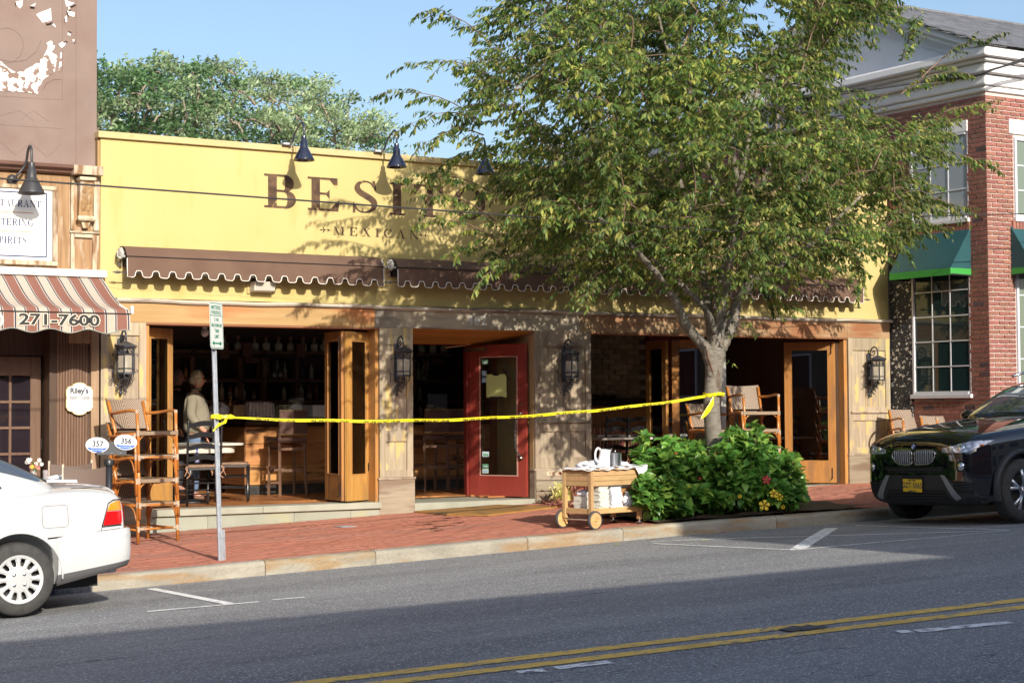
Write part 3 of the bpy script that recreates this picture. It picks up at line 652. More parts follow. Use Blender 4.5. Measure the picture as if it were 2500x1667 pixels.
# ================================================================== ROLLED AWNINGS
M_aw = mat('brown_canvas', (.125, .072, .05), (.15, .09, .063), scale=3, rough=.85, bump=.1, bscale=300, bst=(1, 1, 1))
M_pipe = mat('white_piping', (.78, .75, .68), rough=.6)
M_iron = mat('grey_iron', (.10, .10, .11), rough=.5, metal=.5)
def awning(x0, x1, label, depth=.26):
    t = thing('awning', label, 'awning', ((x0+x1)/2, 0, 3.53), group='brown retracted awnings over the openings')
    y1 = -depth; zt = 3.535; zm = 3.40; zv = 3.165
    hood = [(-.004, zt), (-.10, zt-.004), (-.19, zt-.04), (y1, zm)]
    b = MB(); xs = np.linspace(x0, x1, 30); b.grid([[(x, y, z) for y, z in hood] for x in xs]); b.grid([[(x, y, z-.004) for y, z in hood] for x in xs])
    b.build('hood', M_aw, t, smooth=True)
    MB().box(x0+.03, x1-.03, -.17, -.01, 3.30, 3.44).build('roller_box', M_dark, t)
    # valance outline, with square-ish rounded notches
    n = round((x1-x0)/.212); pw = (x1-x0)/(n+.35); bot = [(x0, zm-.004)]; ed = []
    x = x0
    def arcs(): pass
    ed.append((x0, zv))
    for k in range(n):
        tab = pw*.62 if k else pw*.5; xa = x+tab; xb = xa+pw*.38
        ed += [(xa-.03, zv-.005+.003*sin(k*2.)), (xa-.008, zv+.012), (xa, zv+.05), (xa+.015, zv+.072), (xb-.015, zv+.072), (xb, zv+.05), (xb+.008, zv+.012), (xb+.03, zv-.003)]
        x = xb
    ed.append((x1, zv))
    ed = [(min(q, x1), z) for q, z in ed]
    top = [(q, zm) for q, z in ed]
    b = MB(); wav = lambda q: y1-.004+.006*sin(q*9)
    b.grid([[(q, y1, zm) for q, z in top], [(q, wav(q)*.5+y1*.5-.003, (zm+z)/2) for q, z in ed], [(q, wav(q), z) for q, z in ed]])
    b.build('valance', M_aw, t, smooth=True)
    MB().tube([(x0, y1-.002, zm-.02)]+[(q, wav(q)-.003, z) for q, z in ed]+[(x1, y1-.002, zm-.02)], .0055, 6).build('piping', M_pipe, t, smooth=True)
    MB().tube([(x0, y1-.006, zm+.002), (x1, y1-.006, zm+.002)], .006, 6).build('front_seam', M_dark, t)
    b = MB(); b.tube([(x0-.07, y1+.03, zv+.05), (x1+.07, y1+.03, zv+.05)], .008, 8)
    for xx, s in ((x0-.07, -1), (x1+.07, 1)): b.tube([(xx, y1+.03, zv+.05), (xx+.03*s, y1+.03, zv+.05), (xx+.10*s, y1+.03, zv+.05)], [.008, .018, .001], 8)
    b.build('spear_bar', M_iron, t, smooth=True)
    for xx, s in ((x0, -1), (x1, 1)):
        b = MB(); b.lathe([(.001, 0), (.07, 0), (.075, .03), (.05, .05), (.001, .05)], c=(xx+(.0 if s > 0 else -.05), -.12, 3.44), n=14, axis='x'); b.tube([(xx+.02*s, -.01, 3.36), (xx+.03*s, -.12, 3.40), (xx+.03*s, y1+.01, zm-.0)], .016, 8); b.box(xx-.02, xx+.02, -.02, 0, 3.3, 3.5)
        b.tube([(xx+.03*s, -.06, 3.50), (xx+.06*s, -.10, 3.46), (xx+.07*s, -.14, 3.40), (xx+.04*s, -.18, 3.38)], .01, 6)
        b.build('end_bracket', mat('worn_white_metal', (.55, .54, .5), (.3, .29, .27), scale=30, rough=.5), t, smooth=True)
    return t
awning(6.98, 10.30, 'brown retracted canvas awning over the left folding doors, white piped edge')
awning(10.50, 13.15, 'brown retracted awning above the red door, second from the left')
awning(13.385, 15.6, 'brown retracted awning behind the tree trunk, third from the left')
awning(15.8, 18.31, 'brown retracted awning at the right end of the yellow wall')
# emergency flood light
t = thing('wall_floodlight', 'small white box lamp on the yellow wall below the left awning', 'wall lamp', (8.73, 0, 3.12))
b = MB(); b.prism([(-.02, 3.175), (-.19, 3.17), (-.15, 3.06), (-.02, 3.05)], 8.60, 8.875, 'yz'); b.build('lamp_housing', mat('aged_white_plastic', (.6, .58, .5), rough=.5), t, bev=.006)
MB().prism([(-.193, 3.165), (-.155, 3.065), (-.151, 3.065), (-.189, 3.165)], 8.62, 8.855, 'yz').build('diffuser', mat('ribbed_glass', (.55, .55, .48), rough=.25), t)
MB().box(8.57, 8.84, -.02, -.001, 3.03, 3.2).build('back_plate', mat('tan_plate', (.45, .35, .15)), t)

# ================================================================== GOOSENECK LAMPS
def gooseneck(name, label, bx, by, bz, sx, sy, sz, r, m, plate, group, wallz=0):
    t = thing(name, label, 'wall lamp', (bx, by, bz), group=group)
    top = sz+.35*r/.13
    pts = catmull([(bx, by, bz), (bx, by-.10, bz+.01), (bx, sy*.55+by*.45, (bz+top)/2+.02), (sx, sy*.9+by*.1, top-.04), (sx, sy-.0, top), (sx, sy-.05, top-.05), (sx, sy-.06, top-.14)], 6) if 0 else None
    P = catmull([(bx, by, bz), (bx, by-.12, bz+.015), (sx, by*.65+sy*.35-.02, bz*.5+top*.5), (sx, by*.35+sy*.65, top-.02), (sx, sy+.05, top+.02), (sx, sy, top-.06), (sx, sy, sz+.14)], 7)
    MB().tube(P, .0125*r/.13, 10).build('gooseneck_arm', m, t, smooth=True)
    k = r/.13; MB().lathe([(.03*k, .20*k), (.034*k, .14*k), (.045*k, .13*k), (.048*k, .06*k), (.056*k, .045*k), (r*.97, -.085*k), (r, -.1*k), (r*.95, -.098*k), (.05*k, .03*k), (.001, .04*k)], c=(sx, sy, sz), n=28).build('lamp_shade', m, t, smooth=True)
    MB().sphere((sx, sy, sz-.04*k), .03*k, 10, 8).build('bulb', mat('unlit_bulb', (.75, .73, .68), rough=.2), t, smooth=True)
    if plate == 'disc': MB().lathe([(.001, -.04), (.05, -.04), (.062, 0)], c=(bx, by, bz), n=18, axis='y').build('wall_plate', m, t, smooth=True)
    else: MB().box(bx-.09, bx+.03, by-.06, by+.05, bz-.012, bz+.012).build('wall_plate', M_galv, t)
M_lamp = mat('navy_black_enamel', (.018, .022, .045), rough=.16, spec=.8, coat=.5)
for i, (x, lab) in enumerate(((9.10, 'left of the three black gooseneck lamps above the yellow wall, over the letter B'), (10.36, 'middle gooseneck lamp above the yellow wall, over the letter I'), (11.64, 'gooseneck lamp above the yellow wall half hidden by tree leaves'))):
    gooseneck('gooseneck_lamp', lab, x, -.05, 4.875, x, -.5, 4.72, .13, M_lamp, 'box', 'gooseneck lamps on the yellow wall')
# ================================================================== LEFT BUILDING
lb = thing('brown_building', 'tall brown painted building at the left edge with peeling paint and a dark wooden shopfront', 'building', (2.5, .1, .1))
M_br = mat('brown_masonry_paint', (.195, .14, .122), (.23, .168, .148), scale=1.2, rough=.75, bump=.15, bscale=14, c3=(.18, .115, .095), s3=1.6, lo3=.5, hi3=.75)
MB().box(-6, 6.735, .1, .6, 4.43, 10.5).build('upper_wall', M_br, lb)
MB().box(-6, 6.735, .6, 12, -.5, 10.5).build('building_mass', M_in, lb)
M_bare = mat('bare_plaster', (.80, .79, .77), (.22, .15, .125), scale=14, det=9, lo=.50, hi=.54, rough=.9, bump=.3)
M_bare2 = mat('peeled_white', (.78, .77, .75), rough=.9)
P3 = lambda px, py, y=.094: atY(px, py, y)
for poly in ([(0, 148), (10, 158), (22, 168), (40, 178), (60, 172), (85, 158), (104, 142), (117, 118), (112, 106), (124, 100), (136, 108), (131, 122), (140, 140), (133, 178), (118, 186), (104, 196), (98, 212), (92, 230), (62, 226), (0, 222)], [(148, 128), (151, 130), (150, 178), (143, 174)]):
    p = [P3(*q) for q in poly]; MB().add(p, [tuple(range(len(p)))]).build('peeled_patch', M_bare, lb)
for poly in ([(88, 36), (100, 30), (118, 24), (124, 20), (126, 50), (112, 54), (104, 56)], [(158, 0), (170, 5), (182, 8), (172, 14), (162, 17)], [(164, 27), (183, 31), (181, 42), (168, 38)], [(38, 4), (56, 2), (54, 16), (48, 22), (40, 12)], [(143, 108), (154, 102), (163, 100), (158, 112), (150, 118)], [(157, 44), (163, 38), (164, 54), (158, 55)], [(166, 76), (174, 80), (172, 88), (165, 86)], [(74, 15), (88, 8), (84, 16)], [(122, 54), (130, 55), (137, 68), (128, 62)], [(166, 16), (172, 20), (168, 25)], [(176, 98), (182, 97), (181, 104)]):
    p = [P3(*q) for q in poly]; MB().add(p, [tuple(range(len(p)))]).build('peeled_patch', M_bare2, lb)
    k = random.randrange(len(p)); a, b_ = p[k], p[(k+1) % len(p)]; mid = (a+b_)/2
    c = sum(p, Vector())/len(p); MB().add([a, b_, b_+(b_-c)*.25+Vector((0, -.035, -.01)), a+(a-c)*.25+Vector((0, -.03, -.015))], [(0, 1, 2, 3)]).build('paint_flake', M_br, lb)
# faint relief of the pressed panels
def relief(pts, r=.003, y=.0995):
    MB().tube([P3(a, b, y) for a, b in pts], r, 4, flat=.6).build('relief_moulding', M_br, lb)
relief([(153, 0), (152, 245), (0, 235)]); relief([(186, 0), (185, 400)]); relief([(0, 305), (152, 315)])
for k in range(3): relief([(0+k*76-30, 292-k*-5), (46+k*34, 270), (84+k*34, 296)]) if k < 2 else None
for k in range(2): relief([(0+k*76, 345+k*4), (38+k*76, 380+k*4), (76+k*76 if k < 1 else 150, 348+k*4)])
relief([(100, 100), (88, 128), (62, 148), (30, 152), (0, 146)], .005); relief([(105, 220), (112, 205), (128, 196), (148, 194)], .006)
for r_ in (43,): relief([(14+r_*cos(a), 112+r_*1.0*sin(a)) for a in np.linspace(0, 2*pi, 20)], .004)
# cornice and bracket
M_cor = wood('cornice_brown', (.13, .07, .055), (.18, .10, .08), 'x', rough=.5)
b = MB(); b.prism([(.1, 4.44), (-.16, 4.43), (-.15, 4.39), (-.09, 4.37), (-.08, 4.345), (-.04, 4.33), (.1, 4.32)], -2, 6.385, 'yz'); b.build('cornice_moulding', M_cor, lb, bev=.004)
M_lw = wood('old_amber_wood', (.26, .15, .065), (.40, .26, .13), c3=(.50, .42, .32), s3=2.5, lo3=.52, hi3=.64)
M_lw2 = wood('old_amber_wood_pale', (.42, .33, .22), (.55, .47, .36), c3=(.22, .13, .06), s3=3)
MB().box(6.385, 6.735, -.16, .1, 4.325, 4.43).build('bracket_cap', M_lw2, lb, bev=.005)
MB().box(-2, 6.385, -.0, .1, 3.23, 4.32).build('fascia_panel', M_lw, lb)
MB().box(6.385, 6.735, .01, .1, 2.4, 4.325).build('pier_panel', M_lw, lb)
for x0, x1 in ((6.395, 6.43), (6.66, 6.73)): MB().box(x0, x1, -.03, .01, 3.70, 4.32).build('pier_stile', M_lw2, lb, bev=.003)
for x0, x1, z0, z1 in ((6.395, 6.44, 3.23, 3.655), (6.65, 6.70, 3.23, 3.655), (6.441, 6.649, 3.615, 3.655), (6.385, 6.735, 3.665, 3.69)): MB().box(x0, x1, -.025, .01, z0, z1).build('pier_stile', M_lw2, lb, bev=.003)
co = thing('carved_bracket', None, None, (6.555, 0, 4.0)); co.parent = lb; co.matrix_parent_inverse = lb.matrix_basis.inverted()
MB().prism([(.01, 4.30), (-.15, 4.30), (-.15, 4.26), (-.12, 4.24), (-.115, 4.18), (-.07, 3.95), (-.05, 3.84), (-.06, 3.80), (.01, 3.74)], 6.475, 6.635, 'yz').build('bracket_body', M_lw, co, bev=.006)
b = MB(); b.box(6.455, 6.655, -.165, .01, 4.262, 4.30); b.lathe([(.001, -.11), (.03, -.10), (.035, 0), (.03, .10), (.001, .11)], c=(6.555, -.085, 3.83), n=10, axis='x'); b.prism([(6.50, 3.80), (6.61, 3.80), (6.585, 3.72), (6.525, 3.72)], -.07, .01, 'xz'); b.build('bracket_scroll', M_lw2, co, bev=.004)
for k in range(5):
    for s in (-1, 1):
        z = 4.21-k*.06; y = -.118+.012*k; b = MB(); cx = 6.555
        b.grid([[(cx+s*.01, y-.012, z+.02), (cx+s*.035, y-.024, z+.028), (cx+s*.062, y-.008, z+.0)], [(cx+s*.006, y-.01, z-.015), (cx+s*.03, y-.026, z-.004), (cx+s*.055, y-.006, z-.028)], [(cx+s*.008, y, z-.05), (cx+s*.022, y-.01, z-.045), (cx+s*.04, y, z-.05)]])
        b.build('carved_leaf', M_lw, co, smooth=True)
# sign board
sg = thing('restaurant_sign', 'white framed board with blue border reading restaurant, catering and spirits', 'sign', (5.4, -.03, 3.7))
M_sgw = mat('sign_white', (.80, .80, .77), rough=.4); M_sgb = mat('sign_navy', (.025, .035, .13), rough=.45); M_rust = mat('rust_rule', (.50, .20, .08))
MB().box(4.3, 6.175, -.03, -.001, 3.33, 4.13).build('sign_panel', M_sgw, sg)
for x0, x1, z0, z1 in ((4.24, 6.235, 4.135, 4.18), (4.24, 6.235, 3.275, 3.325), (6.18, 6.235, 3.326, 4.134), (4.24, 4.295, 3.326, 4.134)): MB().box(x0, x1, -.055, -.001, z0, z1).build('frame', M_lw2, sg, bev=.008)
for x0, x1, z0, z1 in ((4.33, 6.115, 4.085, 4.10), (4.33, 6.115, 3.365, 3.38), (6.10, 6.115, 3.381, 4.084), (4.33, 4.345, 3.381, 4.084)): MB().box(x0, x1, -.0325, -.031, z0, z1).build('border', M_sgb, sg)
for z in (3.86, 3.645): MB().box(4.6, 5.955, -.0325, -.031, z, z+.008).build('rule', M_rust, sg)
word('sign_letter', 'RESTAURANT', .078, 6.045, 3.93, -.0325, M_sgb, sg, gap=.11, sx=1.0, align='R')
word('sign_letter', 'CATERING', .078, 5.96, 3.715, -.0325, M_sgb, sg, gap=.11, sx=1.0, align='R')
word('sign_letter', 'SPIRITS', .078, 5.885, 3.51, -.0325, M_sgb, sg, gap=.11, sx=1.0, align='R')
gooseneck('gooseneck_lamp', 'large dark gooseneck lamp over the white restaurant sign at the left edge', 5.72, -.02, 4.23, 5.82, -.42, 4.15, .15, mat('gunmetal', (.06, .06, .065), rough=.4, metal=.3), 'disc', None)
# striped awning
def stripe_mat():
    m = mat('striped_canvas', (.5, .5, .5), rough=.85); t = m.node_tree; N = t.nodes; L = t.links; B = N['Principled BSDF']
    tc = N.new('ShaderNodeTexCoord'); sx = N.new('ShaderNodeSeparateXYZ'); L.new(tc.outputs['UV'], sx.inputs[0])
    d = N.new('ShaderNodeMath'); d.operation = 'MULTIPLY_ADD'; d.inputs[1].default_value = 1/.252; d.inputs[2].default_value = .60; L.new(sx.outputs[0], d.inputs[0])
    f = N.new('ShaderNodeMath'); f.operation = 'FRACT'; L.new(d.outputs[0], f.inputs[0])
    cr = N.new('ShaderNodeValToRGB'); cr.color_ramp.interpolation = 'CONSTANT'; e = cr.color_ramp.elements
    br = (.22, .095, .07, 1); cm = (.47, .42, .36, 1); nv = (.03, .03, .06, 1); tn = (.36, .27, .2, 1)
    seq = [(0, br), (.42, cm), (.46, nv), (.52, cm)]+sum([[(.545+k*.048, tn), (.56+k*.048, cm)] for k in range(7)], [])+[(.90, nv), (.955, cm), (.985, br)]
    e[0].position = 0; e[0].color = br; e[1].position = .42; e[1].color = cm
    for p_, c in seq[2:]:
        q = e.new(p_); q.color = c
    L.new(f.outputs[0], cr.inputs[0]); L.new(cr.outputs[0], B.inputs['Base Color']); return m
M_str = stripe_mat()
aw = thing('striped_awning', 'brown, cream and navy striped shop awning with a phone number on its valance', 'awning', (5, 0, 3.2))
def uvgrid(name, rows, U, par, m=M_str, smooth=True):
    b = MB().grid(rows); me = bpy.data.meshes.new(name); me.from_pydata(b.v, [], b.f); uv = me.uv_layers.new(); us = [u for r in U for u in r]
    for l in me.loops: uv.data[l.index].uv = (us[l.vertex_index], 0)
    if smooth: me.shade_smooth()
    me.update(); return link(name, me, m, par)
prof = [(-.06, 3.17), (-.13, 3.13), (-.25, 3.05), (-.40, 2.95), (-.55, 2.865), (-.70, 2.80), (-.82, 2.765), (-.86, 2.745), (-.87, 2.70)]
xs = np.linspace(2.5, 6.80, 60)
def cx_(x, k): return x-(8-k)*.008*((x-2.5)/4.3)
uvgrid('canopy', [[(cx_(x, k)+0, y, z-.012*sin(pi*k/8)*sin((x)*6)**2) for k, (y, z) in enumerate(prof)] for x in xs], [[x for _ in prof] for x in xs], aw)
def sc_bot(x): return 2.50+.022*cos((x-5.06)*2*pi/.42)
wv = lambda x: -.875+.008*sin(x*11)+.006*sin(x*23)
uvgrid('valance', [[(x, -.872, 2.695), (x, wv(x), 2.6), (x, wv(x)-.004, sc_bot(x))] for x in np.linspace(2.5, 6.80, 160)], [[x]*3 for x in np.linspace(2.5, 6.80, 160)], aw)
uvgrid('side_valance', [[(6.80, y, 2.69), (6.80-.02*sin(q*pi), y, 2.6), (6.80-.03, y, 2.52)] for q, y in zip(np.linspace(0, 1, 14), np.linspace(-.872, -.45, 14))], [[6.80+q*.42]*3 for q in np.linspace(0, 1, 14)], aw)
MB().tube([(2.5, -.873, 2.70), (6.80, -.873, 2.70)], .008, 6).build('front_rod', M_dark, aw)
MB().tube([(x, wv(x)-.006, sc_bot(x)) for x in np.linspace(2.5, 6.80, 160)], .006, 5).build('valance_trim', mat('green_grey_trim', (.25, .28, .25)), aw)
MB().box(6.80, 6.835, -.90, -.84, 2.70, 2.79).build('end_cap', M_white, aw, bev=.01)
b = MB(); b.box(2.5, 6.79, -.13, -.002, 3.155, 3.24); b.build('roller_box', M_white, aw, bev=.012)
MB().tube([(6.70, -.06, 3.0), (6.77, -.84, 2.75)], .012, 6).build('side_arm', M_white, aw)
MT = Matrix.Translation((5.995, -.893, 2.612)) @ Matrix.Rotation(pi/2, 4, 'X')
sans_part('phone_number', '271-7600', .165, MT, mat('cream_paint', (.66, .60, .50)), aw, bold=.012, sx=1.42)
sans_part('phone_number', '271-7600', .165, Matrix.Translation((0, -.002, 0)) @ MT, mat('awning_black', (.02, .02, .02)), aw, bold=.0045, sx=1.42)
sans_part('phone_number', ')', .165, Matrix.Translation((5.36, -.897, 2.612)) @ Matrix.Rotation(pi/2, 4, 'X'), mat('cream_paint', (0, 0, 0)), aw, bold=.004, sx=1.4)
# shopfront below
M_flu = wood('fluted_brown', (.15, .085, .055), (.22, .135, .09), rough=.5, var=.08)
M_dkf = wood('dark_frame', (.07, .042, .03), (.10, .06, .042), rough=.5)
zf = .12
MB().box(6.24, 6.735, .03, .1, zf-.2, 3.16).build('pilaster_board', M_dkf, lb)
for k in range(11): MB().tube([(6.268+k*.033, .03, zf-.1), (6.268+k*.033, .03, 3.1)], .0135, 8).build('flute', M_flu, lb)
MB().box(6.64, 6.735, -.015, .03, zf-.2, 3.2).build('pilaster_edge', wood('tan_edge', (.30, .19, .11), (.40, .27, .17)), lb, bev=.004)
MB().box(-2, 6.24, .28, .4, 2.26, 3.16).build('transom', M_dkf, lb)
MB().box(6.17, 6.24, .03, .4, zf-.2, 3.16).build('jamb', M_dkf, lb)
dd = thing('shop_door', None, None, (5.8, .3, .2)); dd.parent = lb; dd.matrix_parent_inverse = lb.matrix_basis.inverted()
M_dr = wood('brown_door', (.13, .075, .05), (.18, .11, .075), rough=.4)
xa, xb, xc = 5.42, 5.80, 6.14
for x0, x1, z0, z1 in ((5.30, xa, .15, 2.25), (6.02, xc, .15, 2.25), (xa, 6.02, 2.03, 2.25), (xa, 6.02, .15, .55), (5.775, 5.805, .55, 2.03)): MB().box(x0, x1, .26, .31, z0, z1).build('door_rail', M_dr, dd, bev=.004)
zl = [.55+(2.03-.55)/5*k for k in range(6)]
for z in zl[1:-1]: MB().box(xa, 6.02, .265, .30, z-.015, z+.015).build('glazing_bar', M_dr, dd, bev=.003)
for i in range(5):
    for x0, x1 in ((xa, 5.775), (5.805, 6.02)): MB().box(x0, x1, .283, .287, zl[i]+.015, zl[i+1]-.015).build('pane', mat('door_dark_glass', (.02, .015, .02), rough=.04, spec=.8), dd)
for z in (2.05, 1.25, .6): MB().box(6.142, 6.155, .25, .26, z-.06, z+.06).build('hinge', mat('pale_hardware', (0, 0, 0)), dd)
MB().box(4.2, 5.28, .28, .32, .5, 2.25).build('shop_window', mat('door_dark_glass', (0, 0, 0)), lb)
# lily's style oval hours board
rs = thing('hours_board', 'small white shaped board with gold edge listing opening hours on the fluted pilaster', 'sign', (6.49, 0, 1.76))
def shaped(w, h, e):
    P = []
    for sx_, sz_ in ((1, 1), (-1, 1), (-1, -1), (1, -1)):
        seq = [(w, h*.55), (w*.93, h*.60), (w*.88, h*.72), (w*.72, h*.78), (w*.55, h*.80), (w*.42, h*.93), (w*.2, h*1.0), (0, h*1.02)]
        if sx_*sz_ < 0: seq = seq[::-1]
        P += [(a*sx_, c*sz_) for a, c in seq]
    return [(6.50+a*e, 1.765+c*e) for a, c in P]
MB().prism(shaped(.158, .185, 1.0), -.03, -.012, 'xz').build('gold_edge', mat('gold_edge', (.55, .42, .18), rough=.5), rs)
MB().prism(shaped(.158, .185, .955), -.034, -.0301, 'xz').build('board', mat('board_grey_white', (.68, .70, .72), rough=.5), rs)
R90 = Matrix.Rotation(pi/2, 4, 'X'); M_ink = mat('ink', (.03, .03, .05))
sans_part('board_name', "Riley's", .085, Matrix.Translation((6.495, -.0345, 1.855)) @ R90 @ Matrix.Shear('XY', 4, (.3, 0)), M_ink, rs, bold=.003)
sans_part('board_text', 'HOURS', .024, Matrix.Translation((6.495, -.0345, 1.81)) @ R90, M_ink, rs)
for k, (l, r_) in enumerate((('MONDAY', '11:30-10:00'), ('TUESDAY', '11:30-10:00'), ('WEDNESDAY', '11:30-10:00'), ('THURSDAY', '11:30-11:00'), ('FRIDAY', '11:30-11:00'), ('SATURDAY', '12:00-11:00'), ('SUNDAY', '12:00-9:00'))):
    sans_part('board_text', l, .018, Matrix.Translation((6.39, -.0345, 1.785-k*.021)) @ R90, M_ink, rs, align='LEFT'); sans_part('board_text', r_, .018, Matrix.Translation((6.53, -.0345, 1.785-k*.021)) @ R90, M_ink, rs, align='LEFT')
sans_part('board_text', '631-271-7600', .026, Matrix.Translation((6.495, -.0345, 1.625)) @ R90, M_ink, rs)

# ================================================================== BRICK BUILDING (right)
bb = thing('brick_building', 'two storey red brick corner building with white pediment, sash windows and green awnings', 'building', (22, 3, .5))
X = 19.10; YC = -1.98
M_mort = mat('mortar', (.56, .48, .43), (.62, .54, .49), scale=20, rough=.9)
MB().box(X+.012, 32, YC+.012, 9, -.3, 6.12).build('mortar_wall', M_mort, bb)
M_brk = mat('red_brick', (.24, .095, .072), (.30, .125, .095), scale=14, rough=.8, var=.16, c3=(.17, .075, .06), s3=8, lo3=.6, hi3=.75, bump=.2)
M_brkS = mat('red_brick_field', (.24, .095, .072), (.30, .125, .095), scale=14, rough=.8, isl=.16, c3=(.17, .075, .06), s3=8, lo3=.6, hi3=.75, bump=.2)
M_brkD = mat('dark_header_brick', (.085, .05, .06), (.12, .07, .075), scale=20, var=.2)
bs_ = MB().box(-.003, .012, -.0925, .0925, -.0255, .0255).mesh('brick'); bs_.materials.append(M_brk)
bf_ = MB().box(-.0925, .0925, -.003, .012, -.0255, .0255).mesh('brick'); bf_.materials.append(M_brk)
bsd = MB().box(-.003, .012, -.0925, .0925, -.0255, .0255).mesh('brick'); bsd.materials.append(M_brkD)
side_win = [(-1.60, -.50, 1.76, 4.28), (-1.60, -.50, 4.30, 5.75)]   # holes y0,y1,z0,z1
front_win = [(19.64, 21.1, 1.76, 4.24), (19.64, 21.1, 4.26, 5.75)]
fieldm = MB(); cnt = 0; PIT = .0672
def hole(u0, u1, z, W):
    for a, b_, z0, z1 in W:
        if z0 < z < z1:
            if u0 >= a and u1 <= b_: return None
            if u0 < a < u1: u1 = a
            if u0 < b_ < u1: u0 = b_
    return (u0, u1) if u1-u0 > .03 else None
rows_ = int((6.12-.3)/PIT)
for r in range(rows_):
    z = .33+r*PIT
    # side face (y from YC to 8)
    y = YC+(.1 if r % 2 else 0); first = True
    if r % 2: segs = [(YC, YC+.095)]
    else: segs = []
    while y < 6.3: segs.append((y+.005, y+.196)); y += .2015
    for a, b_ in segs:
        if a > 0 and z < 4.6: continue
        if a > -.47 and z < 4.25 and a <= .02: continue     # painted pier
        h = hole(a, b_, z, side_win)
        if not h: continue
        a, b_ = h
        if cnt < 230 and a < -.0 and abs(b_-a-.191) < .01 and z > 1.5 and a < -1.5 or (cnt < 230 and z < 1.75 and z > 1.3 and a < 0 and abs(b_-a-.191) < .01):
            o = bpy.data.objects.new('brick', bsd if random.random() < .06 else bs_); COL.objects.link(o); o.parent = bb; o.matrix_parent_inverse = bb.matrix_basis.inverted(); o.location = (X+random.uniform(-.002, .002), (a+b_)/2, z); cnt += 1
        else: fieldm.box(X-.003+random.uniform(-.002, .002), X+.012, a+.003, b_-.003, z-.0255, z+.0255)
    # front face
    x = X+(.0 if r % 2 else .1)
    segs = [(X-.006, X+.09)] if not r % 2 else []
    while x < 31.9: segs.append((x+.005, x+.196)); x += .2015
    for a, b_ in segs:
        h = hole(a, b_, z, front_win)
        if not h: continue
        a, b_ = h
        if cnt < 298 and abs(b_-a-.191) < .01 and 3 < z < 6 and a < 19.5:
            o = bpy.data.objects.new('brick', bf_); COL.objects.link(o); o.parent = bb; o.matrix_parent_inverse = bb.matrix_basis.inverted(); o.location = ((a+b_)/2, YC+random.uniform(-.002, .002), z); cnt += 1
        else: fieldm.box(a+.003, b_-.003, YC-.003+random.uniform(-.002, .002), YC+.012, z-.0255, z+.0255)
tag(fieldm.build('brick_field', M_brkS, bb), kind='stuff')
# black painted pier with flaking paint
pp = thing('painted_brick_pier', 'narrow black painted brick pier with flaking white spots beside the yellow wall', 'pier', (19.1, -.23, .5))
M_bpk = mat('black_painted_brick', (.028, .031, .038), (.045, .049, .058), scale=20, rough=.75, var=.1, c3=(.66, .64, .6), s3=15, st3=(1, 1, 1), lo3=.575, hi3=.60, bump=.3)
MB().box(X+.0, X+.013, -.455, .0, .3, 4.2).build('pier_backing', mat('black_joint', (.015, .015, .016)), pp)
bl = MB().box(-.016, .0, -.073, .073, -.03, .03).mesh('brick'); bl.materials.append(M_bpk)
for r in range(58):
    for k in range(3):
        y = -.38+k*.152; 
        if r > 52 and k == 0: continue
        o = bpy.data.objects.new('brick', bl); COL.objects.link(o); o.parent = pp; o.matrix_parent_inverse = pp.matrix_basis.inverted(); o.location = (X-.002+random.uniform(-.004, .003), y+(.0 if r % 2 else .012), .34+r*.0672)
# windows
M_wf = mat('white_window_frame', (.62, .64, .70), rough=.45)
M_wg = mat('window_glass_dark', (.015, .035, .038), rough=.03, spec=.55)
M_wg2 = mat('window_glass_blind', (.34, .40, .46), rough=.05, spec=.8)
M_wg3 = mat('window_glass_light', (.16, .20, .16), rough=.04, spec=.9)
def sash(face, u0, u1, z0, z1, rows, cols, gm, right_frame=True):
    W = thing('sash_window', None, None, (0, 0, 0)); W.parent = bb; W.matrix_parent_inverse = bb.matrix_basis.inverted(); W.location = ((X, (u0+u1)/2, (z0+z1)/2) if face == 's' else ((u0+u1)/2, YC, (z0+z1)/2))
    def bx(a0, a1, d0, d1, q0, q1, n, m, bev=0):
        (MB().box(X+d0, X+d1, a0, a1, q0, q1) if face == 's' else MB().box(a0, a1, YC+d0, YC+d1, q0, q1)).build(n, m, W, bev=bev)
    fw = .04
    bx(u0, u0+(.012 if face == 's' else fw), -.004 if face == 's' else -.02, .06, z0, z1, 'frame', M_wf); bx(u1-fw, u1, -.02, .06, z0, z1, 'frame', M_wf, .004); bx(u0+fw, u1-fw, -.018, .06, z1-fw, z1, 'frame', M_wf, .004); bx(u0+fw, u1-fw, -.018, .06, z0, z0+fw, 'frame', M_wf, .004)
    bx(u0-.03, u1+.03, -.05, .012, z0-.06, z0-.001, 'sill', M_wf, .006)
    pw = (u1-u0-2*fw)/cols; ph = (z1-z0-2*fw)/rows
    for i in range(cols):
        for j in range(rows): bx(u0+fw+pw*i+.008, u0+fw+pw*(i+1)-.008, .008, .012, z0+fw+ph*j+.008, z0+fw+ph*(j+1)-.008, 'pane', gm)
    for i in range(1, cols): bx(u0+fw+pw*i-.009, u0+fw+pw*i+.009, 0, .02, z0+fw, z1-fw, 'muntin', M_wf)
    for j in range(1, rows): bx(u0+fw, u1-fw, -.001, .019, z0+fw+ph*j-.009, z0+fw+ph*j+.009, 'muntin', M_wf)
sash('s', -1.62, -.46, 1.80, 3.72, 5, 3, M_wg); sash('s', -1.62, -.46, 4.34, 5.60, 3, 3, M_wg2)
sash('f', 19.66, 21.1, 1.80, 3.72, 4, 3, M_wg3); sash('f', 19.66, 21.1, 4.34, 5.50, 3, 3, M_wg3)
M_stn = mat('white_stone', (.78, .78, .79), (.83, .83, .83), scale=4, rough=.7)
MB().box(X-.02, X+.05, -1.63, -.46, 5.60, 5.76).build('lintel', M_stn, bb, bev=.005)
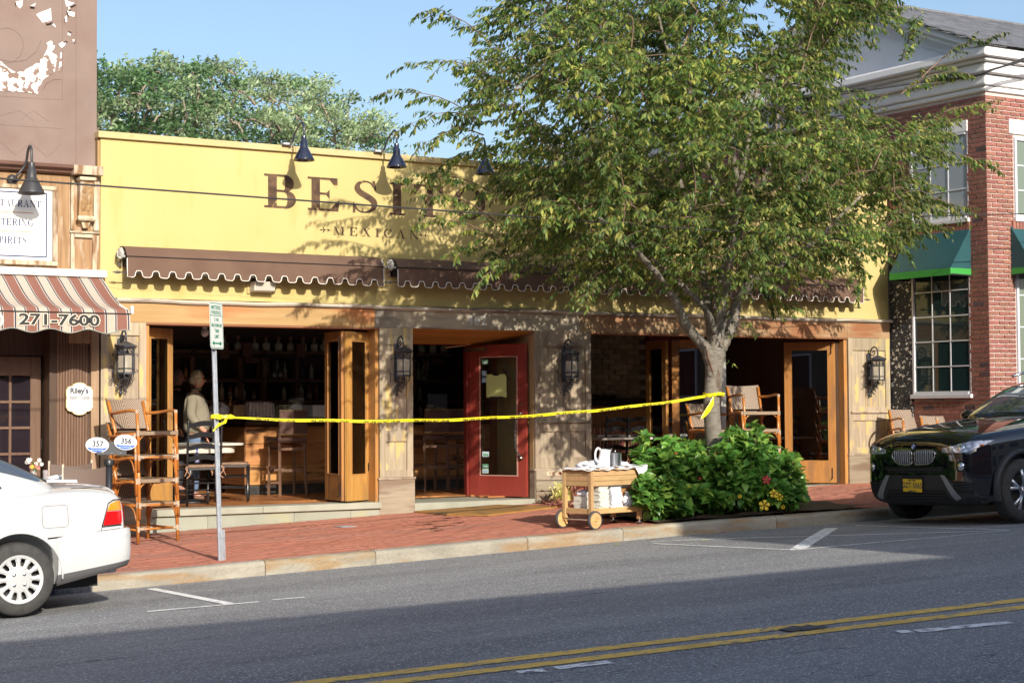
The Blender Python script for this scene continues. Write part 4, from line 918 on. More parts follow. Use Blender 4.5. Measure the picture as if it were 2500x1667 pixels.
MB().box(19.56, 21.2, YC-.02, YC+.05, 5.55, 5.76).build('lintel', M_stn, bb, bev=.005)
sb = MB().box(-.02, .03, -.028, .028, -.09, .09).mesh('brick'); sb.materials.append(M_brk)
for k in range(18):
    o = bpy.data.objects.new('brick', sb); COL.objects.link(o); o.parent = bb; o.matrix_parent_inverse = bb.matrix_basis.inverted(); o.location = (X-.01, -1.62+k*.067, 4.20)
    o = bpy.data.objects.new('brick', sb); COL.objects.link(o); o.parent = bb; o.matrix_parent_inverse = bb.matrix_basis.inverted(); o.location = (19.62+k*.067, YC-.01, 4.20); o.rotation_euler = (0, 0, pi/2)
# entablature: stacked mouldings round both faces
ent = [(6.12, 6.20, .04), (6.20, 6.36, .08), (6.36, 6.51, .17), (6.51, 6.56, .24), (6.56, 6.70, .32)]
for z0, z1, p in ent: MB().box(X-p, 34, YC-p, 9.3, z0, z1).build('cornice_band', M_stn, bb, bev=.03)
# gable, raking cornice, roof
ya, za, ye = .95, 8.02, YC-.34; yl = 2*ya-ye
MB().prism([(ye+.3, 6.70), (yl-.3, 6.70), (ya, za-.12)], X-.02, X+.3, 'yz').build('pediment', M_stn, bb)
sl = (za-6.70)/(ya-ye)
for k, (p, d0, d1) in enumerate(((.34, 0, .10), (.26, .10, .19), (.16, .19, .26), (.08, .26, .34))):
    for s in (0, 1):
        f_ = (lambda y: y) if s == 0 else (lambda y: 2*ya-y)
        MB().prism([(f_(ye), 6.705-d0+.0), (f_(ya), za-d0), (f_(ya), za-d1), (f_(ye), 6.705-d1)] if 0 else [(f_(ye+d0/sl), 6.705), (f_(ya), za-d0), (f_(ya), za-d1), (f_(ye+d1/sl), 6.705)], X-p, X+.1, 'yz').build('raking_moulding', M_stn, bb)
M_shg = mat('grey_shingle', (.10, .105, .12), (.15, .155, .17), scale=10, rough=.85, var=.22)
M_shgS = mat('grey_shingle_field', (.10, .105, .12), (.15, .155, .17), scale=10, rough=.85, isl=.22)
ang = math.atan(sl); Lr = (ya-ye)/cos(ang)+.06
MB().add([(X-.40, ye-.02, 6.70), (34, ye-.02, 6.70), (34, ya, za+.008), (X-.40, ya, za+.008)], [(0, 1, 2, 3)]).build('roof_deck', M_shgS, bb)
MB().add([(X-.40, yl+.02, 6.70), (34, yl+.02, 6.70), (34, ya, za+.008), (X-.40, ya, za+.008)], [(0, 1, 2, 3)]).build('roof_deck', M_shgS, bb)
shm = MB().box(-.148, .148, -.0, .16, .0, .012, Matrix.Rotation(ang, 4, 'X')).mesh('shingle'); shm.materials.append(M_shg)
sf = MB(); n = 0
for r in range(int(Lr/.145)):
    yy = ye-.03+r*.145*cos(ang); zz = 6.712+r*.145*sin(ang)
    for k in range(40):
        x = X-.26+k*.30+(.15 if r % 2 else 0)
        if n < 290 and k < 14:
            o = bpy.data.objects.new('shingle', shm); COL.objects.link(o); o.parent = bb; o.matrix_parent_inverse = bb.matrix_basis.inverted(); o.location = (x, yy, zz+random.uniform(0, .003)); n += 1
        else: sf.box(-.148, .148, 0, .16, 0, .012, Matrix.Translation((x, yy, zz)) @ Matrix.Rotation(ang, 4, 'X'))
tag(sf.build('shingle_field', M_shgS, bb), kind='stuff')
MB().box(X-.40, 34, ya-.08, ya+.08, za+.01, za+.045).build('ridge_cap', M_shg, bb)
# green awnings
M_grn = mat('green_canvas', (.011, .065, .078), (.014, .078, .09), scale=3, rough=.6); M_lime = mat('lime_band', (.04, .31, .05), rough=.6)
def green(face, u0, u1, lab):
    t = thing('green_awning', lab, 'awning', (X, (u0+u1)/2, 3.6) if face == 's' else ((u0+u1)/2, YC, 3.6), group='green window awnings')
    o_ = .42
    P = (lambda u, d, z: (X-d, u, z)) if face == 's' else (lambda u, d, z: (u, YC-d, z))
    b = MB(); b.add([P(u0, .01, 4.20), P(u1, .01, 4.20), P(u1, o_, 3.60), P(u0, o_, 3.60)], [(0, 1, 2, 3)])
    b.add([P(u0, .01, 4.20), P(u0, o_, 3.60), P(u0, .01, 3.60)], [(0, 1, 2)]); b.add([P(u1, .01, 4.20), P(u1, o_, 3.60), P(u1, .01, 3.60)], [(0, 1, 2)]); b.build('canopy', M_grn, t)
    b = MB(); b.add([P(u0, o_+.003, 3.60), P(u1, o_+.003, 3.60), P(u1, o_+.003, 3.50), P(u0, o_+.003, 3.50)], [(0, 1, 2, 3)])
    for u in (u0, u1): b.add([P(u, .01, 3.60), P(u, o_+.003, 3.60), P(u, o_+.003, 3.50), P(u, .01, 3.50)], [(0, 1, 2, 3)])
    b.build('valance', M_lime, t)
    b = MB(); b.tube([P(u0, .01, 3.5), P(u0, o_-.01, 3.51), P(u1, o_-.01, 3.51), P(u1, .01, 3.5)], .012, 6); b.build('frame', M_dark, t)
green('s', -1.66, -.42, 'dark green window awning with lime band on the side face of the brick building'); green('f', 19.56, 21.2, 'dark green window awning with lime band on the brick front at the right edge')

# ================================================================== LANTERNS
M_ln = mat('lantern_iron', (.045, .05, .065), (.08, .085, .10), scale=30, rough=.42, metal=.4)
def lantern_proto():
    t = thing('wall_lantern', 'x', 'wall lantern', (0, 0, 0), group='black iron scrollwork lanterns on the wooden pillars')
    cy = -.19; r = .098
    hexv = lambda R_, z: [(R_*cos(pi/6+k*pi/3), cy+R_*sin(pi/6+k*pi/3), z) for k in range(6)]
    def hexl(prof): 
        b = MB(); b.lathe([(a, z) for a, z in prof], c=(0, cy, 0), n=6); return b
    rot = Matrix.Rotation(0, 3, 'Z')
    hexl([(.001, .085), (.04, .07), (.135, .028), (.14, .018), (.125, .012), (.115, -.005), (.10, -.01), (.001, -.01)]).build('roof', M_ln, t, world=False)
    b = MB()
    for k in range(6):
        a = k*pi/3; b.tube([(r*cos(a), cy+r*sin(a), -.01), (r*cos(a), cy+r*sin(a), -.285)], .0085, 6)
    for z in (-.075, -.235, -.285): 
        b.tube([(r*cos(k*pi/3), cy+r*sin(k*pi/3), z) for k in range(7)], .007, 6)
    # lattice frieze
    for k in range(6):
        A = Vector((r*cos(k*pi/3), cy+r*sin(k*pi/3), 0)); B_ = Vector((r*cos((k+1)*pi/3), cy+r*sin((k+1)*pi/3), 0))
        for j in range(3):
            p = A.lerp(B_, j/3); q = A.lerp(B_, (j+1)/3)
            b.tube([p+Vector((0, 0, -.015)), q+Vector((0, 0, -.07))], .003, 4); b.tube([p+Vector((0, 0, -.07)), q+Vector((0, 0, -.015))], .003, 4)
    b.build('cage', M_ln, t, world=False)
    hexl([(.001, -.30), (.108, -.30), (.104, -.283), (.001, -.283)]).build('base', M_ln, t, world=False)
    g = MB(); 
    for k in range(6):
        A = (r*.93*cos(k*pi/3), cy+r*.93*sin(k*pi/3)); B_ = (r*.93*cos((k+1)*pi/3), cy+r*.93*sin((k+1)*pi/3))
        g.quad((A[0], A[1], -.28), (B_[0], B_[1], -.28), (B_[0], B_[1], -.075), (A[0], A[1], -.075))
    g.build('glass', mat('seeded_glass', (.55, .5, .40), rough=.15, alpha=.55), t, world=False)
    MB().cyl((0, cy, -.28), (0, cy, -.15), .018, n=8).build('candle', mat('candle_white', (.7, .68, .6)), t, world=False)
    # wall plate, hook, scrolls
    b = MB(); b.box(-.035, .035, -.012, 0, -.36, .12); b.build('back_plate', M_ln, t, world=False, bev=.004)
    b = MB(); b.tube(catmull([(0, -.01, .02), (0, -.03, .12), (0, -.07, .19), (0, -.14, .205), (0, -.19, .15), (0, -.19, .085)], 5), .0115, 8); b.tube(catmull([(0, -.03, .10), (0, -.09, .08), (0, -.13, .12), (0, -.10, .15), (0, -.08, .12)], 5), .008, 6)
    b.build('hook', M_ln, t, world=False, smooth=True)
    b = MB()
    def scroll(p0, p1, o, curl=.03):
        p0 = Vector(p0); p1 = Vector(p1); o = Vector(o).normalized(); pts = []
        for e, s in ((p0, -1), (p1, 1)):
            d = (p1-p0).normalized()*s; c = e+o*curl; cc = []
            for k in range(9): 
                a = k/8*1.6*pi; rr = curl*(1-.45*k/8); cc.append(c+(-o*cos(a)+d*sin(a))*rr)
            pts = cc[::-1]+pts if s < 0 else pts+cc
        b.tube(pts, .0052, 5)
    for s in (-1, 1):
        scroll((s*.115, cy+.03, -.08), (s*.115, cy+.03, -.26), (s, 0, 0), .022)
        scroll((s*.10, -.03, -.22), (s*.10, -.03, -.38), (s, 0, 0), .022)
    for k in range(6):
        a = k*pi/3; u = Vector((cos(a), sin(a), 0)); c0 = Vector((0, cy, -.30))
        pts = [c0+u*.09, c0+u*.085+Vector((0, 0, -.04)), c0+u*.05+Vector((0, 0, -.06)), c0+u*.02+Vector((0, 0, -.05)), c0+u*.03+Vector((0, 0, -.02)), c0+u*.05+Vector((0, 0, -.035))]
        b.tube(catmull(pts, 4), .005, 5)
    for z, y in ((-.36, -.10), (-.40, -.06), (-.45, -.03)):
        for s in (-1, 1): scroll((s*.02, y, z), (s*.05, y, z-.02), (0, -.3, -1), .02)
    b.tube([(0, -.19, -.30), (0, -.15, -.38), (0, -.05, -.42), (0, -.015, -.5)], .012, 6); b.sphere((0, -.02, -.515), .018, 8, 6, (1, .8, 1.8)); b.sphere((0, cy, -.33), .02, 8, 6)
    b.build('scrollwork', M_ln, t, world=False, smooth=True); return t
lan = lantern_proto()
spots = [(6.985, 2.345, 'black iron lantern beside the striped awning, on the leftmost wooden pillar'), (10.60, 2.335, 'black iron lantern on the narrow pillar between folding doors and red door'), (13.13, 2.335, 'black iron lantern in leaf shade on the pillar right of the red door'), (18.62, 2.31, 'black iron lantern seen side-on on the last pillar by the brick building')]
for i, (x, z, lab) in enumerate(spots):
    o = lan if i == 0 else copy_tree(lan); o.location = (x, -.022, z); o['label'] = lab

# ================================================================== SIGN POLE, METER, TAPE, WIRES
bp_ = atWalk(540, 1368); tp_ = atY(518, 738, bp_.y+.0)
sp = thing('parking_sign_post', 'leaning galvanised post with a white and green metered parking sign', 'sign post', bp_)
b = MB(); a = bp_+Vector((0, 0, -.1)); c = Vector((tp_.x, tp_.y-.02, tp_.z))
d = (c-a).normalized(); rt = Matrix.Rotation(.45, 3, 'Z') @ Vector((1, 0, 0)); rt = (rt-d*rt.dot(d)).normalized(); nn = d.cross(rt).normalized()
def upost(a, c, w_=.03, g_=.012):
    b = MB(); prof = [(-w_, 0), (-w_*.55, 0), (-w_*.42, g_*1.8), (w_*.42, g_*1.8), (w_*.55, 0), (w_, 0), (w_, .004), (w_*.62, .004), (w_*.48, g_*1.8+.004), (-w_*.48, g_*1.8+.004), (-w_*.62, .004), (-w_, .004)]
    vs = [a+rt*x_+nn*y_ for x_, y_ in prof]+[c+rt*x_+nn*y_ for x_, y_ in prof]; n = len(prof)
    b.add(vs, [(i, (i+1) % n, n+(i+1) % n, n+i) for i in range(n)]); return b
upost(a, c).build('post', M_galv, sp); upost(a+rt*.05, a+rt*.05+d*.40, .02).build('anchor_stub', M_galv, sp)
# sign plate: faces -x-ish/-y, narrow to the view
sc_ = (tp_+(atY(525, 850, bp_.y)-tp_)*.5); zc = (atY(515, 738, bp_.y).z+atY(524, 852, bp_.y).z)/2
th_ = radians(43); ux = Vector((cos(th_), sin(th_), 0)); 
# choose a heading so the 0.305 m plate shows 31 px wide
pl_c = a+d*((zc-a.z)/d.z)
nv = Vector((ux.y, -ux.x, 0)); nv = nv if nv.dot(CAM-pl_c) > 0 else -nv
RS = Matrix(((ux.x, d.x, nv.x, pl_c.x+nv.x*.03), (ux.y, d.y, nv.y, pl_c.y+nv.y*.03), (ux.z, d.z, nv.z, pl_c.z), (0, 0, 0, 1)))
def rrect(w_, h_, r_, n=5):
    P = []
    for cx, cy_, a0 in ((w_-r_, h_-r_, 0), (-w_+r_, h_-r_, 90), (-w_+r_, -h_+r_, 180), (w_-r_, -h_+r_, 270)):
        for k in range(n+1): t_ = radians(a0+90*k/n); P.append((cx+r_*cos(t_), cy_+r_*sin(t_)))
    return P
def plate(poly, z0, z1, RM): return MB().prism(poly, z0, z1, 'xy', RM)
M_sgreen = mat('sign_green', (.0, .20, .11), rough=.4); M_sgnw = mat('sign_offwhite', (.70, .74, .72), rough=.4)
W2, H2 = .152, .229
plate(rrect(W2, H2, .03), -.001, .001, RS).build('sign_plate', M_sgnw, sp)
def ring(w_, h_, r_, t_, z, RM, name, m, par):
    o_ = rrect(w_, h_, r_); i_ = rrect(w_-t_, h_-t_, max(r_-t_, .002)); n = len(o_); b = MB()
    b.add([RM @ Vector((x_, y_, z)) for x_, y_ in o_]+[RM @ Vector((x_, y_, z)) for x_, y_ in i_], [(k, (k+1) % n, n+(k+1) % n, n+k) for k in range(n)]); return letters(name, b, m, par)
ring(W2-.008, H2-.008, .024, .006, .0018, RS, 'sign_border', M_sgreen, sp)
for tx, sz_, y_ in (('METERED', .052, .175), ('PARKING', .052, .125), ('3 HR', .05, .055), ('MAXIMUM', .05, -.0), ('TIME', .05, -.055), ('LIMIT', .05, -.11)):
    sans_part('sign_text', tx, sz_, RS @ Matrix.Translation((0, y_, .0019)), M_sgreen, sp, bold=.001)
b = MB(); b.add([RS @ Vector((x_, y_, .0019)) for x_, y_ in ((-W2+.012, .093), (W2-.012, .093), (W2-.012, .099), (-W2+.012, .099))], [(0, 1, 2, 3)]); letters('sign_rule', b, M_sgreen, sp)
b = MB(); b.add([RS @ Vector((x_, y_-.175, .0019)) for x_, y_ in ((-.07, -.007), (.07, -.007), (.07, .007), (-.07, .007))], [(0, 1, 2, 3)])
for s in (-1, 1): b.add([RS @ Vector((s*x_, y_-.175, .0019)) for x_, y_ in ((.065, -.028), (.11, 0), (.065, .028))], [(0, 1, 2)])
letters('sign_arrow', b, M_sgreen, sp)
# parking bay marker with two oval numbers
mp_ = Vector((5.625, -3.6, side_z(5.6, -3.6)))
mt = thing('parking_bay_marker', 'black post carrying two oval parking bay number plates', 'parking marker', mp_)
b = MB(); b.tube([mp_, mp_+Vector((0, 0, 1.06))], .031, 16); b.lathe([(.045, 1.0-.0), (.05, 1.04), (.036, 1.06)], c=mp_, n=16); b.lathe([(.07, 0), (.07, .02), (.035, .03)], c=mp_, n=16); b.build('post', M_black, mt, smooth=True)
MB().prism([(5.485, 1.235), (5.785, 1.235), (5.82, 1.28), (5.80, 1.33), (5.47, 1.33), (5.44, 1.28)], -3.625, -3.60, 'xz').build('bracket_plate', mat('charcoal_plate', (.08, .082, .088), rough=.5), mt)
MB().box(5.49, 5.78, -3.65, -3.59, 1.205, 1.235).build('bracket_foot', mat('charcoal_plate', (0, 0, 0)), mt, bev=.004)
b = MB()
for x_ in (5.55, 5.635, 5.72): b.sphere((x_, -3.652, 1.22), .006, 8, 6)
b.sphere((5.64, -3.645, 1.16), .006, 8, 6); b.build('bolt', M_steel, mt)
M_blue = mat('plate_blue', (.05, .14, .55), rough=.4)
for cx, cz, tx, rol_ in ((5.498, 1.300, '357', .04), (5.775, 1.322, '356', .06)):
    RM = Matrix.Translation((cx, -3.632, cz)) @ Matrix.Rotation(rol_, 4, 'Y') @ R90
    el = lambda a, c, n=36: [(a*cos(2*pi*k/n), c*sin(2*pi*k/n)) for k in range(n)]
    pl = thing('number_plate', None, None); pl.parent = mt; pl.matrix_parent_inverse = mt.matrix_basis.inverted(); pl.location = (cx, -3.63, cz)
    plate(el(.113, .073), 0, .006, RM).build('plate_face', mat('plate_white', (.78, .79, .82), rough=.35), pl)
    low = [(.105*cos(a_), .066*sin(a_)) for a_ in np.linspace(radians(202), radians(338), 24)]
    b = MB(); b.add([RM @ Vector((x_, y_, .0066)) for x_, y_ in low], [tuple(range(24))]); letters('blue_band', b, M_blue, pl)
    b = MB(); n = 36; ang_ = np.linspace(radians(-22), radians(60), n//2); 
    for lo_, hi_ in ((radians(-22), radians(66)), (radians(114), radians(202))):
        A = np.linspace(lo_, hi_, 18); b.add([RM @ Vector((.105*cos(t_), .066*sin(t_), .0066)) for t_ in A]+[RM @ Vector((.100*cos(t_), .061*sin(t_), .0066)) for t_ in A], [(k, k+1, 19+k, 18+k) for k in range(17)])
    letters('blue_ring', b, M_blue, pl)
    sans_part('plate_number', tx, .072, RM @ Matrix.Translation((.004, .010, .0068)), M_ink, pl, bold=.0022)
    sans_part('plate_text', 'PARKING FEES IN EFFECT', .0115, RM @ Matrix.Translation((0, -.031, .0070)), M_sgnw, pl)
    sans_part('plate_text', 'PAY AT PAY STATION', .0125, RM @ Matrix.Translation((0, -.048, .0070)), M_sgnw, pl, bold=.0004)

# wires
def wire(name, lab, P, r, sag=0, n=24):
    pts = []
    for a_, b_ in zip(P, P[1:]):
        a_ = Vector(a_); b_ = Vector(b_)
        for k in range(n): t_ = k/n; q = a_.lerp(b_, t_); q.z -= sag*4*t_*(1-t_); pts.append(q)
    pts.append(Vector(P[-1])); o = MB().tube(pts, r, 6).build(name, mat('wire_black', (.03, .03, .032), rough=.6), smooth=True); tag(o, lab, 'wire'); return o
A = atY(0, 436, -4.2); B_ = atY(1240, 526, -4.2); d = (B_-A); wire('overhead_wire', 'thin black wire crossing the yellow wall and the painted name', [A-d*1.2, A, B_, B_+d*.9], .0085)
A = atY(2060, 228, -2.6); B_ = atY(2500, 148, -2.6); d = (B_-A).normalized()
wire('service_cable', 'upper thick black cable in front of the white pediment', [A-d*1, A, atY(2390, 180, -2.6), B_, B_+d*40], .016); wire('service_cable', 'lower black cable twisted below the first before the white pediment', [A-d*1+Vector((0, 0, .02)), A+Vector((0, 0, .03)), atY(2380, 188, -2.55), B_+Vector((0, 0, .03)), B_+d*40], .011)
A = atY(2200, 530, -2.9); B_ = atY(2500, 522, -2.9); d = B_-A; wire('thin_wire', 'thin wire across the brick building just above the green awnings', [A-d*1.5, B_+d*12], .007)
# ================================================================== BAR INTERIOR
bar = thing('bar_counter', 'rough plank bar counter with black steel base inside the left opening', 'bar counter', (12, 3.1, FL))
BX0, BX1, BY = 9.76, 14.6, 2.8
for k, (z0, z1) in enumerate(((.60, .87), (.874, 1.16), (1.164, 1.40))):
    for j, (x0, x1) in enumerate(((BX0, 11.6+.3*k), (11.603+.3*k, BX1))): MB().box(x0, x1, BY, BY+.03, z0, z1).build('front_plank', W_bar, bar, bev=.004)
    MB().box(BX0-.02, BX0+.0, BY+.001, BY+.85, z0, z1).build('end_plank', wood('bar_end_plank', (.20, .08, .025), (.30, .14, .05), 'y', rough=.5), bar, bev=.004)
MB().box(BX0+.02, BX1, BY+.05, BY+.8, FL, 1.44).build('core', W_dk, bar)
MB().box(BX0-.02, BX1, BY-.03, BY+.05, 1.402, 1.44).build('top_edge', W_dkx, bar)
MB().box(BX0-.08, BX1, BY-.22, BY+.85, 1.441, 1.50).build('top', mat('bar_top_dark', (.03, .02, .016), rough=.2), bar, bev=.008)
MB().box(BX0+.0, BX1, BY+.02, BY+.06, FL, .60).build('kick_plate', mat('blackened_steel', (.05, .05, .05), (.12, .11, .1), scale=8, rough=.4, metal=.5), bar)
b = MB(); b.tube([(9.95, 2.60, .63), (14.5, 2.60, .63)], .022, 10); 
for x in (10.1, 11.3, 12.5, 13.7): b.tube([(x, 2.60, .63), (x, 2.85, .63)], .014, 6)
b.build('foot_rail', mat('worn_pipe', (.30, .17, .10), rough=.4, metal=.6), bar)
sh = thing('back_bar_shelves', 'tall dark wooden bottle shelves behind the bar', 'shelves', (11.3, 5.3, FL))
for z in (1.50, 1.78, 2.10, 2.53): MB().box(8.3, 15, 5.0, 5.32, z-.045, z).build('shelf', mat('shelf_wood', (.20, .12, .085), (.25, .155, .11), scale=4, rough=.5), sh)
for x in (8.3, 9.85, 10.62, 11.0, 11.55, 12.35, 13.1, 13.6, 14.4): MB().box(x-.03, x+.03, 5.0, 5.30, FL, 2.54).build('upright', mat('shelf_wood', (0, 0, 0)), sh)
MB().box(8.2, 15.1, 5.33, 5.38, FL, 2.95).build('back_panel', M_in, sh); MB().box(8.3, 15, 4.98, 5.32, FL, 1.45).build('base_cabinet', W_dk, sh)
MB().box(8.2, 15.1, 4.99, 5.05, 2.42, 2.484).build('front_rail', W_dkx, sh)
# bottles
M_bg = mat('clear_bottle', (.70, .74, .62), rough=.06, spec=.8); M_bg2 = mat('dark_bottle', (.12, .14, .11), rough=.08, spec=.8); M_bg3 = mat('amber_bottle', (.40, .20, .06), rough=.08); M_bw = mat('label_cream', (.55, .52, .45)); M_cap = mat('bottle_cap', (.45, .22, .14), rough=.4)
def bottle_me(r, h, nk, squat):
    return MB().lathe([(.001, 0), (r, 0), (r, h*squat), (r*.75, h*(squat+.09)), (nk, h*(squat+.18)), (nk, h), (.001, h)], n=10)
def bottle(x, y, z, r, h, sq, m, lab, grp, capr=None, capm=None, label=False):
    o = bottle_me(r, h, r*.3, sq).build('bottle', m, None, smooth=True); o.location = (x, y, z); tag(o, lab, 'bottle', grp)
    MB().lathe([(.001, h), (capr or r*.36, h), (capr or r*.36, h+(.05 if capr else .02)), (.001, h+(.055 if capr else .022))], n=8).build('cap', capm or M_dark, o, world=False)
    if label: MB().lathe([(r*1.01, h*.12), (r*1.01, h*sq*.8)], n=10).build('bottle_label', M_bw, o, world=False)
    return o
xs_top = [atY(px, 850, 5.1).x for px in (549, 582, 623, 651, 681, 711, 741, 768, 792)]
for k_, x in enumerate(xs_top): bottle(x, 5.12, 2.532, .062, .17, .62, M_bg, '%s squat clear bottle from the left on the topmost shelf above the bar' % ORD[k_], 'squat bottles on the top shelf', capr=.028, capm=M_cap)
for k_, px in enumerate((1030, 1058, 1085)): bottle(atY(px, 850, 5.1).x, 5.12, 2.532, .062, .17, .62, M_bg, '%s squat clear bottle from the left in the top of the doorway' % ORD[k_], 'squat bottles on the top shelf', capr=.028, capm=M_cap)
R0 = random.Random(3)
for z, grp, lab in ((2.101, 'bottles on the middle bar shelf', 'middle shelf behind the bar'), (1.781, 'bottles on the lower bar shelf', 'lower shelf behind the bar'), (1.501, 'bottles on the back bar top', 'back bar top')):
    x = 8.9; k_ = -1
    while x < 13.9:
        if R0.random() < .86: k_ = k_+1; mm_ = R0.choice((M_bg, M_bg2, M_bg2, M_bg3, M_bg)); lb_ = R0.random() < .35; bottle(x, 5.08+R0.uniform(-.02, .06), z, R0.uniform(.03, .042), R0.uniform(.2, .29), R0.choice((.5, .6, .66)), mm_, '%s %sbottle from the left on the %s' % (ORD[k_], {M_bg: 'clear ', M_bg2: 'dark ', M_bg3: 'amber '}[mm_]+('cream labelled ' if lb_ else ''), lab), grp, label=lb_)
        x += R0.uniform(.10, .19)
for k, px in enumerate((668, 682)):
    p = atY(px, 924, 5.0); bottle(p.x, 4.99, 2.101, .036, .24, .55, M_bg2, ('left' if k == 0 else 'right')+' of the two dark bottles with round white labels behind the bar', 'pair of white labelled bottles')
    q = MB().lathe([(.001, -.045), (.036, -.045)], c=(p.x, 5.0, 2.16), n=16, axis='y').build('bottle_badge', mat('badge_white', (.6, .62, .7))); tag(q, ('left' if k == 0 else 'right')+' round white bottle badge on the middle shelf behind the bar', 'badge')
for px, py, lab in ((604, 853, 'left of the two copper coloured boards hung under the top bottle shelf'), (735, 855, 'right copper coloured board hung under the top bottle shelf'), (548, 858, 'dim copper coloured board hung under the shelf just right of the sign post')):
    p = atY(px, py, 4.96); tag(MB().box(p.x-.07, p.x+.07, 4.955, 4.975, p.z-.11, p.z+.10).build('hanging_board', mat('copper_board', (.22, .11, .08), rough=.5)), lab, 'board')
p = atY(616, 880, 4.96); tag(MB().box(p.x-.11, p.x+.11, 4.955, 4.975, p.z-.04, p.z+.04).build('shelf_sign', mat('copper_board', (0, 0, 0))), 'small wide brown plaque on the bottle shelves left of the antler', 'plaque')
p = atY(1068, 883, 4.96); tag(MB().box(p.x-.1, p.x+.1, 4.955, 4.975, p.z-.04, p.z+.04).build('shelf_sign', mat('copper_board', (0, 0, 0))), 'small wide brown plaque on the shelves seen through the doorway', 'plaque')
for px, lab in ((648, 'pale carved twisted branch ornament on the shelf upright in the left opening'), (1040, 'pale carved twisted branch ornament seen through the doorway')):
    p = atY(px, 900, 4.95); b = MB()
    for s in (-1, 1): b.tube([(p.x+s*.03*cos(k*.9), 4.95+.02*sin(k*.9), p.z-.12+k*.028) for k in range(9)]+[(p.x+s*.07, 4.94, p.z+.15)], [.02]*9+[.006], 6)
    b.tube([(p.x, 4.95, p.z-.3), (p.x, 4.95, p.z-.1)], .016, 6); tag(b.build('branch_ornament', mat('bone', (.35, .30, .24)), smooth=True), lab, 'ornament')
# things on the counter
def onbar(px, y=2.85): return atY(px, 1000, y).x
M_acry = mat('clear_tub', (.5, .45, .45), rough=.1, alpha=.35)
x = onbar(632); t = thing('glass_tub', 'clear tub packed with upturned glasses on the bar counter', 'tub', (x, 2.85, 1.50)); b = MB()
for sx0, sx1, sy0, sy1 in ((-.19, .19, -.1, -.095), (-.19, .19, .095, .1), (-.19, -.185, -.095, .095), (.185, .19, -.095, .095)): b.box(x+sx0, x+sx1, 2.85+sy0, 2.85+sy1, 1.50, 1.72)
b.build('tub', M_acry, t)
for k in range(7):
    for j in range(2): MB().lathe([(.018, 0), (.025, .235), (.001, .24)], c=(x-.155+k*.052, 2.81+j*.08, 1.503), n=10).build('glass', mat('pinkish_glass', (.42, .30, .30), rough=.12), t, smooth=True)
x = onbar(697, 2.8); t = thing('lime_container', 'clear container full of green limes on the bar counter', 'container', (x, 2.8, 1.5)); b = MB()
for sx0, sx1, sy0, sy1, h in ((-.1, .1, -.1, -.097, .20), (-.1, .1, .097, .1, .2), (-.1, -.097, -.097, .097, .2), (.097, .1, -.097, .097, .2)): b.box(x+sx0, x+sx1, 2.8+sy0, 2.8+sy1, 1.50, 1.70)
b.build('container', M_acry, t)
lm = MB().sphere((0, 0, 0), .03, 10, 7, (1, 1, 1.1)).mesh('lime', True); lm.materials.append(mat('lime_skin', (.22, .36, .05), (.35, .42, .08), scale=8, rough=.4, var=.2))
def limes(par, x, y, nx, ny, nz):
    for i in range(nx):
        for j in range(ny):
            for k in range(nz):
                o = bpy.data.objects.new('lime', lm); COL.objects.link(o); o.parent = par; o.matrix_parent_inverse = par.matrix_basis.inverted(); o.location = (x+(i-(nx-1)/2)*.057+.01*(k % 2), y+(j-(ny-1)/2)*.06, 1.53+k*.047)
limes(t, x, 2.8, 3, 3, 4)
x = onbar(727, 2.9); t = thing('lime_jar', 'taller clear jar of limes behind the white cloth on the bar', 'jar', (x, 2.95, 1.5)); MB().box(x-.08, x+.08, 2.88, 3.04, 1.50, 1.80).build('jar', M_acry, t); limes(t, x, 2.95, 2, 2, 5)
def crumple(x, y, z, rx, ry, rz, m, seed, nm, lab, cat, n=16, amp=.25):
    R_ = random.Random(seed); ph = [R_.uniform(0, 6) for _ in range(8)]; rows = []
    for i in range(n+1):
        v = -pi/2+pi*i/n; row = []
        for k in range(n*2+1):
            u = 2*pi*k/(n*2); f = 1+amp*(.5*sin(3*u+ph[0]+2*sin(2*v))+.35*sin(5*u+ph[1]+3*v)+.3*sin(9*u+4*v+ph[2])*cos(v)+.2*sin(13*u-6*v))
            row.append((x+rx*f*cos(v)*cos(u), y+ry*f*cos(v)*sin(u), z+max(-.9, sin(v)*(1+.3*sin(4*u+ph[3])))*rz+rz*.9))
        rows.append(row)
    o = MB().grid(rows).build(nm, m, smooth=True); return tag(o, lab, cat)
M_cloth = mat('white_cloth', (.74, .75, .80), rough=.9); M_cloth2 = mat('cream_cloth', (.70, .68, .60), rough=.9)
x = onbar(722, 2.66); crumple(x, 2.66, 1.60, .1, .06, .05, M_cloth, 1, 'white_cloth', 'crumpled white cloth on the bar counter in front of the limes', 'cloth')
x = onbar(795, 2.7); t = MB(); t.box(x-.25, x+.3, 2.6, 2.95, 1.52, 1.70); tag(t.build('white_bus_box', mat('pale_plastic', (.62, .64, .66), rough=.45), bev=.02), 'white plastic box on the bar counter beside the folding doors', 'box')
x = onbar(770, 2.75); bottle(x, 3.0, 1.5, .045, .2, .6, M_bg, 'short clear bottle on the bar behind the white box', 'none')
x = onbar(537, 2.95); crumple(x, 2.95, 1.50, .13, .1, .11, mat('grey_cloth', (.40, .40, .46)), 2, 'piled_napkins', 'pale pile of napkins at the bar end just right of the sign post', 'napkins')
x = onbar(585, 2.9); tag(MB().box(x-.09, x+.09, 2.9, 3.05, 1.50, 1.70).build('amber_box', mat('amber_box', (.20, .12, .06)), bev=.01), 'amber box on the bar beside the tub of glasses', 'box')
x = atY(562, 1000, 3.2).x; bottle(x, 3.2, 1.5, .04, .33, .55, M_bg3, 'tall amber bottle standing on the bar end', 'none')
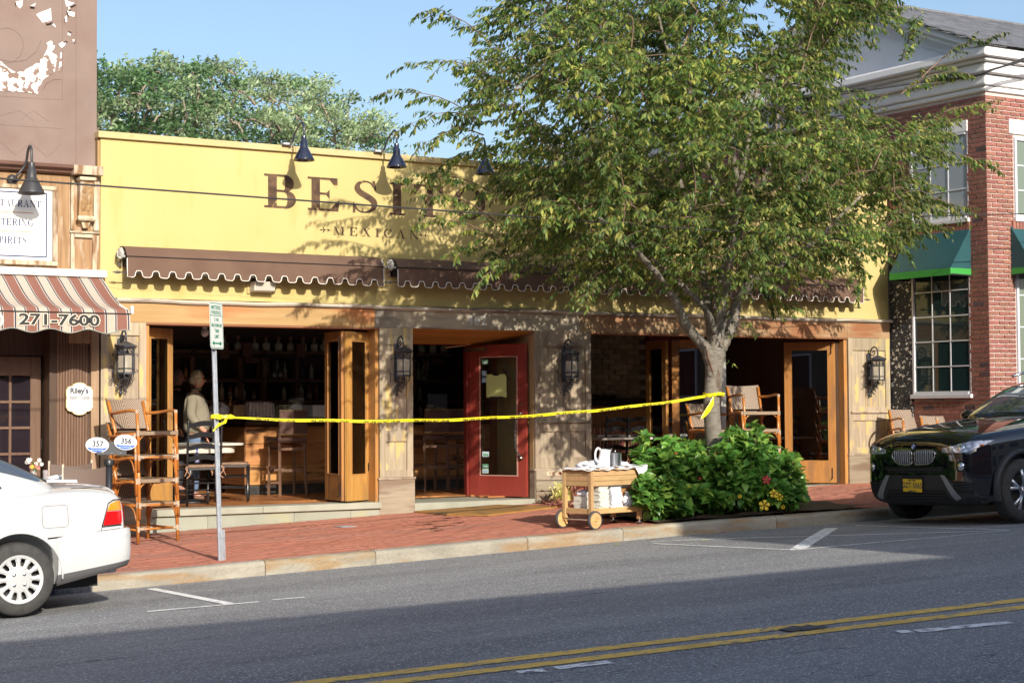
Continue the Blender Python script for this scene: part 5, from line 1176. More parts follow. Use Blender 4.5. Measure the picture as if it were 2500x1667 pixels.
for px, n_ in ((1050, 0), (1083, 1)):
    p = atY(px, 1000, 2.9)
    if n_ == 0: 
        t = thing('glass_pitcher', 'clear glass jug on the bar seen through the doorway', 'jug', (p.x, 2.9, 1.5)); MB().lathe([(.055, 0), (.06, .2)], c=(p.x, 2.9, 1.5), n=14).build('jug', M_acry, t, smooth=True)
        MB().tube([(p.x+.06, 2.9, 1.67), (p.x+.11, 2.9, 1.62), (p.x+.06, 2.9, 1.55)], .008, 6).build('handle', M_acry, t)
    else:
        t = thing('till_screen', 'dark till screen with a small yellow note on the bar in the doorway', 'screen', (p.x, 3.1, 1.5)); MB().box(p.x-.17, p.x+.17, 3.08, 3.12, 1.58, 1.86).build('screen', mat('screen_dark', (.05, .05, .055), rough=.2), t, bev=.01); MB().box(p.x-.04, p.x+.04, 3.05, 3.12, 1.5, 1.58).build('stand', M_steel, t); MB().box(p.x-.1, p.x+.1, 3.04, 3.045, 1.58, 1.65).build('note', mat('note_yellow', (.45, .42, .25)), t)
# bar stools
def bar_stool():
    t = thing('bar_stool', 'x', 'bar stool', (0, 0, FL), group='bar stools drawn up to the bar'); w_ = .19; sh_ = .74
    wd = wood('stool_wood', (.13, .07, .045), (.19, .11, .07)); sq = lambda x, y, z0, x1, y1, z1: MB().tube([(x, y, z0), (x1, y1, z1)], .021, 4)
    for sx in (-1, 1): sq(sx*w_, .17, 0, sx*w_*.95, .15, sh_).build('leg', wd, t, world=False)
    for sx in (-1, 1): MB().tube([(sx*w_*1.02, -.22, 0), (sx*w_*.95, -.17, sh_), (sx*w_*.95, -.23, 1.12)], .021, 4).build('leg', wd, t, world=False)
    for z, a in ((.33, .19), (.62, .19)): 
        b = MB(); b.box(-w_, w_, -.205, -.185, z, z+.035); b.box(-w_, w_, .15, .17, z, z+.035); b.box(-w_-.01, -w_+.01, -.2, .16, z+.04, z+.07); b.box(w_-.01, w_+.01, -.2, .16, z+.04, z+.07); b.build('stretcher', wd, t, world=False)
    MB().box(-.22, .22, -.2, .22, sh_-.02, sh_+.05).build('seat', mat('brown_leather', (.10, .055, .045), rough=.28), t, world=False, bev=.02)
    b = MB(); b.grid([[(x_, -.20-.035*(z-.8)-.03*(1-(x_/.2)**2), z) for x_ in np.linspace(-.20, .20, 8)] for z in np.linspace(.84, 1.15, 5)]); b.grid([[(x_, -.225-.035*(z-.8)-.03*(1-(x_/.2)**2), z) for x_ in np.linspace(-.20, .20, 8)] for z in np.linspace(.84, 1.15, 5)]); b.build('backrest', mat('brown_leather', (0, 0, 0)), t, world=False, smooth=True)
    b = MB()
    for z in (.835, 1.155): b.tube([(x_, -.215-.035*(z-.8)-.03*(1-(x_/.2)**2), z) for x_ in np.linspace(-.205, .205, 8)], .008, 5)
    b.build('nailhead_trim', mat('brass_trim', (.55, .42, .22), rough=.35, metal=.8), t, world=False); return t
bs0 = bar_stool()
for i, (px, lab) in enumerate(((702, 'dark leather bar stool in the left opening, in front of the bar'), (1052, 'left of the two bar stools seen through the doorway'), (1106, 'right bar stool in the doorway, beside the red door'))):
    o = bs0 if i == 0 else copy_tree(bs0); p = atY(px, 1180, 2.22); o.location = (p.x, 2.25, FL); o['label'] = lab

# ladderback chairs
M_lb = mat('black_lacquer', (.015, .015, .017), rough=.25, spec=.6)
M_rush = mat('tan_cushion', (.20, .115, .07), (.28, .17, .11), scale=20)
def ladder():
    t = thing('ladderback_chair', 'x', 'chair', (0, 0, FL), group='black ladderback chairs'); w_ = .215
    for sx in (-1, 1):
        MB().tube([(sx*w_, -.20, 0), (sx*w_, -.20, .44), (sx*w_, -.25, 1.02), (sx*w_, -.25, 1.05)], [.017, .017, .015, .008], 8).build('back_post', M_lb, t, world=False, smooth=True)
        MB().tube([(sx*w_, .20, 0), (sx*w_, .20, .08), (sx*w_, .20, .1), (sx*w_, .20, .46)], [.014, .02, .016, .019], 8).build('front_leg', M_lb, t, world=False, smooth=True)
    for k in range(4):
        z = .54+k*.135; y = -.205-.05*(z-.44)/.6
        top = [(x_, z+.055+.035*(1-(x_/w_)**2)**2) for x_ in np.linspace(-w_, w_, 11)]; bot = [(x_, z+.0+.028*(1-(x_/w_)**2)**2-.0) for x_ in np.linspace(w_, -w_, 11)]
        MB().prism(top+bot, y-.008, y+.008, 'xz').build('slat', M_lb, t, world=False)
    b = MB(); b.box(-w_-.01, w_+.01, -.21, .22, .435, .465); b.build('seat', mat('black_rush', (.06, .06, .062), rough=.5), t, world=False, bev=.01)
    MB().box(-w_+.01, w_-.01, -.19, .20, .466, .50).build('cushion', M_rush, t, world=False, bev=.012)
    b = MB()
    for z in (.15, .28): b.tube([(-w_, -.2, z), (w_, -.2, z)], .009, 6); b.tube([(-w_, .2, z+.03), (w_, .2, z+.03)], .009, 6)
    for z in (.18, .32):
        for sx in (-1, 1): b.tube([(sx*w_, -.2, z), (sx*w_, .2, z)], .009, 6)
    b.build('stretcher', M_lb, t, world=False)
    b = MB()
    for sx in (-1, 1): b.tube(catmull([(sx*w_, -.21, .49), (sx*(w_+.03), -.24, .46), (sx*(w_+.01), -.25, .42), (sx*(w_-.02), -.24, .38), (sx*(w_+.02), -.245, .34)], 4), .006, 5); b.tube(catmull([(sx*w_, -.21, .49), (sx*(w_+.02), -.25, .43), (sx*(w_+.05), -.25, .37)], 4), .005, 5)
    b.build('cushion_tie', mat('tan_tie', (.40, .22, .14)), t, world=False); return t
ld = ladder(); 
lds = [((8.19, .62), .0, 'black ladderback chair with tan cushion nearest the viewer, behind the sign post'), ((8.95, 1.35), -2.0, 'black ladderback chair turned towards the small white table, by the bar'), ((7.75, 1.55), -1.35, 'black ladderback chair half hidden left of the white table'),
       ((atY(1480, 1100, 1.6).x, 1.6), .15, 'leftmost black ladderback chair in the right dining room'), ((atY(1535, 1100, 1.5).x, 1.5), .1, 'second black ladderback chair from the left in the right dining room'), ((atY(1590, 1100, 1.75).x, 1.7), -.05, 'third black ladderback chair in the dining room, by the folded doors'), ((atY(1905, 1100, 2.0).x, 2.0), .2, 'black ladderback chair in the dark dining room behind the right chair stack')]
for i, (p, rz, lab) in enumerate(lds):
    o = ld if i == 0 else copy_tree(ld); o.location = (p[0], p[1], FL); o.rotation_euler = (0, 0, rz); o['label'] = lab
p = atY(484, 1140, .62); o = MB().lathe([(.001, 0), (.028, 0), (.03, .11), (.012, .15), (.012, .17), (.001, .17)], n=12).build('water_bottle', mat('printed_bottle', (.45, .5, .65), (.15, .12, .45), scale=30, rough=.2), smooth=True); o.location = (p.x, .66, .97); tag(o, 'small plastic bottle with blue cap standing on the nearest ladderback chair', 'bottle')
MB().cyl((0, 0, .17), (0, 0, .19), .014, n=10).build('bottle_cap', mat('blue_cap', (.04, .1, .45)), o, world=False)
# pale round table and moulded chairs
M_tt = mat('pale_table', (.58, .56, .48), rough=.4)
tb = thing('white_table', 'pale table with thick rim just inside the left opening', 'table', (8.38, 1.35, FL))
b = MB(); b.prism(rrect(.62, .40, .16, 6), 1.185, 1.215, 'xy', Matrix.Translation((8.35, 1.30, 0))); b.build('tabletop', M_tt, tb, bev=.006); MB().prism(rrect(.52, .33, .14, 6), 1.09, 1.184, 'xy', Matrix.Translation((8.35, 1.30, 0))).build('apron', M_tt, tb, bev=.01)
b = MB(); b.cyl((8.38, 1.35, FL+.03), (8.38, 1.35, 1.09), .045, n=14); b.lathe([(.001, 0), (.24, 0), (.24, .02), (.05, .05)], c=(8.38, 1.35, FL), n=18); b.build('pedestal', M_black, tb, smooth=True)
def shell(x, y, rz, lab):
    t = thing('moulded_chair', lab, 'chair', (x, y, FL), rz, group='pale moulded chairs by the white table'); rows = []
    for k in range(9):
        v = k/8; row = []
        for j in range(13):
            u = -1+j/6; w_ = .25*sqrt(max(.02, 1-(max(0, v-.55)/.47)**2.2)); zz = .44+.52*v-.0*u*u; yy = -.22-.06*v+.16*u*u*(1-v*.5)
            row.append((u*w_, yy, zz))
        rows.append(row)
    b = MB(); b.grid(rows); b.grid([[(a, q-.012, c) for a, q, c in r_] for r_ in rows]); b.build('shell_back', mat('pale_moulded', (.62, .60, .55), rough=.45), t, world=False, smooth=True)
    MB().prism(rrect(.24, .22, .1, 5), .42, .45, 'xy').build('seat', mat('pale_moulded', (0, 0, 0)), t, world=False, bev=.01)
    for sx, sy in ((-1, -1), (1, -1), (1, 1), (-1, 1)): MB().cyl((sx*.17, sy*.16, .42), (sx*.22, sy*.21, 0), .014, .01, 8).build('leg', M_black, t, world=False)
shell(7.98, 1.95, pi, 'pale moulded chair back behind the white table, beside the older man'); shell(7.72, 1.05, pi+.5, 'pale moulded chair nearest the folded door, left end of the white table'); shell(7.62, 1.75, pi-.3, 'pale moulded chair furthest left behind the glass of the folded door')
# security camera dome
p = atY(500, 808, .6); t = thing('ceiling_camera', 'small white camera dome hanging inside the left opening', 'camera', (p.x, .6, 2.65)); MB().sphere((p.x, .6, 2.58), .05, 12, 8, (1, 1, 1.1)).build('dome', mat('dome_white', (.6, .58, .55), rough=.4), t, smooth=True); MB().cyl((p.x, .6, 2.6), (p.x, .6, 2.95), .03, n=10).build('stem', M_white, t)

# right dining room
wy = 3.6; x0 = atY(1440, 900, wy).x-1.6; x1 = atY(1577, 900, wy).x; x2 = atY(1655, 900, wy).x+.5
part = thing('dining_partition', 'inner wall of the dining room with rough dark bricks above and stained wood below', 'partition', ((x0+x2)/2, wy, FL))
MB().box(x0, x1, wy+.03, wy+.12, FL, 2.95).build('wall_core', mat('brick_bed', (.07, .06, .045)), part)
ib = MB().box(-.118, .118, -.02, .02, -.038, .038).mesh('inner_brick'); ib.materials.append(mat('whitewashed_brick', (.16, .14, .10), (.24, .21, .15), scale=12, rough=.8, var=.3, bump=.5))
n = 0
for r in range(14):
    z = 1.80+r*.082
    for k in range(int((x1-x0)/.245)):
        x = x0+.13+k*.245+(.12 if r % 2 else 0)
        if x+.12 > x1: continue
        o = bpy.data.objects.new('inner_brick', ib); COL.objects.link(o); o.parent = part; o.matrix_parent_inverse = part.matrix_basis.inverted(); o.location = (x, wy+.02+random.uniform(-.012, .008), z); o.rotation_euler = (0, 0, random.uniform(-.02, .02)); n += 1
M_stw = wood('stained_inner_wood', (.24, .11, .045), (.32, .16, .07), rough=.45)
MB().box(x0, x1, wy-.04, wy+.03, FL, 1.66).build('wood_wainscot', M_stw, part); MB().box(x0, x1, wy-.12, wy+.03, 1.665, 1.76).build('dark_ledge', M_dark, part)
M_dr2 = wood('deep_red_wood', (.12, .035, .022), (.17, .055, .035), rough=.4)
MB().box(x1+.002, x1+.32, wy-.10, wy+.1, FL, 2.95).build('column_board', M_dr2, part); MB().box(x1+.325, x2+.3, wy-.02, wy+.1, FL, 2.95).build('column_board', M_dr2, part)
xs_ = atY(1608, 900, wy-.15).x; sn = thing('wall_sconce', 'small candle sconce on the dark red wood wall of the dining room', 'sconce', (xs_, wy-.1, 2.2))
b = MB(); b.tube([(xs_, wy-.02, 2.12), (xs_, wy-.12, 2.08), (xs_-.06, wy-.14, 2.14)], .02, 8); b.sphere((xs_+.02, wy-.05, 2.1), .06, 8, 6, (1, .5, 1.3)); b.build('arm', M_black, sn); MB().cyl((xs_-.06, wy-.14, 2.14), (xs_-.06, wy-.14, 2.30), .04, n=12).build('candle_shade', mat('frosted', (.5, .47, .42)), sn)
for k in range(9):
    x = x0+.9+k*.14; o = MB().lathe([(.001, 0), (.035, 0), (.045, .05), (.04, .08), (.001, .08)], n=8).build('candle_holder', M_dark, smooth=True); o.location = (x, wy-.06, 1.76); tag(o, ORD[k]+' small dark candle holder from the left on the dining room ledge', 'candle holder', 'candle holders on the ledge')
M_stp = mat('banquette_stripe', (.2, .2, .2)); 
def banq_mat():
    m = mat('striped_banquette', (.2, .05, .04), rough=.8); t = m.node_tree; N = t.nodes; L = t.links; B = N['Principled BSDF']; tc = N.new('ShaderNodeTexCoord'); s_ = N.new('ShaderNodeSeparateXYZ'); L.new(tc.outputs['Object'], s_.inputs[0])
    d_ = N.new('ShaderNodeMath'); d_.operation = 'MULTIPLY'; d_.inputs[1].default_value = 4.2; L.new(s_.outputs[0], d_.inputs[0]); f = N.new('ShaderNodeMath'); f.operation = 'FRACT'; L.new(d_.outputs[0], f.inputs[0])
    cr = N.new('ShaderNodeValToRGB'); cr.color_ramp.interpolation = 'CONSTANT'; e = cr.color_ramp.elements; e[0].color = (.20, .06, .05, 1); e[1].position = .3; e[1].color = (.42, .30, .14, 1)
    for p_, c in ((.38, (.14, .05, .05, 1)), (.55, (.32, .22, .12, 1)), (.66, (.22, .08, .05, 1)), (.84, (.45, .34, .2, 1)), (.9, (.12, .05, .05, 1))): q = e.new(p_); q.color = c
    L.new(f.outputs[0], cr.inputs[0]); L.new(cr.outputs[0], B.inputs['Base Color']); return m
bq = thing('striped_banquette', 'long bench with striped upholstered back in the dining room', 'banquette', (15.5, 3.2, FL)); M_bq = banq_mat()
b = MB(); rows = [[(x, 3.38-.05*(z-.9)-.03*sin(pi*(z-.9)/.45), z) for z in np.linspace(.9, 1.32, 6)] for x in np.linspace(14, 21, 60)]; b.grid(rows); b.build('back_cushion', M_bq, bq, smooth=True); MB().box(14, 21, 2.85, 3.4, FL, .9).build('seat_bench', M_dr2, bq)
def dtable(x0, x1, y0, y1, z, lab):
    t = thing('dining_table', lab, 'table', ((x0+x1)/2, (y0+y1)/2, FL), group=None); MB().box(x0, x1, y0, y1, z-.03, z).build('tabletop', mat('pale_tabletop', (.66, .62, .56), rough=.35), t, bev=.004); MB().cyl(((x0+x1)/2, (y0+y1)/2, FL), ((x0+x1)/2, (y0+y1)/2, z-.03), .04, n=10).build('pedestal', M_black, t)
p = atY(1470, 1069, .9); q = atY(1735, 1072, .9); dtable(p.x, q.x, .9, 1.5, p.z, 'long pale topped table in the right dining room, nearest the bush')
p = atY(1460, 1063, 1.9); dtable(p.x, p.x+2.2, 1.9, 2.5, p.z, 'pale topped table behind the long one, left side of the dining room')
p = atY(1850, 1068, 1.6); dtable(p.x, p.x+1.6, 1.6, 2.2, p.z, 'pale topped table behind the right chair stack')
tb2 = MB().lathe([(.001, 0), (.03, 0), (.03, .09), (.001, .09)], n=10).build('table_jar', M_bg, smooth=True); p = atY(1853, 1066, 1.7); tb2.location = (p.x, 1.7, 1.27); tag(tb2, 'small glass jar on the pale table behind the right chair stack', 'jar')

# ================================================================== RATTAN ARMCHAIRS
def weave(name, c1, c2, sc_=70, ang=.78, chev=True):
    m = mat(name, c1, rough=.6); t = m.node_tree; N = t.nodes; L = t.links; B = N['Principled BSDF']; tc = N.new('ShaderNodeTexCoord'); s_ = N.new('ShaderNodeSeparateXYZ'); L.new(tc.outputs['Object'], s_.inputs[0])
    ab = N.new('ShaderNodeMath'); ab.operation = 'ABSOLUTE'; L.new(s_.outputs[0], ab.inputs[0])
    z2 = N.new('ShaderNodeMath'); z2.operation = 'ADD'; L.new(s_.outputs[2], z2.inputs[0]); L.new(s_.outputs[1], z2.inputs[1])
    a = N.new('ShaderNodeMath'); a.operation = 'ADD'; L.new(ab.outputs[0] if chev else s_.outputs[0], a.inputs[0]); L.new(z2.outputs[0], a.inputs[1])
    k = N.new('ShaderNodeMath'); k.operation = 'MULTIPLY'; k.inputs[1].default_value = sc_; L.new(a.outputs[0], k.inputs[0]); f = N.new('ShaderNodeMath'); f.operation = 'FRACT'; L.new(k.outputs[0], f.inputs[0])
    r = N.new('ShaderNodeMapRange'); r.inputs[1].default_value = .35; r.inputs[2].default_value = .6; L.new(f.outputs[0], r.inputs[0])
    x = N.new('ShaderNodeMix'); x.data_type = 'RGBA'; x.inputs[6].default_value = (*c1, 1); x.inputs[7].default_value = (*c2, 1); L.new(r.outputs[0], x.inputs[0]); L.new(x.outputs[2], B.inputs['Base Color'])
    bp = N.new('ShaderNodeBump'); bp.inputs['Strength'].default_value = .5; bp.inputs['Distance'].default_value = .004; L.new(r.outputs[0], bp.inputs['Height']); L.new(bp.outputs[0], B.inputs['Normal']); return m
M_wv = weave('tan_weave', (.12, .08, .055), (.36, .27, .20), 34); M_wv2 = weave('tan_weave_fine', (.20, .14, .09), (.40, .30, .21), 60, chev=False)
M_rat = mat('rattan_cane', (.40, .13, .025), (.52, .20, .04), scale=9, rough=.3, spec=.6, c3=(.25, .08, .02), s3=14, lo3=.6, hi3=.75); M_bind = mat('pale_binding', (.45, .34, .25), rough=.6)
def rattan():
    t = thing('rattan_armchair', 'x', 'chair', (0, 0, 0), group='rattan armchairs stacked outside'); w_ = .27; r_ = .0185; P = lambda *a: Vector(a)
    for sx in (-1, 1):
        MB().tube([(sx*w_*.98, .25, 0), (sx*w_*.95, .235, .43), (sx*w_*.98, .22, .66)], r_, 8).build('front_leg', M_rat, t, world=False, smooth=True)
        MB().tube([(sx*.225, -.26, 0), (sx*.225, -.22, .43), (sx*.235, -.34, .775)], r_, 8).build('rear_leg', M_rat, t, world=False, smooth=True)
        MB().tube(catmull([(sx*w_*.98, .22, .655), (sx*(w_+.01), .10, .665), (sx*(w_+.01), -.12, .645), (sx*.235, -.28, .64)], 5), r_*.95, 8).build('arm', M_rat, t, world=False, smooth=True)
        b = MB(); b.tube(catmull([(sx*(w_-.02), .235, .22), (sx*(w_-.03), .232, .33), (sx*(w_-.09), .232, .39), (sx*(w_-.16), .232, .41)], 5), .008, 6); b.tube(catmull([(sx*(w_-.005), .22, .24), (sx*(w_-.005), .17, .36), (sx*(w_-.01), .08, .405)], 5), .008, 6); b.tube(catmull([(sx*.22, -.22, .24), (sx*.22, -.16, .36), (sx*.24, -.06, .405)], 5), .008, 6); b.build('bent_brace', M_rat, t, world=False, smooth=True)
    b = MB()
    b.tube([(-w_, .24, .415), (w_, .24, .415)], .013, 8); b.tube([(-.225, -.22, .415), (.225, -.22, .415)], .013, 8)
    for sx in (-1, 1): b.tube([(sx*w_*.96, .24, .415), (sx*.225, -.22, .415)], .013, 8); b.tube([(sx*w_*.97, .24, .14), (sx*.225, -.24, .16)], .012, 8)
    b.tube([(-w_*.97, .245, .15), (w_*.97, .245, .15)], .013, 8); b.tube([(-.225, -.245, .16), (.225, -.245, .16)], .012, 8); b.build('rail', M_rat, t, world=False, smooth=True)
    for sx in (-1, 1):
        for z, y in ((.415, .238), (.15, .247)): b = MB(); b.cyl((sx*w_*.96, y, z-.03), (sx*w_*.96, y, z+.03), .0195, n=8); b.tube([(sx*(w_-.075), y+.002, z), (sx*(w_-.02), y+.002, z)], .0165, 8); b.build('binding', M_bind, t, world=False)
        MB().cyl((sx*w_*.98, .22, .63), (sx*w_*.98, .22, .67), .02, n=8).build('binding', M_bind, t, world=False)
    b = MB(); s_ = [[(x_, y_, .432+.012*(1 if abs(x_) < .2 else 0)) for x_ in np.linspace(-.265+(.04 if y_ < 0 else 0), .265-(.04 if y_ < 0 else 0), 9)] for y_ in np.linspace(-.225, .255, 7)]
    b.grid(s_); b.grid([[(a, q, c-.03) for a, q, c in r] for r in s_]); b.box(-.262, .262, .248, .262, .395, .436); b.build('seat', M_wv2, t, world=False)
    b = MB(); bk = [[(x_, -.245-.12*(z_-.48)/.32*1.0-.035*(1-(x_/.235)**2), z_+.012*(x_/.235)**2*(z_ > .75)) for x_ in np.linspace(-.25, .25, 11)] for z_ in np.linspace(.47, .79, 8)]
    b.grid(bk); b.grid([[(a, q-.018, c) for a, q, c in r] for r in bk]); b.grid([[p_, (p_[0], p_[1]-.018, p_[2])] for p_ in bk[-1]]); b.build('backrest', M_wv, t, world=False, smooth=False); return t
rt0 = rattan(); first = [True]
def stack(cx, cy, z, rz, n, labs, dz=.26, tilt=0):
    for k in range(n):
        o = rt0 if first[0] else copy_tree(rt0); first[0] = False
        o.location = (cx+random.uniform(-.008, .008)-.0*k, cy+random.uniform(-.01, .01), z+k*dz); o.rotation_euler = (tilt, 0, rz+random.uniform(-.03, .03)); o['label'] = labs[k]
nm = ['lowest', 'second from the bottom', 'third from the bottom', 'topmost']
stack(6.93, -.98, side_z(7, -1), pi+.27, 4, ['rattan armchair, %s of the tall stack beside the parking bay marker' % q for q in nm], tilt=.01)
p = atY(1850, 1100, -.95); stack(p.x-.06, -.95, side_z(p.x, -1), pi-.25, 4, ['rattan armchair, %s of the stack right of the tree trunk' % q for q in nm], dz=.235)
p = atY(1745, 1100, -.6); stack(p.x+.12, -.45, side_z(p.x, -1), pi-.1, 3, ['rattan armchair, %s of the three stacked behind the tree trunk' % q for q in ('lowest', 'middle', 'topmost')], dz=.235)
p = atY(2222, 1020, -.75); stack(p.x+.10, -.72, side_z(p.x, -1)+.0, pi-.35, 3, ['rattan armchair, %s of the three stacked against the black pier' % q for q in ('lowest', 'middle', 'topmost')], dz=.15)
p = atY(2300, 1020, -1.2); stack(p.x-.12, -1.35, side_z(p.x, -1)-.0, pi-.5, 2, ['rattan armchair, %s of the two stacked behind the bonnet of the black car' % q for q in ('lower', 'upper')], dz=.2)

# ================================================================== left pavement table
ct = thing('cafe_table', 'small table under a white cloth behind the white car', 'table', (5.75, -1.15, .12)); zt_ = .90
b = MB(); rows = []
for k in range(5):
    row = []
    for j in range(33): 
        a = 2*pi*j/32; q = max(abs(cos(a)), abs(sin(a))); R_ = .36/q; f = [.0, 1, 1.02, 1.06+.04*sin(9*a), 1.1+.06*sin(9*a)][k]; row.append((5.72+R_*f*cos(a)*.75, -1.15+R_*f*sin(a), zt_-[0, 0, .02, .15, .3][k]))
    rows.append(row)
b.grid(rows).build('tablecloth', M_cloth, ct, smooth=True); MB().cyl((5.72, -1.15, .08), (5.72, -1.15, .88), .04, n=10).build('pedestal', M_black, ct)
def wick(px, y, lab, w_=.24):
    p = atY(px, 1150, y); t = thing('wicker_chair', lab, 'chair', (p.x, y, side_z(p.x, y)), group='brown wicker chairs at the cloth covered table'); m = weave('brown_wicker_%d' % px, (.09, .06, .05), (.20, .15, .125), 55, chev=False); z0 = t.location.z
    b = MB(); bk = [[(p.x+x_, y-.05*(1-(x_/w_)**2), z_+z0+.03*(x_/w_)**2) for x_ in np.linspace(-w_, w_, 9)] for z_ in np.linspace(.42, .86, 6)]; b.grid(bk); b.grid([[(a, q-.02, c) for a, q, c in r] for r in bk]); b.build('backrest', m, t, smooth=True)
    MB().box(p.x-w_, p.x+w_, y-.02, y+.4, z0+.40, z0+.43).build('seat', m, t)
    for sx in (-1, 1):
        MB().cyl((p.x+sx*w_, y, z0), (p.x+sx*w_, y, z0+.92), .012, n=8).build('post', mat('cream_cap', (.6, .52, .42)), t); MB().cyl((p.x+sx*w_, y+.38, z0), (p.x+sx*w_, y+.38, z0+.42), .012, n=8).build('leg', mat('cream_cap', (0, 0, 0)), t)
wick(172, -.55, 'brown wicker chair behind the cloth covered table, further from the kerb'); wick(208, -1.45, 'brown wicker chair nearer the kerb, right of the white tablecloth')
p = atY(112, 1165, -1.3); o = MB().lathe([(.001, 0), (.03, 0), (.033, .1), (.031, .1), (.028, .01), (.001, .01)], n=14).build('drinking_glass', M_acry, smooth=True); o.location = (p.x, -1.3, zt_+.002); tag(o, 'upturned drinking glass on the white tablecloth', 'glass')
p = atY(140, 1175, -1.2); crumple(p.x, -1.2, zt_, .11, .06, .02, M_cloth, 5, 'folded_napkin', 'folded white napkin on the cloth covered table', 'napkin')
p = atY(82, 1150, -1.3); fl = thing('flower_vase', 'small vase of white, pink and yellow flowers behind the white car', 'flowers', (p.x, -1.3, zt_)); MB().lathe([(.001, 0), (.03, 0), (.035, .06), (.02, .1)], c=(p.x, -1.3, zt_), n=12).build('vase', M_acry, fl, smooth=True)
for k in range(14):
    a = k*2.4; r_ = .02+.012*sqrt(k); c = Vector((p.x+r_*cos(a)*1.3, -1.3+r_*sin(a), zt_+.15+.045*sin(k*1.7)+.02)); m = [mat('petal_white', (.75, .74, .7)), mat('petal_white', (0, 0, 0)), mat('petal_pink', (.6, .2, .18)), mat('petal_yellow', (.75, .5, .05))][k % 4]
    b = MB()
    for j in range(6): q = j*pi/3; b.add([c, c+Vector((.022*cos(q), -.004, .022*sin(q))), c+Vector((.022*cos(q+.7), -.004, .022*sin(q+.7)))], [(0, 1, 2)])
    b.sphere(c+Vector((0, -.004, 0)), .007, 6, 4); b.build('flower', m, fl)
b = MB()
for k in range(20):
    a = k*2.1; b.add([(p.x, -1.3, zt_+.08), (p.x+.06*cos(a), -1.3+.05*sin(a), zt_+.10+.05*(k % 3)), (p.x+.05*cos(a+.4), -1.3+.05*sin(a+.4), zt_+.16)], [(0, 1, 2)])
b.build('leaves', mat('flower_leaf', (.05, .12, .03)), fl)
# orange ornament behind the shop door glass (seen through the panes)
# ================================================================== SERVING CART
Q = [atY(1443, 1200, -3.80), atY(1390, 1200, -3.38), atY(1567, 1200, -3.62), atY(1514, 1200, -3.20)]
FLc, BLc, FRc, BRc = [Vector((q.x, y_, 0)) for q, y_ in zip(Q, (-3.80, -3.38, -3.62, -3.20))]
gz = side_z(11.0, -3.7); ztop = atY(1436, 1150, -3.8).z; ex = (FRc-FLc).normalized(); ey = Vector((-ex.y, ex.x, 0)); Lc = (FRc-FLc).length; Wc = .44
RC = Matrix(((ex.x, ey.x, 0, FLc.x), (ex.y, ey.y, 0, FLc.y), (0, 0, 1, gz), (0, 0, 0, 1))); Hc = ztop-gz
W_ct = wood('cart_wood_x', (.42, .26, .115), (.52, .345, .17), 'x', rough=.5); W_cz = wood('cart_wood', (.42, .26, .115), (.52, .345, .17), rough=.5)
cart = thing('serving_cart', 'slatted teak serving trolley with two big wooden wheels at the kerb', 'trolley', FLc+Vector((0, 0, gz)))
def cb(n, x0, x1, y0, y1, z0, z1, m=W_ct, bev=.003): return MB().box(x0, x1, y0, y1, z0, z1, RC).build(n, m, cart, bev=bev)
for x_, y_ in ((0, 0), (0, Wc-.045), (Lc-.045, 0), (Lc-.045, Wc-.045)): cb('leg', x_, x_+.045, y_, y_+.045, .085 if x_ > 0 else .12, Hc-.0, W_cz)
for k in range(3): 
    z0 = Hc-.045-k*.056
    cb('side_slat', .047, Lc-.047, .005, .025, z0-.01, z0+.043); cb('side_slat', .047, Lc-.047, Wc-.025, Wc-.005, z0-.01, z0+.043); cb('end_slat', .005, .025, .047, Wc-.047, z0-.01, z0+.043); cb('end_slat', Lc-.025, Lc-.005, .047, Wc-.047, z0-.01, z0+.043)
for k in range(6): cb('top_slat', -.02, Lc+.02, k*(Wc+.0)/6+.002, (k+1)*Wc/6-.004, Hc+.001, Hc+.02)
zsh = .20
cb('lower_rail', .046, Lc-.046, .01, .03, zsh-.03, zsh+.03); cb('lower_rail', .046, Lc-.046, Wc-.03, Wc-.01, zsh-.03, zsh+.03); cb('lower_rail', .01, .03, .046, Wc-.046, zsh-.03, zsh+.03); cb('lower_rail', Lc-.03, Lc-.01, .046, Wc-.046, zsh-.03, zsh+.03)
for k in range(6): cb('shelf_slat', .03, Lc-.03, .03+k*.064, .03+k*.064+.055, zsh-.005, zsh+.01)
for y_ in (.04, Wc-.06): cb('handle_arm', Lc, Lc+.20, y_, y_+.022, Hc-.035, Hc-.005)
cb('handle_bar', Lc+.17, Lc+.20, .06, Wc-.06, Hc-.035, Hc-.01)
for y_, s in ((-.045, -1), (Wc+.012, 1)):
    wl = thing('cart_wheel', None, None); wl.parent = cart; wl.matrix_parent_inverse = cart.matrix_basis.inverted(); wl.location = RC @ Vector((.025, y_, .105))
    RW = RC @ Matrix.Translation((.025, y_, .105))
    MB().lathe([(.001, -.002), (.018, -.004), (.02, .0), (.035, .001), (.037, -.003), (.055, -.002), (.057, .001), (.088, .0), (.088, .03), (.001, .03)], n=30, axis='y', M=None).xf(RW).build('wheel_disc', wood('wheel_wood', (.52, .31, .12), (.62, .40, .18), 'x'), wl, smooth=False)
    MB().lathe([(.086, -.003), (.100, -.004), (.104, .004), (.104, .027), (.100, .033), (.086, .032)], n=32, axis='y').xf(RW).build('tyre', mat('grey_rubber', (.06, .06, .06), rough=.7), wl, smooth=True)
    MB().lathe([(.001, -.016), (.012, -.012), (.014, -.004)], n=10, axis='y').xf(RW).build('hub_cap', mat('brass', (0, 0, 0)), wl, smooth=True)
MB().cyl(RC @ Vector((.025, -.03, .105)), RC @ Vector((.025, Wc+.03, .105)), .01, n=8).build('axle', M_steel, cart)
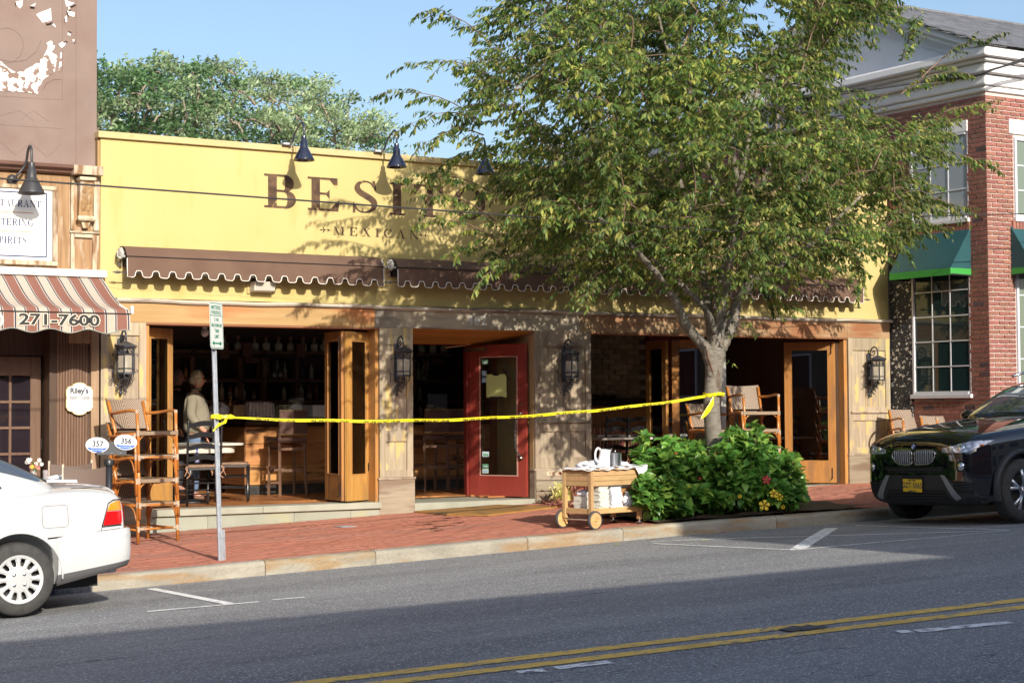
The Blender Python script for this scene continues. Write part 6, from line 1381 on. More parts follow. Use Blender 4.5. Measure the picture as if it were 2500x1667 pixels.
for y_ in (.02, Wc-.02):
    c = RC @ Vector((Lc-.022, y_, .028)); b = MB(); b.lathe([(.001, -.012), (.027, -.012), (.027, .012), (.001, .012)], n=14, axis='y').xf(Matrix.Translation(c)); b.build('caster_wheel', M_dark, cart, smooth=False)
    b = MB(); b.tube([c+Vector((0, 0, .055)), c+Vector((.0, 0, .03))], .012, 8); b.box(c.x-.02, c.x+.02, c.y-.018, c.y+.018, c.z+.018, c.z+.034); b.build('caster_fork', M_steel, cart)
# cloth over the top
zt2 = Hc+.022; rows = []
for i in range(30):
    u = -.03+(Lc+.06)*i/29; row = []
    for j in range(20):
        v = -.03+(Wc+.06)*j/19; zz = zt2+.005*sin(u*23+v*9)+.006*sin(u*40-v*31)+.004
        if v < 0 or u < 0: zz -= .018
        row.append(RC @ Vector((u, v, zz)))
    rows.append(row)
tag(MB().grid(rows).build('white_tablecloth', M_cloth, smooth=True), 'white cloth spread over the top of the serving trolley', 'tablecloth')
b = MB(); T_ = lambda u, v, z: RC @ Vector((u, v, z)); b.grid([[T_(Lc-.14, -.034, zt2), T_(Lc-.05, -.038, zt2+.004), T_(Lc+.06, -.036, zt2+.03)], [T_(Lc-.10, -.046, zt2-.07), T_(Lc-.04, -.05, zt2-.075), T_(Lc+.05, -.04, zt2-.04)], [T_(Lc-.055, -.044, zt2-.145), T_(Lc-.05, -.046, zt2-.15), T_(Lc-.02, -.044, zt2-.12)]]); b.grid([[T_(Lc-.14, -.034, zt2), T_(Lc+.06, -.036, zt2+.03)], [T_(Lc-.14, .2, zt2+.02), T_(Lc+.06, .2, zt2+.03)]]); tag(b.build('hanging_napkin', M_cloth, smooth=True), 'corner of a white napkin hanging over the right end of the trolley top', 'napkin')
for k, (u, v, rx, ry, rz_, lab) in enumerate(((.16, .15, .11, .09, .012, 'flattened white cloth at the left end of the trolley top'), (.30, .30, .16, .10, .035, 'heaped white cloth behind the pitcher on the trolley'), (.48, .30, .10, .09, .05, 'heaped white cloth between pitcher and steel bucket'), (.66, .20, .13, .12, .03, 'heaped white cloth right of the steel bucket'))):
    c = T_(u, v, zt2+.004); crumple(c.x, c.y, c.z, rx, ry, rz_, M_cloth, 20+k, 'heaped_cloth', lab, 'cloth', amp=.32)
# pitcher
M_enam = mat('white_enamel', (.78, .78, .80), rough=.18, coat=.5)
c = T_(.33, .12, zt2+.012); pt = thing('white_pitcher', 'white enamel water pitcher with dark rim on the trolley', 'pitcher', c)
tl_ = Matrix.Translation(c) @ Matrix.Rotation(.12, 4, 'Y')
b = MB(); prof = [(.072, 0), (.074, .01), (.070, .06), (.062, .12), (.058, .16), (.066, .20)]; vs = []
for r_, h in prof: vs.append([tl_ @ Vector((r_*cos(a)+(max(0, cos(a))**8)*(.03 if h > .18 else .012 if h > .14 else 0), r_*sin(a), h+(max(0, cos(a))**8)*(.018 if h > .18 else 0))) for a in np.linspace(0, 2*pi, 33)])
b.grid(vs); b.build('pitcher_body', M_enam, pt, smooth=True)
MB().tube(vs[-1], .0045, 6, cap=False).build('rim', mat('dark_rim', (.05, .05, .06), rough=.3), pt, smooth=True)
MB().tube(catmull([tl_ @ Vector(q) for q in ((-.06, 0, .19), (-.10, 0, .20), (-.125, 0, .15), (-.115, 0, .08), (-.075, 0, .05))], 5), .012, 8).build('handle', M_enam, pt, smooth=True)
MB().lathe([(.001, .005), (.068, .005), (.070, .012)], c=c, n=20).build('base', M_enam, pt)
c = T_(.535, .13, zt2+.010); ib_ = thing('ice_bucket', 'brushed steel lidded ice bucket on the trolley', 'ice bucket', c)
MB().lathe([(.001, 0), (.072, 0), (.074, .006), (.074, .145), (.078, .15), (.078, .158), (.001, .165)], c=c, n=30).build('bucket', M_steel, ib_, angle=40)
b = MB(); b.sphere(c+Vector((0, 0, .175)), .012, 10, 8); 
for s in (-1, 1): b.tube([c+Vector((s*.074, 0, .13)), c+Vector((s*.088, 0, .12)), c+Vector((s*.076, 0, .11))], .005, 6)
b.build('knob', M_steel, ib_, smooth=True)
# folded napkins on the lower shelf: each one a thing
nap = {}
def napkin_mesh(w_, d_, h_, seed):
    R_ = random.Random(seed); b = MB()
    for k in range(2):
        rows = [[(x_+R_.uniform(-.003, .003), y_+R_.uniform(-.003, .003), k*h_*.5+(.0015 if 0 < i < 6 else -.0015)+R_.uniform(-.0008, .0008)) for i, x_ in enumerate(np.linspace(-w_, w_, 7))] for y_ in np.linspace(-d_, d_, 5)]
        b.grid(rows); b.grid([[(a, q, c+h_*.42) for a, q, c in r] for r in rows]); 
        for ed in (rows[0], rows[-1]): b.grid([[p_, (p_[0], p_[1]+.0*1, p_[2]+h_*.42)] for p_ in ed])
        for ed in ([r[0] for r in rows], [r[-1] for r in rows]): b.grid([[p_, (p_[0], p_[1], p_[2]+h_*.42)] for p_ in ed])
    return b.mesh('folded_napkin')
for key, (u, v, n, w_, d_, m, lab) in enumerate(((.13, .24, 9, .062, .09, M_cloth2, 'leftmost'), (.25, .12, 17, .075, .09, M_cloth2, 'cream'), (.46, .14, 19, .085, .09, M_cloth, 'tallest'))):
    me = [napkin_mesh(w_, d_, .017, s) for s in (1+key*10, 2+key*10, 3+key*10)]
    for q in me: q.materials.append(m)
    for k in range(n):
        o = bpy.data.objects.new('folded_napkin', me[k % 3]); COL.objects.link(o); p_ = RC @ Vector((u+random.uniform(-.008, .008)-(.0008*k if key == 1 else 0)+(.012 if key == 2 and k < n/2 else 0), v+random.uniform(-.006, .006), zsh+.012+k*.0165)); o.location = p_; o.rotation_euler = (random.uniform(-.01, .01), random.uniform(-.01, .01), atan2(ex.y, ex.x)+random.uniform(-.06, .06))
        tag(o, ORD[k]+' napkin from the bottom of the '+{'leftmost': 'low leftmost pile on the trolley shelf', 'cream': 'cream pile behind the front left trolley leg', 'tallest': 'tallest white pile on the trolley shelf'}[lab], 'napkin', lab+' napkin pile on the trolley shelf')
c = T_(.13, .22, zsh+.16); crumple(c.x, c.y, c.z, .075, .07, .035, M_cloth, 31, 'rolled_cloth', 'rolled white cloth on top of the leftmost napkin pile', 'cloth')
c = T_(.56, .08, zsh+.01); crumple(c.x, c.y, c.z, .05, .04, .018, M_cloth, 33, 'dropped_cloth', 'small crumpled cloth on the trolley shelf before the wicker basket', 'cloth')
c = T_(Lc-.14, .10, zsh+.01); crumple(c.x, c.y, c.z, .065, .06, .085, M_cloth, 34, 'hanging_cloth', 'white cloth hanging from the basket by the right trolley leg', 'cloth', amp=.18)
c = T_(Lc+.07, .05, zsh+.02); crumple(c.x, c.y, c.z, .05, .05, .07, M_cloth, 37, 'hanging_cloth', 'white cloth spilling outside the right trolley leg', 'cloth', amp=.2)
bk = thing('wicker_basket', 'brown wicker basket on the right of the trolley shelf', 'basket', T_(.62, .22, zsh+.01)); M_wk = mat('wicker_brown', (.36, .17, .07), (.46, .24, .10), scale=30, rough=.6, var=.1)
for k in range(13):
    for (x0, y0, x1, y1) in ((.52, .12, .74, .12), (.74, .12, .74, .32), (.52, .12, .52, .32)):
        n_ = 16; pts = []
        for j in range(n_+1):
            t_ = j/n_; a = (1 if (j+k) % 2 else -1)*.004; px_, py_ = x0+(x1-x0)*t_, y0+(y1-y0)*t_
            pts.append(T_(px_+(a if x0 == x1 else 0), py_+(a if y0 == y1 else 0), zsh+.02+k*.0155))
        MB().tube(pts, .0075, 5).build('wicker_strand', M_wk, bk)
MB().tube([T_(.515, .115, zsh+.225), T_(.745, .115, zsh+.225), T_(.745, .325, zsh+.225), T_(.515, .325, zsh+.225), T_(.515, .115, zsh+.225)], .011, 8).build('rim', M_wk, bk)
for k in range(7):
    o = bpy.data.objects.new('folded_napkin', me[k % 3]); COL.objects.link(o); o.location = T_(.60+random.uniform(-.01, .01)+.0, .20, zsh+.238+k*.014); o.scale = (1.15, 1.15, .85); o.rotation_euler = (0, 0, atan2(ex.y, ex.x)+random.uniform(-.08, .08)); tag(o, ORD[k]+' folded napkin from the bottom on top of the wicker basket', 'napkin', 'napkins on the wicker basket')

# ================================================================== DOOR MAT
pm_ = [(10.80, -.10), (12.05, -.10), (12.45, -.95), (11.15, -1.35), (10.86, -.85)]
b = MB(); n = len(pm_); vs = [(x, y, side_z(x, y)+.004) for x, y in pm_]+[(x, y, side_z(x, y)+.022) for x, y in pm_]
b.add(vs, [tuple(range(n)), tuple(range(2*n-1, n-1, -1))]+[(i, (i+1) % n, n+(i+1) % n, n+i) for i in range(n)])
tag(b.build('door_mat', mat('coir_mat', (.34, .17, .035), (.42, .22, .06), scale=50, rough=.95, bump=.6, c3=(.16, .10, .04), s3=2.5, lo3=.5, hi3=.65)), 'orange brown coir door mat in front of the red door', 'door mat')
# wet stain
rows = []; M_wet = mat('wet_stain', (.10, .03, .02), rough=.35)
for k, (px, py, l_) in enumerate(((1065, 1272, .5), (1040, 1280, .35), (1080, 1284, .3), (1100, 1264, .25), (1045, 1291, .3), (1120, 1276, .2), (1070, 1295, .15))):
    p = atWalk(px, py); pts = [(p.x+l_/2*cos(a)*(1+.3*sin(3*a+k)), p.y+.03*sin(a)*(1+.6*sin(5*a+k*2)), side_z(p.x+l_/2*cos(a), p.y)+.004+.0004*k) for a in np.linspace(0, 2*pi, 25)[:-1]]
    tag(MB().add(pts, [tuple(range(24))]).build('wet_stain', M_wet), kind='structure')
# ================================================================== STREET TREE
def fast_mesh(name, V, F, m, parent=None, smooth=False):     # F: (n,3) or (n,4)
    V = np.asarray(V, dtype=np.float32); F = np.asarray(F, dtype=np.int32); k = F.shape[1]
    me = bpy.data.meshes.new(name); me.vertices.add(len(V)); me.vertices.foreach_set('co', V.ravel())
    me.loops.add(F.size); me.loops.foreach_set('vertex_index', F.ravel()); me.polygons.add(len(F)); me.polygons.foreach_set('loop_start', np.arange(0, F.size, k, dtype=np.int32)); 
    me.update(calc_edges=True); me.validate(); me.polygons.foreach_set('use_smooth', [smooth]*len(F)); return link(name, me, m, parent)
def leaf_mat(name, cols, tl=.45, rough=.45):
    m = bpy.data.materials.new(name); m.use_nodes = True; t = m.node_tree; N = t.nodes; L = t.links; B = N['Principled BSDF']; O = N['Material Output']
    g_ = N.new('ShaderNodeNewGeometry'); cr = N.new('ShaderNodeValToRGB'); e = cr.color_ramp.elements; e[0].color = (*cols[0], 1); e[1].color = (*cols[-1], 1)
    for i, c in enumerate(cols[1:-1]): q = e.new((i+1)/(len(cols)-1)); q.color = (*c, 1)
    oi = N.new('ShaderNodeObjectInfo'); ad = N.new('ShaderNodeMath'); ad.operation = 'ADD'; L.new(g_.outputs['Random Per Island'], ad.inputs[0]); L.new(oi.outputs['Random'], ad.inputs[1]); fr = N.new('ShaderNodeMath'); fr.operation = 'FRACT'; L.new(ad.outputs[0], fr.inputs[0])
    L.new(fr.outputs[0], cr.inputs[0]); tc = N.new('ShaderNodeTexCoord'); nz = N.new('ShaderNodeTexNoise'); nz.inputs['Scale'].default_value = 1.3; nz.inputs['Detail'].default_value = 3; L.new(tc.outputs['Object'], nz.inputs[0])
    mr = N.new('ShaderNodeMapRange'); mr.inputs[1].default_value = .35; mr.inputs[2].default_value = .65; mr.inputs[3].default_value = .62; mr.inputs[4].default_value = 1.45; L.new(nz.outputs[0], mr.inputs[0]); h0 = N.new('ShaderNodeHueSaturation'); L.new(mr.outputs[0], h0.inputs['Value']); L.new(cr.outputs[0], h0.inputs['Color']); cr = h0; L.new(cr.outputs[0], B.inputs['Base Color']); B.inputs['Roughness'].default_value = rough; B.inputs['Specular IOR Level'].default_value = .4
    tr = N.new('ShaderNodeBsdfTranslucent'); hs = N.new('ShaderNodeHueSaturation'); hs.inputs['Value'].default_value = 1.5; hs.inputs['Hue'].default_value = .485; L.new(cr.outputs[0], hs.inputs['Color']); L.new(hs.outputs[0], tr.inputs[0])
    ms = N.new('ShaderNodeMixShader'); ms.inputs[0].default_value = tl; L.new(B.outputs[0], ms.inputs[1]); L.new(tr.outputs[0], ms.inputs[2]); L.new(ms.outputs[0], O.inputs[0]); return m
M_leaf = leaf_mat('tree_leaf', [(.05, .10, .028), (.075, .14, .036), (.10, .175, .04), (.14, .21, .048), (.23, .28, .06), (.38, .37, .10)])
M_bark = mat('grey_bark', (.15, .13, .105), (.25, .225, .19), scale=10, st=(1, 1, 4), rough=.85, bump=.5, bscale=30, c3=(.12, .085, .06), s3=7, st3=(1.5, 1.5, .5), lo3=.58, hi3=.68)
M_twig = mat('brown_twig', (.14, .09, .06), (.24, .16, .11), scale=6, rough=.8)
TB = Vector((13.40, -3.0, side_z(13.4, -3)+.0)); FK = Vector((13.36, -3.0, 2.05))
tree = thing('street_tree', 'leafy street tree with forked grey trunk and yellow tape tied round it', 'tree', TB)
Tp = lambda px, py, y=-3.0: atY(px, py, y)
MB().tube(catmull([TB+Vector((0, 0, -.1)), TB+Vector((-.01, 0, .25)), Tp(1738, 1010), Tp(1741, 940), Tp(1744, 890), Tp(1746, 850)], 5), list(np.interp(np.linspace(0, 1, 26), [0, .15, .4, .7, 1], [.16, .112, .10, .103, .13])), 18).build('trunk', M_bark, tree, smooth=True)
limbs = []
def limb(pts, r0, r1, nm='branch'):
    P = catmull([Vector(p) for p in pts], 7); P = [Vector(p) for p in P]; n = len(P); rs = [r0+(r1-r0)*(i/(n-1))**.8 for i in range(n)]
    P2 = [p+Vector((random.uniform(-1, 1), random.uniform(-1, 1), 0))*.008 for p in P]
    MB().tube(P2, rs, 10).build(nm, M_bark, tree, smooth=True); limbs.append(P); return P
limb([Tp(1738, 885), Tp(1722, 850, -3.03), Tp(1680, 800, -3.1), Tp(1648, 735, -3.2), Tp(1620, 690, -3.3), Tp(1560, 620, -3.5), Tp(1480, 540, -3.8)], .085, .025)
limb([Tp(1748, 870), Tp(1752, 800, -2.95), Tp(1755, 740, -2.9), Tp(1775, 640, -2.9), Tp(1790, 560, -2.9), Tp(1800, 470, -3.0), Tp(1790, 360, -3.1), Tp(1780, 240, -3.1)], .105, .022)
limb([Tp(1745, 860), Tp(1735, 790, -2.8), Tp(1728, 730, -2.7), Tp(1715, 660, -2.5), Tp(1700, 560, -2.3), Tp(1660, 440, -2.1), Tp(1630, 320, -2.0)], .08, .022)
limb([Tp(1760, 850), Tp(1790, 790, -2.85), Tp(1806, 720, -2.8), Tp(1850, 650, -2.7), Tp(1900, 560, -2.6), Tp(1960, 440, -2.5), Tp(1990, 330, -2.4)], .075, .022)
limb([Tp(1765, 800, -2.9), Tp(1800, 735, -3.1), Tp(1850, 680, -3.4), Tp(1920, 640, -3.6), Tp(2010, 570, -3.8), Tp(2100, 480, -3.9)], .06, .02)
limb([Tp(1745, 810), Tp(1725, 760, -3.1), Tp(1690, 720, -3.2), Tp(1600, 640, -3.0), Tp(1500, 560, -2.7), Tp(1380, 470, -2.4)], .045, .018)
limb([Tp(1752, 800), Tp(1770, 700, -3.3), Tp(1790, 600, -3.7), Tp(1800, 480, -4.1), Tp(1830, 340, -4.3), Tp(1850, 200, -4.4)], .06, .02)
limb([Tp(1780, 620, -2.9), Tp(1830, 520, -3.0), Tp(1880, 400, -3.0), Tp(1900, 280, -3.1), Tp(1930, 150, -3.1)], .045, .016)
limb([Tp(1700, 560, -2.3), Tp(1620, 460, -2.7), Tp(1520, 370, -3.0), Tp(1400, 280, -3.3), Tp(1300, 210, -3.5)], .035, .014)
limb([Tp(1790, 560, -2.9), Tp(1740, 440, -3.3), Tp(1690, 300, -3.6), Tp(1640, 150, -3.7), Tp(1600, 20, -3.8)], .04, .014)
# scar in the trunk fork
MB().tube([Tp(1722, 845, -3.12), Tp(1730, 880, -3.125), Tp(1742, 915, -3.12)], [.012, .022, .008], 6, flat=.5).build('bark_scar', mat('torn_bark', (.22, .11, .07), (.10, .06, .05), scale=20), tree)
# crown outline in the photograph
OUT = [(955, 228), (1000, 236), (1060, 250), (1140, 236), (1085, 190), (1040, 160), (1100, 150), (1190, 175), (1160, 120), (1085, 60), (1070, 25), (1130, 45), (1200, 90), (1240, 60), (1220, -10), (1250, -80), (1500, -190), (1800, -220), (2100, -150), (2240, -20), (2215, 25), (2160, 80), (2230, 60), (2330, 90), (2400, 100), (2350, 150), (2280, 180), (2330, 230), (2385, 265), (2370, 330), (2395, 400), (2320, 450), (2330, 500), (2300, 560), (2230, 590), (2180, 640), (2110, 690), (2060, 660), (2000, 700), (1900, 740), (1820, 735), (1700, 720), (1640, 745), (1560, 720), (1480, 700), (1420, 720), (1350, 690), (1260, 670), (1180, 640), (1120, 610), (1180, 590), (1110, 545), (1060, 510), (1060, 460), (1130, 440), (1105, 395), (1060, 350), (1010, 300), (1040, 280)]
HOL = [((1830, 60), 48), ((1905, 40), 40), ((1785, 130), 22), ((1650, 330), 34), ((1690, 180), 16), ((1540, 250), 16), ((2060, 470), 26), ((1000, 520), 90), ((2140, 150), 30), ((2180, 420), 22), ((2230, 230), 26), ((2090, 330), 20), ((1930, 620), 26), ((1985, 560), 22), ((1560, 100), 10)]
def inside(x, y, P):
    c = False; n = len(P); j = n-1
    for i in range(n):
        if (P[i][1] > y) != (P[j][1] > y) and x < (P[j][0]-P[i][0])*(y-P[i][1])/(P[j][1]-P[i][1])+P[i][0]: c = not c
        j = i
    return c
def edist(x, y, P):
    p = np.array(P, float); q = np.roll(p, -1, 0); d = q-p; t = np.clip(((x-p[:, 0])*d[:, 0]+(y-p[:, 1])*d[:, 1])/(d**2).sum(1), 0, 1); return np.hypot(p[:, 0]+t*d[:, 0]-x, p[:, 1]+t*d[:, 1]-y).min()
DEN = [(1150, 265), (1150, 200), (1190, 130), (1150, 50), (1215, 70), (1235, -10), (1290, -60), (1500, -190), (1800, -220), (2100, -150), (2215, -30), (2190, 40), (2100, 85), (2035, 120), (2010, 180), (2030, 225), (2120, 235), (2250, 250), (2290, 320), (2285, 400), (2275, 480), (2205, 570), (2150, 620), (2060, 635), (1960, 690), (1860, 715), (1700, 705), (1640, 720), (1560, 695), (1480, 670), (1400, 680), (1300, 640), (1240, 610), (1215, 560), (1240, 510), (1215, 445), (1220, 400), (1180, 345), (1140, 300)]
R1 = random.Random(11); clusters = []
tries = 0
while len(clusters) < 590 and tries < 60000:
    tries += 1; px = R1.uniform(950, 2400); py = R1.uniform(-220, 750)
    if not inside(px, py, DEN): continue
    if any(math.hypot(px-c[0], py-c[1]) < r_ for c, r_ in HOL): continue
    ed = edist(px, py, DEN)
    if ed < 22 or (px < 1400 and R1.random() < .5): continue
    hd = 2.3*sqrt(max(.02, 1-(1-min(1, ed/260))**2)); y = -3.0+R1.uniform(-hd, hd)*(1 if R1.random() < .7 else 1)
    p = atY(px, py, y)
    if p.z < 5.1 and p.y > -.55: continue
    if any((p-c).length < .17 for c in clusters[-80:]): continue
    clusters.append(p)
# branches that reach each clump
nodes = [p for P in limbs for p in P[8:]]; segs = []; NA = np.array([tuple(p) for p in nodes])
order = sorted(range(len(clusters)), key=lambda i: (clusters[i]-FK).length); tb_ = MB()
shoots = []
for i in order:
    c = clusters[i]; d = np.linalg.norm(NA-np.array(c), axis=1)+.25*np.linalg.norm(NA-np.array(FK), axis=1); j = int(d.argmin()); a = nodes[j]
    mid = (a+c)/2+Vector((R1.uniform(-.06, .06), R1.uniform(-.06, .06), .05+.04*(c-a).length)); P = [Vector(q) for q in catmull([a, mid, c], 3)]; L_ = (c-a).length
    r0 = min(.022, .005+.011*L_); tb_.tube(P, list(np.linspace(r0, .0035, len(P))), 5, cap=False); new = P[2:]; nodes += new; NA = np.vstack([NA, np.array([tuple(q) for q in new])])
    dirv = (c-a).normalized(); out = (c-Vector((13.4, -3, 3.0))); outh = Vector((out.x, out.y, 0)); outh = outh.normalized() if outh.length > .1 else Vector((1, 0, 0))
    for k in range(13):
        v = (dirv*.35+outh*.75+Vector((R1.gauss(0, .45), R1.gauss(0, .45), R1.gauss(.12, .30)))).normalized()
        o_ = c+Vector((R1.gauss(0, .13), R1.gauss(0, .13), R1.gauss(0, .12))); shoots.append((o_, v, R1.uniform(.22, .46)))
# long sprays seen against the sky and the wall
for a, b_ in (((1180, 300), (955, 228)), ((1180, 300), (1010, 300)), ((1200, 190), (1035, 158)), ((1200, 110), (1068, 32)), ((1180, 330), (1050, 345)), ((1210, 380), (1090, 395)), ((1200, 470), (1022, 440)), ((1210, 540), (1040, 480)), ((1230, 600), (1060, 540)), ((1260, 640), (1120, 612)), ((2200, 230), (2330, 175)), ((2250, 190), (2400, 100)), ((2200, 150), (2232, 70)), ((2260, 300), (2390, 260)), ((2270, 380), (2400, 400)), ((2230, 480), (2330, 505)), ((2180, 570), (2290, 560)), ((2090, 620), (2100, 690)), ((1480, 660), (1430, 715)), ((1800, 660), (1900, 745)), ((1290, 620), (1200, 660))):
    y = R1.uniform(-3.9, -2.2); A = Tp(*a, y); B_ = Tp(*b_, y-R1.uniform(.1, .4)); P = [A.lerp(B_, k/6)+Vector((0, 0, .10*sin(pi*k/6)*(A-B_).length)) for k in range(7)]; tb_.tube(P, list(np.linspace(.009, .002, 7)), 5, cap=False)
    for k in range(7):
        for _ in range(2): shoots.append((P[k], ((B_-A).normalized()*.9+Vector((R1.gauss(0, .25), R1.gauss(0, .25), R1.gauss(0, .2)))).normalized(), R1.uniform(.22, .42)))
for k in range(60):      # epicormic leaves round the fork
    t_ = R1.random(); c = Tp(R1.uniform(1640, 1850), R1.uniform(620, 720), R1.uniform(-3.6, -2.4)); shoots.append((c, Vector((R1.gauss(0, 1), R1.gauss(0, 1), .2)).normalized(), .25))
for px, py in ((1795, 770), (1815, 790), (1800, 820), (1830, 800), (1780, 750), (1855, 815), (1786, 888)):
    for k in range(2): shoots.append((Tp(px, py, -3.1), Vector((R1.gauss(0, 1), R1.gauss(0, 1), .3)).normalized(), .12))
V = []; F = []; first_leaves = []; n_ = 0; cam_d = []
LV = []
rl = np.random.default_rng(5)
for (o_, v, L_) in shoots:
    n = max(4, int(L_/.026)); pts = []; d = v.copy(); p = o_.copy(); st = L_/n; tw = [p.copy()]
    for i in range(n):
        d = (d+Vector((0, 0, -.035-.03*i/n))).normalized(); p = p+d*st; tw.append(p.copy())
        if i < 1: continue
        side = d.cross(Vector((0, 0, 1))); side = side.normalized() if side.length > .05 else Vector((1, 0, 0)); s = 1 if i % 2 else -1
        ld_ = (d*.45+side*s*.55+Vector((0, 0, -.62))+Vector((rl.normal(0, .28), rl.normal(0, .28), rl.normal(0, .22)))).normalized(); ln = rl.uniform(.055, .118)*(1 if i < n-2 else .75)
        wv_ = ld_.cross(Vector((rl.normal(0, .6), rl.normal(0, .6), 1))); wv_ = wv_.normalized() if wv_.length > .05 else side; nn_ = wv_.cross(ld_); wd = ln*rl.uniform(.17, .24)
        LV.append((p, ld_, wv_, nn_, ln, wd))
    if len(tw) > 3 and L_ > .2: tb_.tube(tw[::3], .0022, 3, cap=False)
def leaf_verts(p, l, w_, n, ln, wd): 
    c = n*(-.25*wd); return (p, p+l*ln*.42+w_*wd+c, p+l*ln*.52, p+l*ln*.42-w_*wd+c, p+l*ln+n*(-.12*ln))
rl2 = list(range(len(LV))); rl2.sort(key=lambda i: LV[i][0].y-.0*i); singles = set(rl2[:2600:9][:280])
for i, q in enumerate(LV):
    vs = leaf_verts(*q)
    if i in singles: continue
    b0 = len(V); V += [tuple(x) for x in vs]; F += [(b0, b0+1, b0+2), (b0, b0+2, b0+3), (b0+1, b0+4, b0+2), (b0+2, b0+4, b0+3)]
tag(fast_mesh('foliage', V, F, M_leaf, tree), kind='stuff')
lmesh = bpy.data.meshes.new('leaf'); lmesh.from_pydata([tuple(x) for x in leaf_verts(Vector(), Vector((1, 0, 0)), Vector((0, 1, 0)), Vector((0, 0, 1)), .078, .015)], [], [(0, 1, 2), (0, 2, 3), (1, 4, 2), (2, 4, 3)]); lmesh.materials.append(M_leaf)
for i in singles:
    p, l, w_, n, ln, wd = LV[i]; o = bpy.data.objects.new('leaf', lmesh); COL.objects.link(o); o.parent = tree; o.matrix_parent_inverse = tree.matrix_basis.inverted()
    s = ln/.078; o.matrix_basis = Matrix(((l.x*s, w_.x*s, n.x*s, p.x), (l.y*s, w_.y*s, n.y*s, p.y), (l.z*s, w_.z*s, n.z*s, p.z), (0, 0, 0, 1)))
tag(tb_.build('twigs', M_twig, tree, smooth=True), kind='stuff')
print('tree leaves', len(LV), 'clusters', len(clusters))
for px, py, y, lab in ((1585, 515, -3.3, 'round brown twig nest low in the middle of the tree crown'), (1435, 405, -3.1, 'dark brown twig nest upper left in the tree crown')):
    c = Tp(px, py, y); b = MB(); Rn = random.Random(px)
    for k in range(150):
        a = Vector((Rn.gauss(0, 1), Rn.gauss(0, 1), Rn.gauss(0, .8))).normalized(); t_ = a.cross(Vector((Rn.gauss(0, 1), Rn.gauss(0, 1), Rn.gauss(0, 1)))).normalized(); q = c+a*.10; b.tube([q-t_*.08, q, q+t_*.08-a*.03], .003, 3, cap=False)
    tag(b.build('twig_nest', mat('nest_twig', (.25, .13, .07), (.4, .24, .14), scale=20)), lab, 'nest')
c = Tp(1282, 190, -4.1); rows = [[c+Vector((-.14+.28*u+.02*sin(v*9), -.03*sin(u*7+v*4), .0-.17*v+.12*u+.03*sin(u*9))) for u in np.linspace(0, 1, 9)] for v in np.linspace(0, 1, 8)]
tag(MB().grid(rows).build('plastic_bag', mat('clear_bag', (.6, .68, .75), rough=.15, alpha=.45, spec=.9), smooth=True), 'crumpled clear plastic bag caught in the upper left of the tree crown', 'plastic bag')

# caution tape
M_tape = mat('yellow_tape', (.86, .72, .01), (.92, .80, .03), scale=8, rough=.3, spec=.5)
P0 = atY(534, 1018, bp_.y-.02); P1 = Tp(1722, 968, -3.16)
tpth = thing('barrier_tape', 'yellow barrier tape with black lettering tied from the sign post to the tree trunk', 'tape', P0)
NT = 260; cen = []; ups = []
for i in range(NT+1):
    t_ = i/NT; p = P0.lerp(P1, t_); p.z -= .135*4*t_*(1-t_); p.z += .004*sin(t_*40); cen.append(p); tw = 1.35*max(0, 1-t_*14)+.5*sin(t_*9+.5)+.25*sin(t_*31); ups.append(Vector((0, sin(tw*.6), cos(tw*.6))))
hw = lambda t_: .0155*(.6+.4*min(1, t_*9))*(1-.0*t_)
b = MB(); b.grid([[c-u*hw(i/NT), c+Vector((0, -.004, 0)), c+u*hw(i/NT)] for i, (c, u) in enumerate(zip(cen, ups))]); b.build('ribbon', M_tape, tpth, smooth=True)
Ltot = (P1-P0).length; vs_, fs_ = sans('FIRE LINE DO NOT CROSS', .033, bold=.0009, align='LEFT'); off = .4; b = MB()
while off < Ltot-.6:
    pts = []
    for x, y, z in vs_:
        s_ = (off+x*1.15)/Ltot*NT; i = min(max(int(s_), 0), NT-1); f_ = s_-i; c = cen[i].lerp(cen[i+1], f_); u = ups[i].lerp(ups[i+1], f_); pts.append(c+u*(y*.95-.004)+Vector((0, -.0065, 0)))
    b = MB(); b.add(pts, fs_); off += .62; letters('tape_print', b, M_dark, tpth)
# knot at the pole and at the trunk
b = MB(); cpt = Vector((P0.x-.02, P0.y+.02, P0.z))
for k in range(6): b.tube([cpt+Vector((.05*cos(a)+.0, .035*sin(a), -.012+.006*k+.008*sin(a*2+k))) for a in np.linspace(0, 2*pi, 15)], .008, 5)
for k in range(3): b.tube(catmull([cpt+Vector((.04, -.03, -.01+.012*k)), cpt+Vector((.09, -.05, .01-.01*k)), cpt+Vector((.14, -.03, .012*k-.01)), cpt+Vector((.19, -.02, -.005))], 4), [.014]*4+[.016]*5+[.01]*4, 5)
b.grid([[cpt+Vector((.08, -.05, -.01)), cpt+Vector((.10, -.05, -.02))], [cpt+Vector((.05, -.055, -.05)), cpt+Vector((.085, -.045, -.06))], [cpt+Vector((.0, -.05, -.06)), cpt+Vector((.035, -.05, -.075))], [cpt+Vector((-.03, -.05, -.10)), cpt+Vector((-.015, -.055, -.105))], [cpt+Vector((-.055, -.05, -.13)), cpt+Vector((-.045, -.05, -.14))]])
b.build('pole_knot', M_tape, tpth, smooth=True)
b = MB(); kc = Tp(1742, 966, -3.0)
b.grid([[kc+Vector((.127*cos(a), .127*sin(a), z+.008*sin(a*3))) for a in np.linspace(0, 2*pi, 25)] for z in (-.008, .035)]); k1 = Tp(1745, 965, -3.14); b.sphere(k1, .018, 8, 6); b.build('trunk_loop', M_tape, tpth, smooth=True)
te = [Tp(px, py, -3.16) for px, py in ((1742, 968), (1738, 985), (1728, 1002), (1718, 1015), (1711, 1023))]; wd_ = [.012, .035, .04, .028, .004]
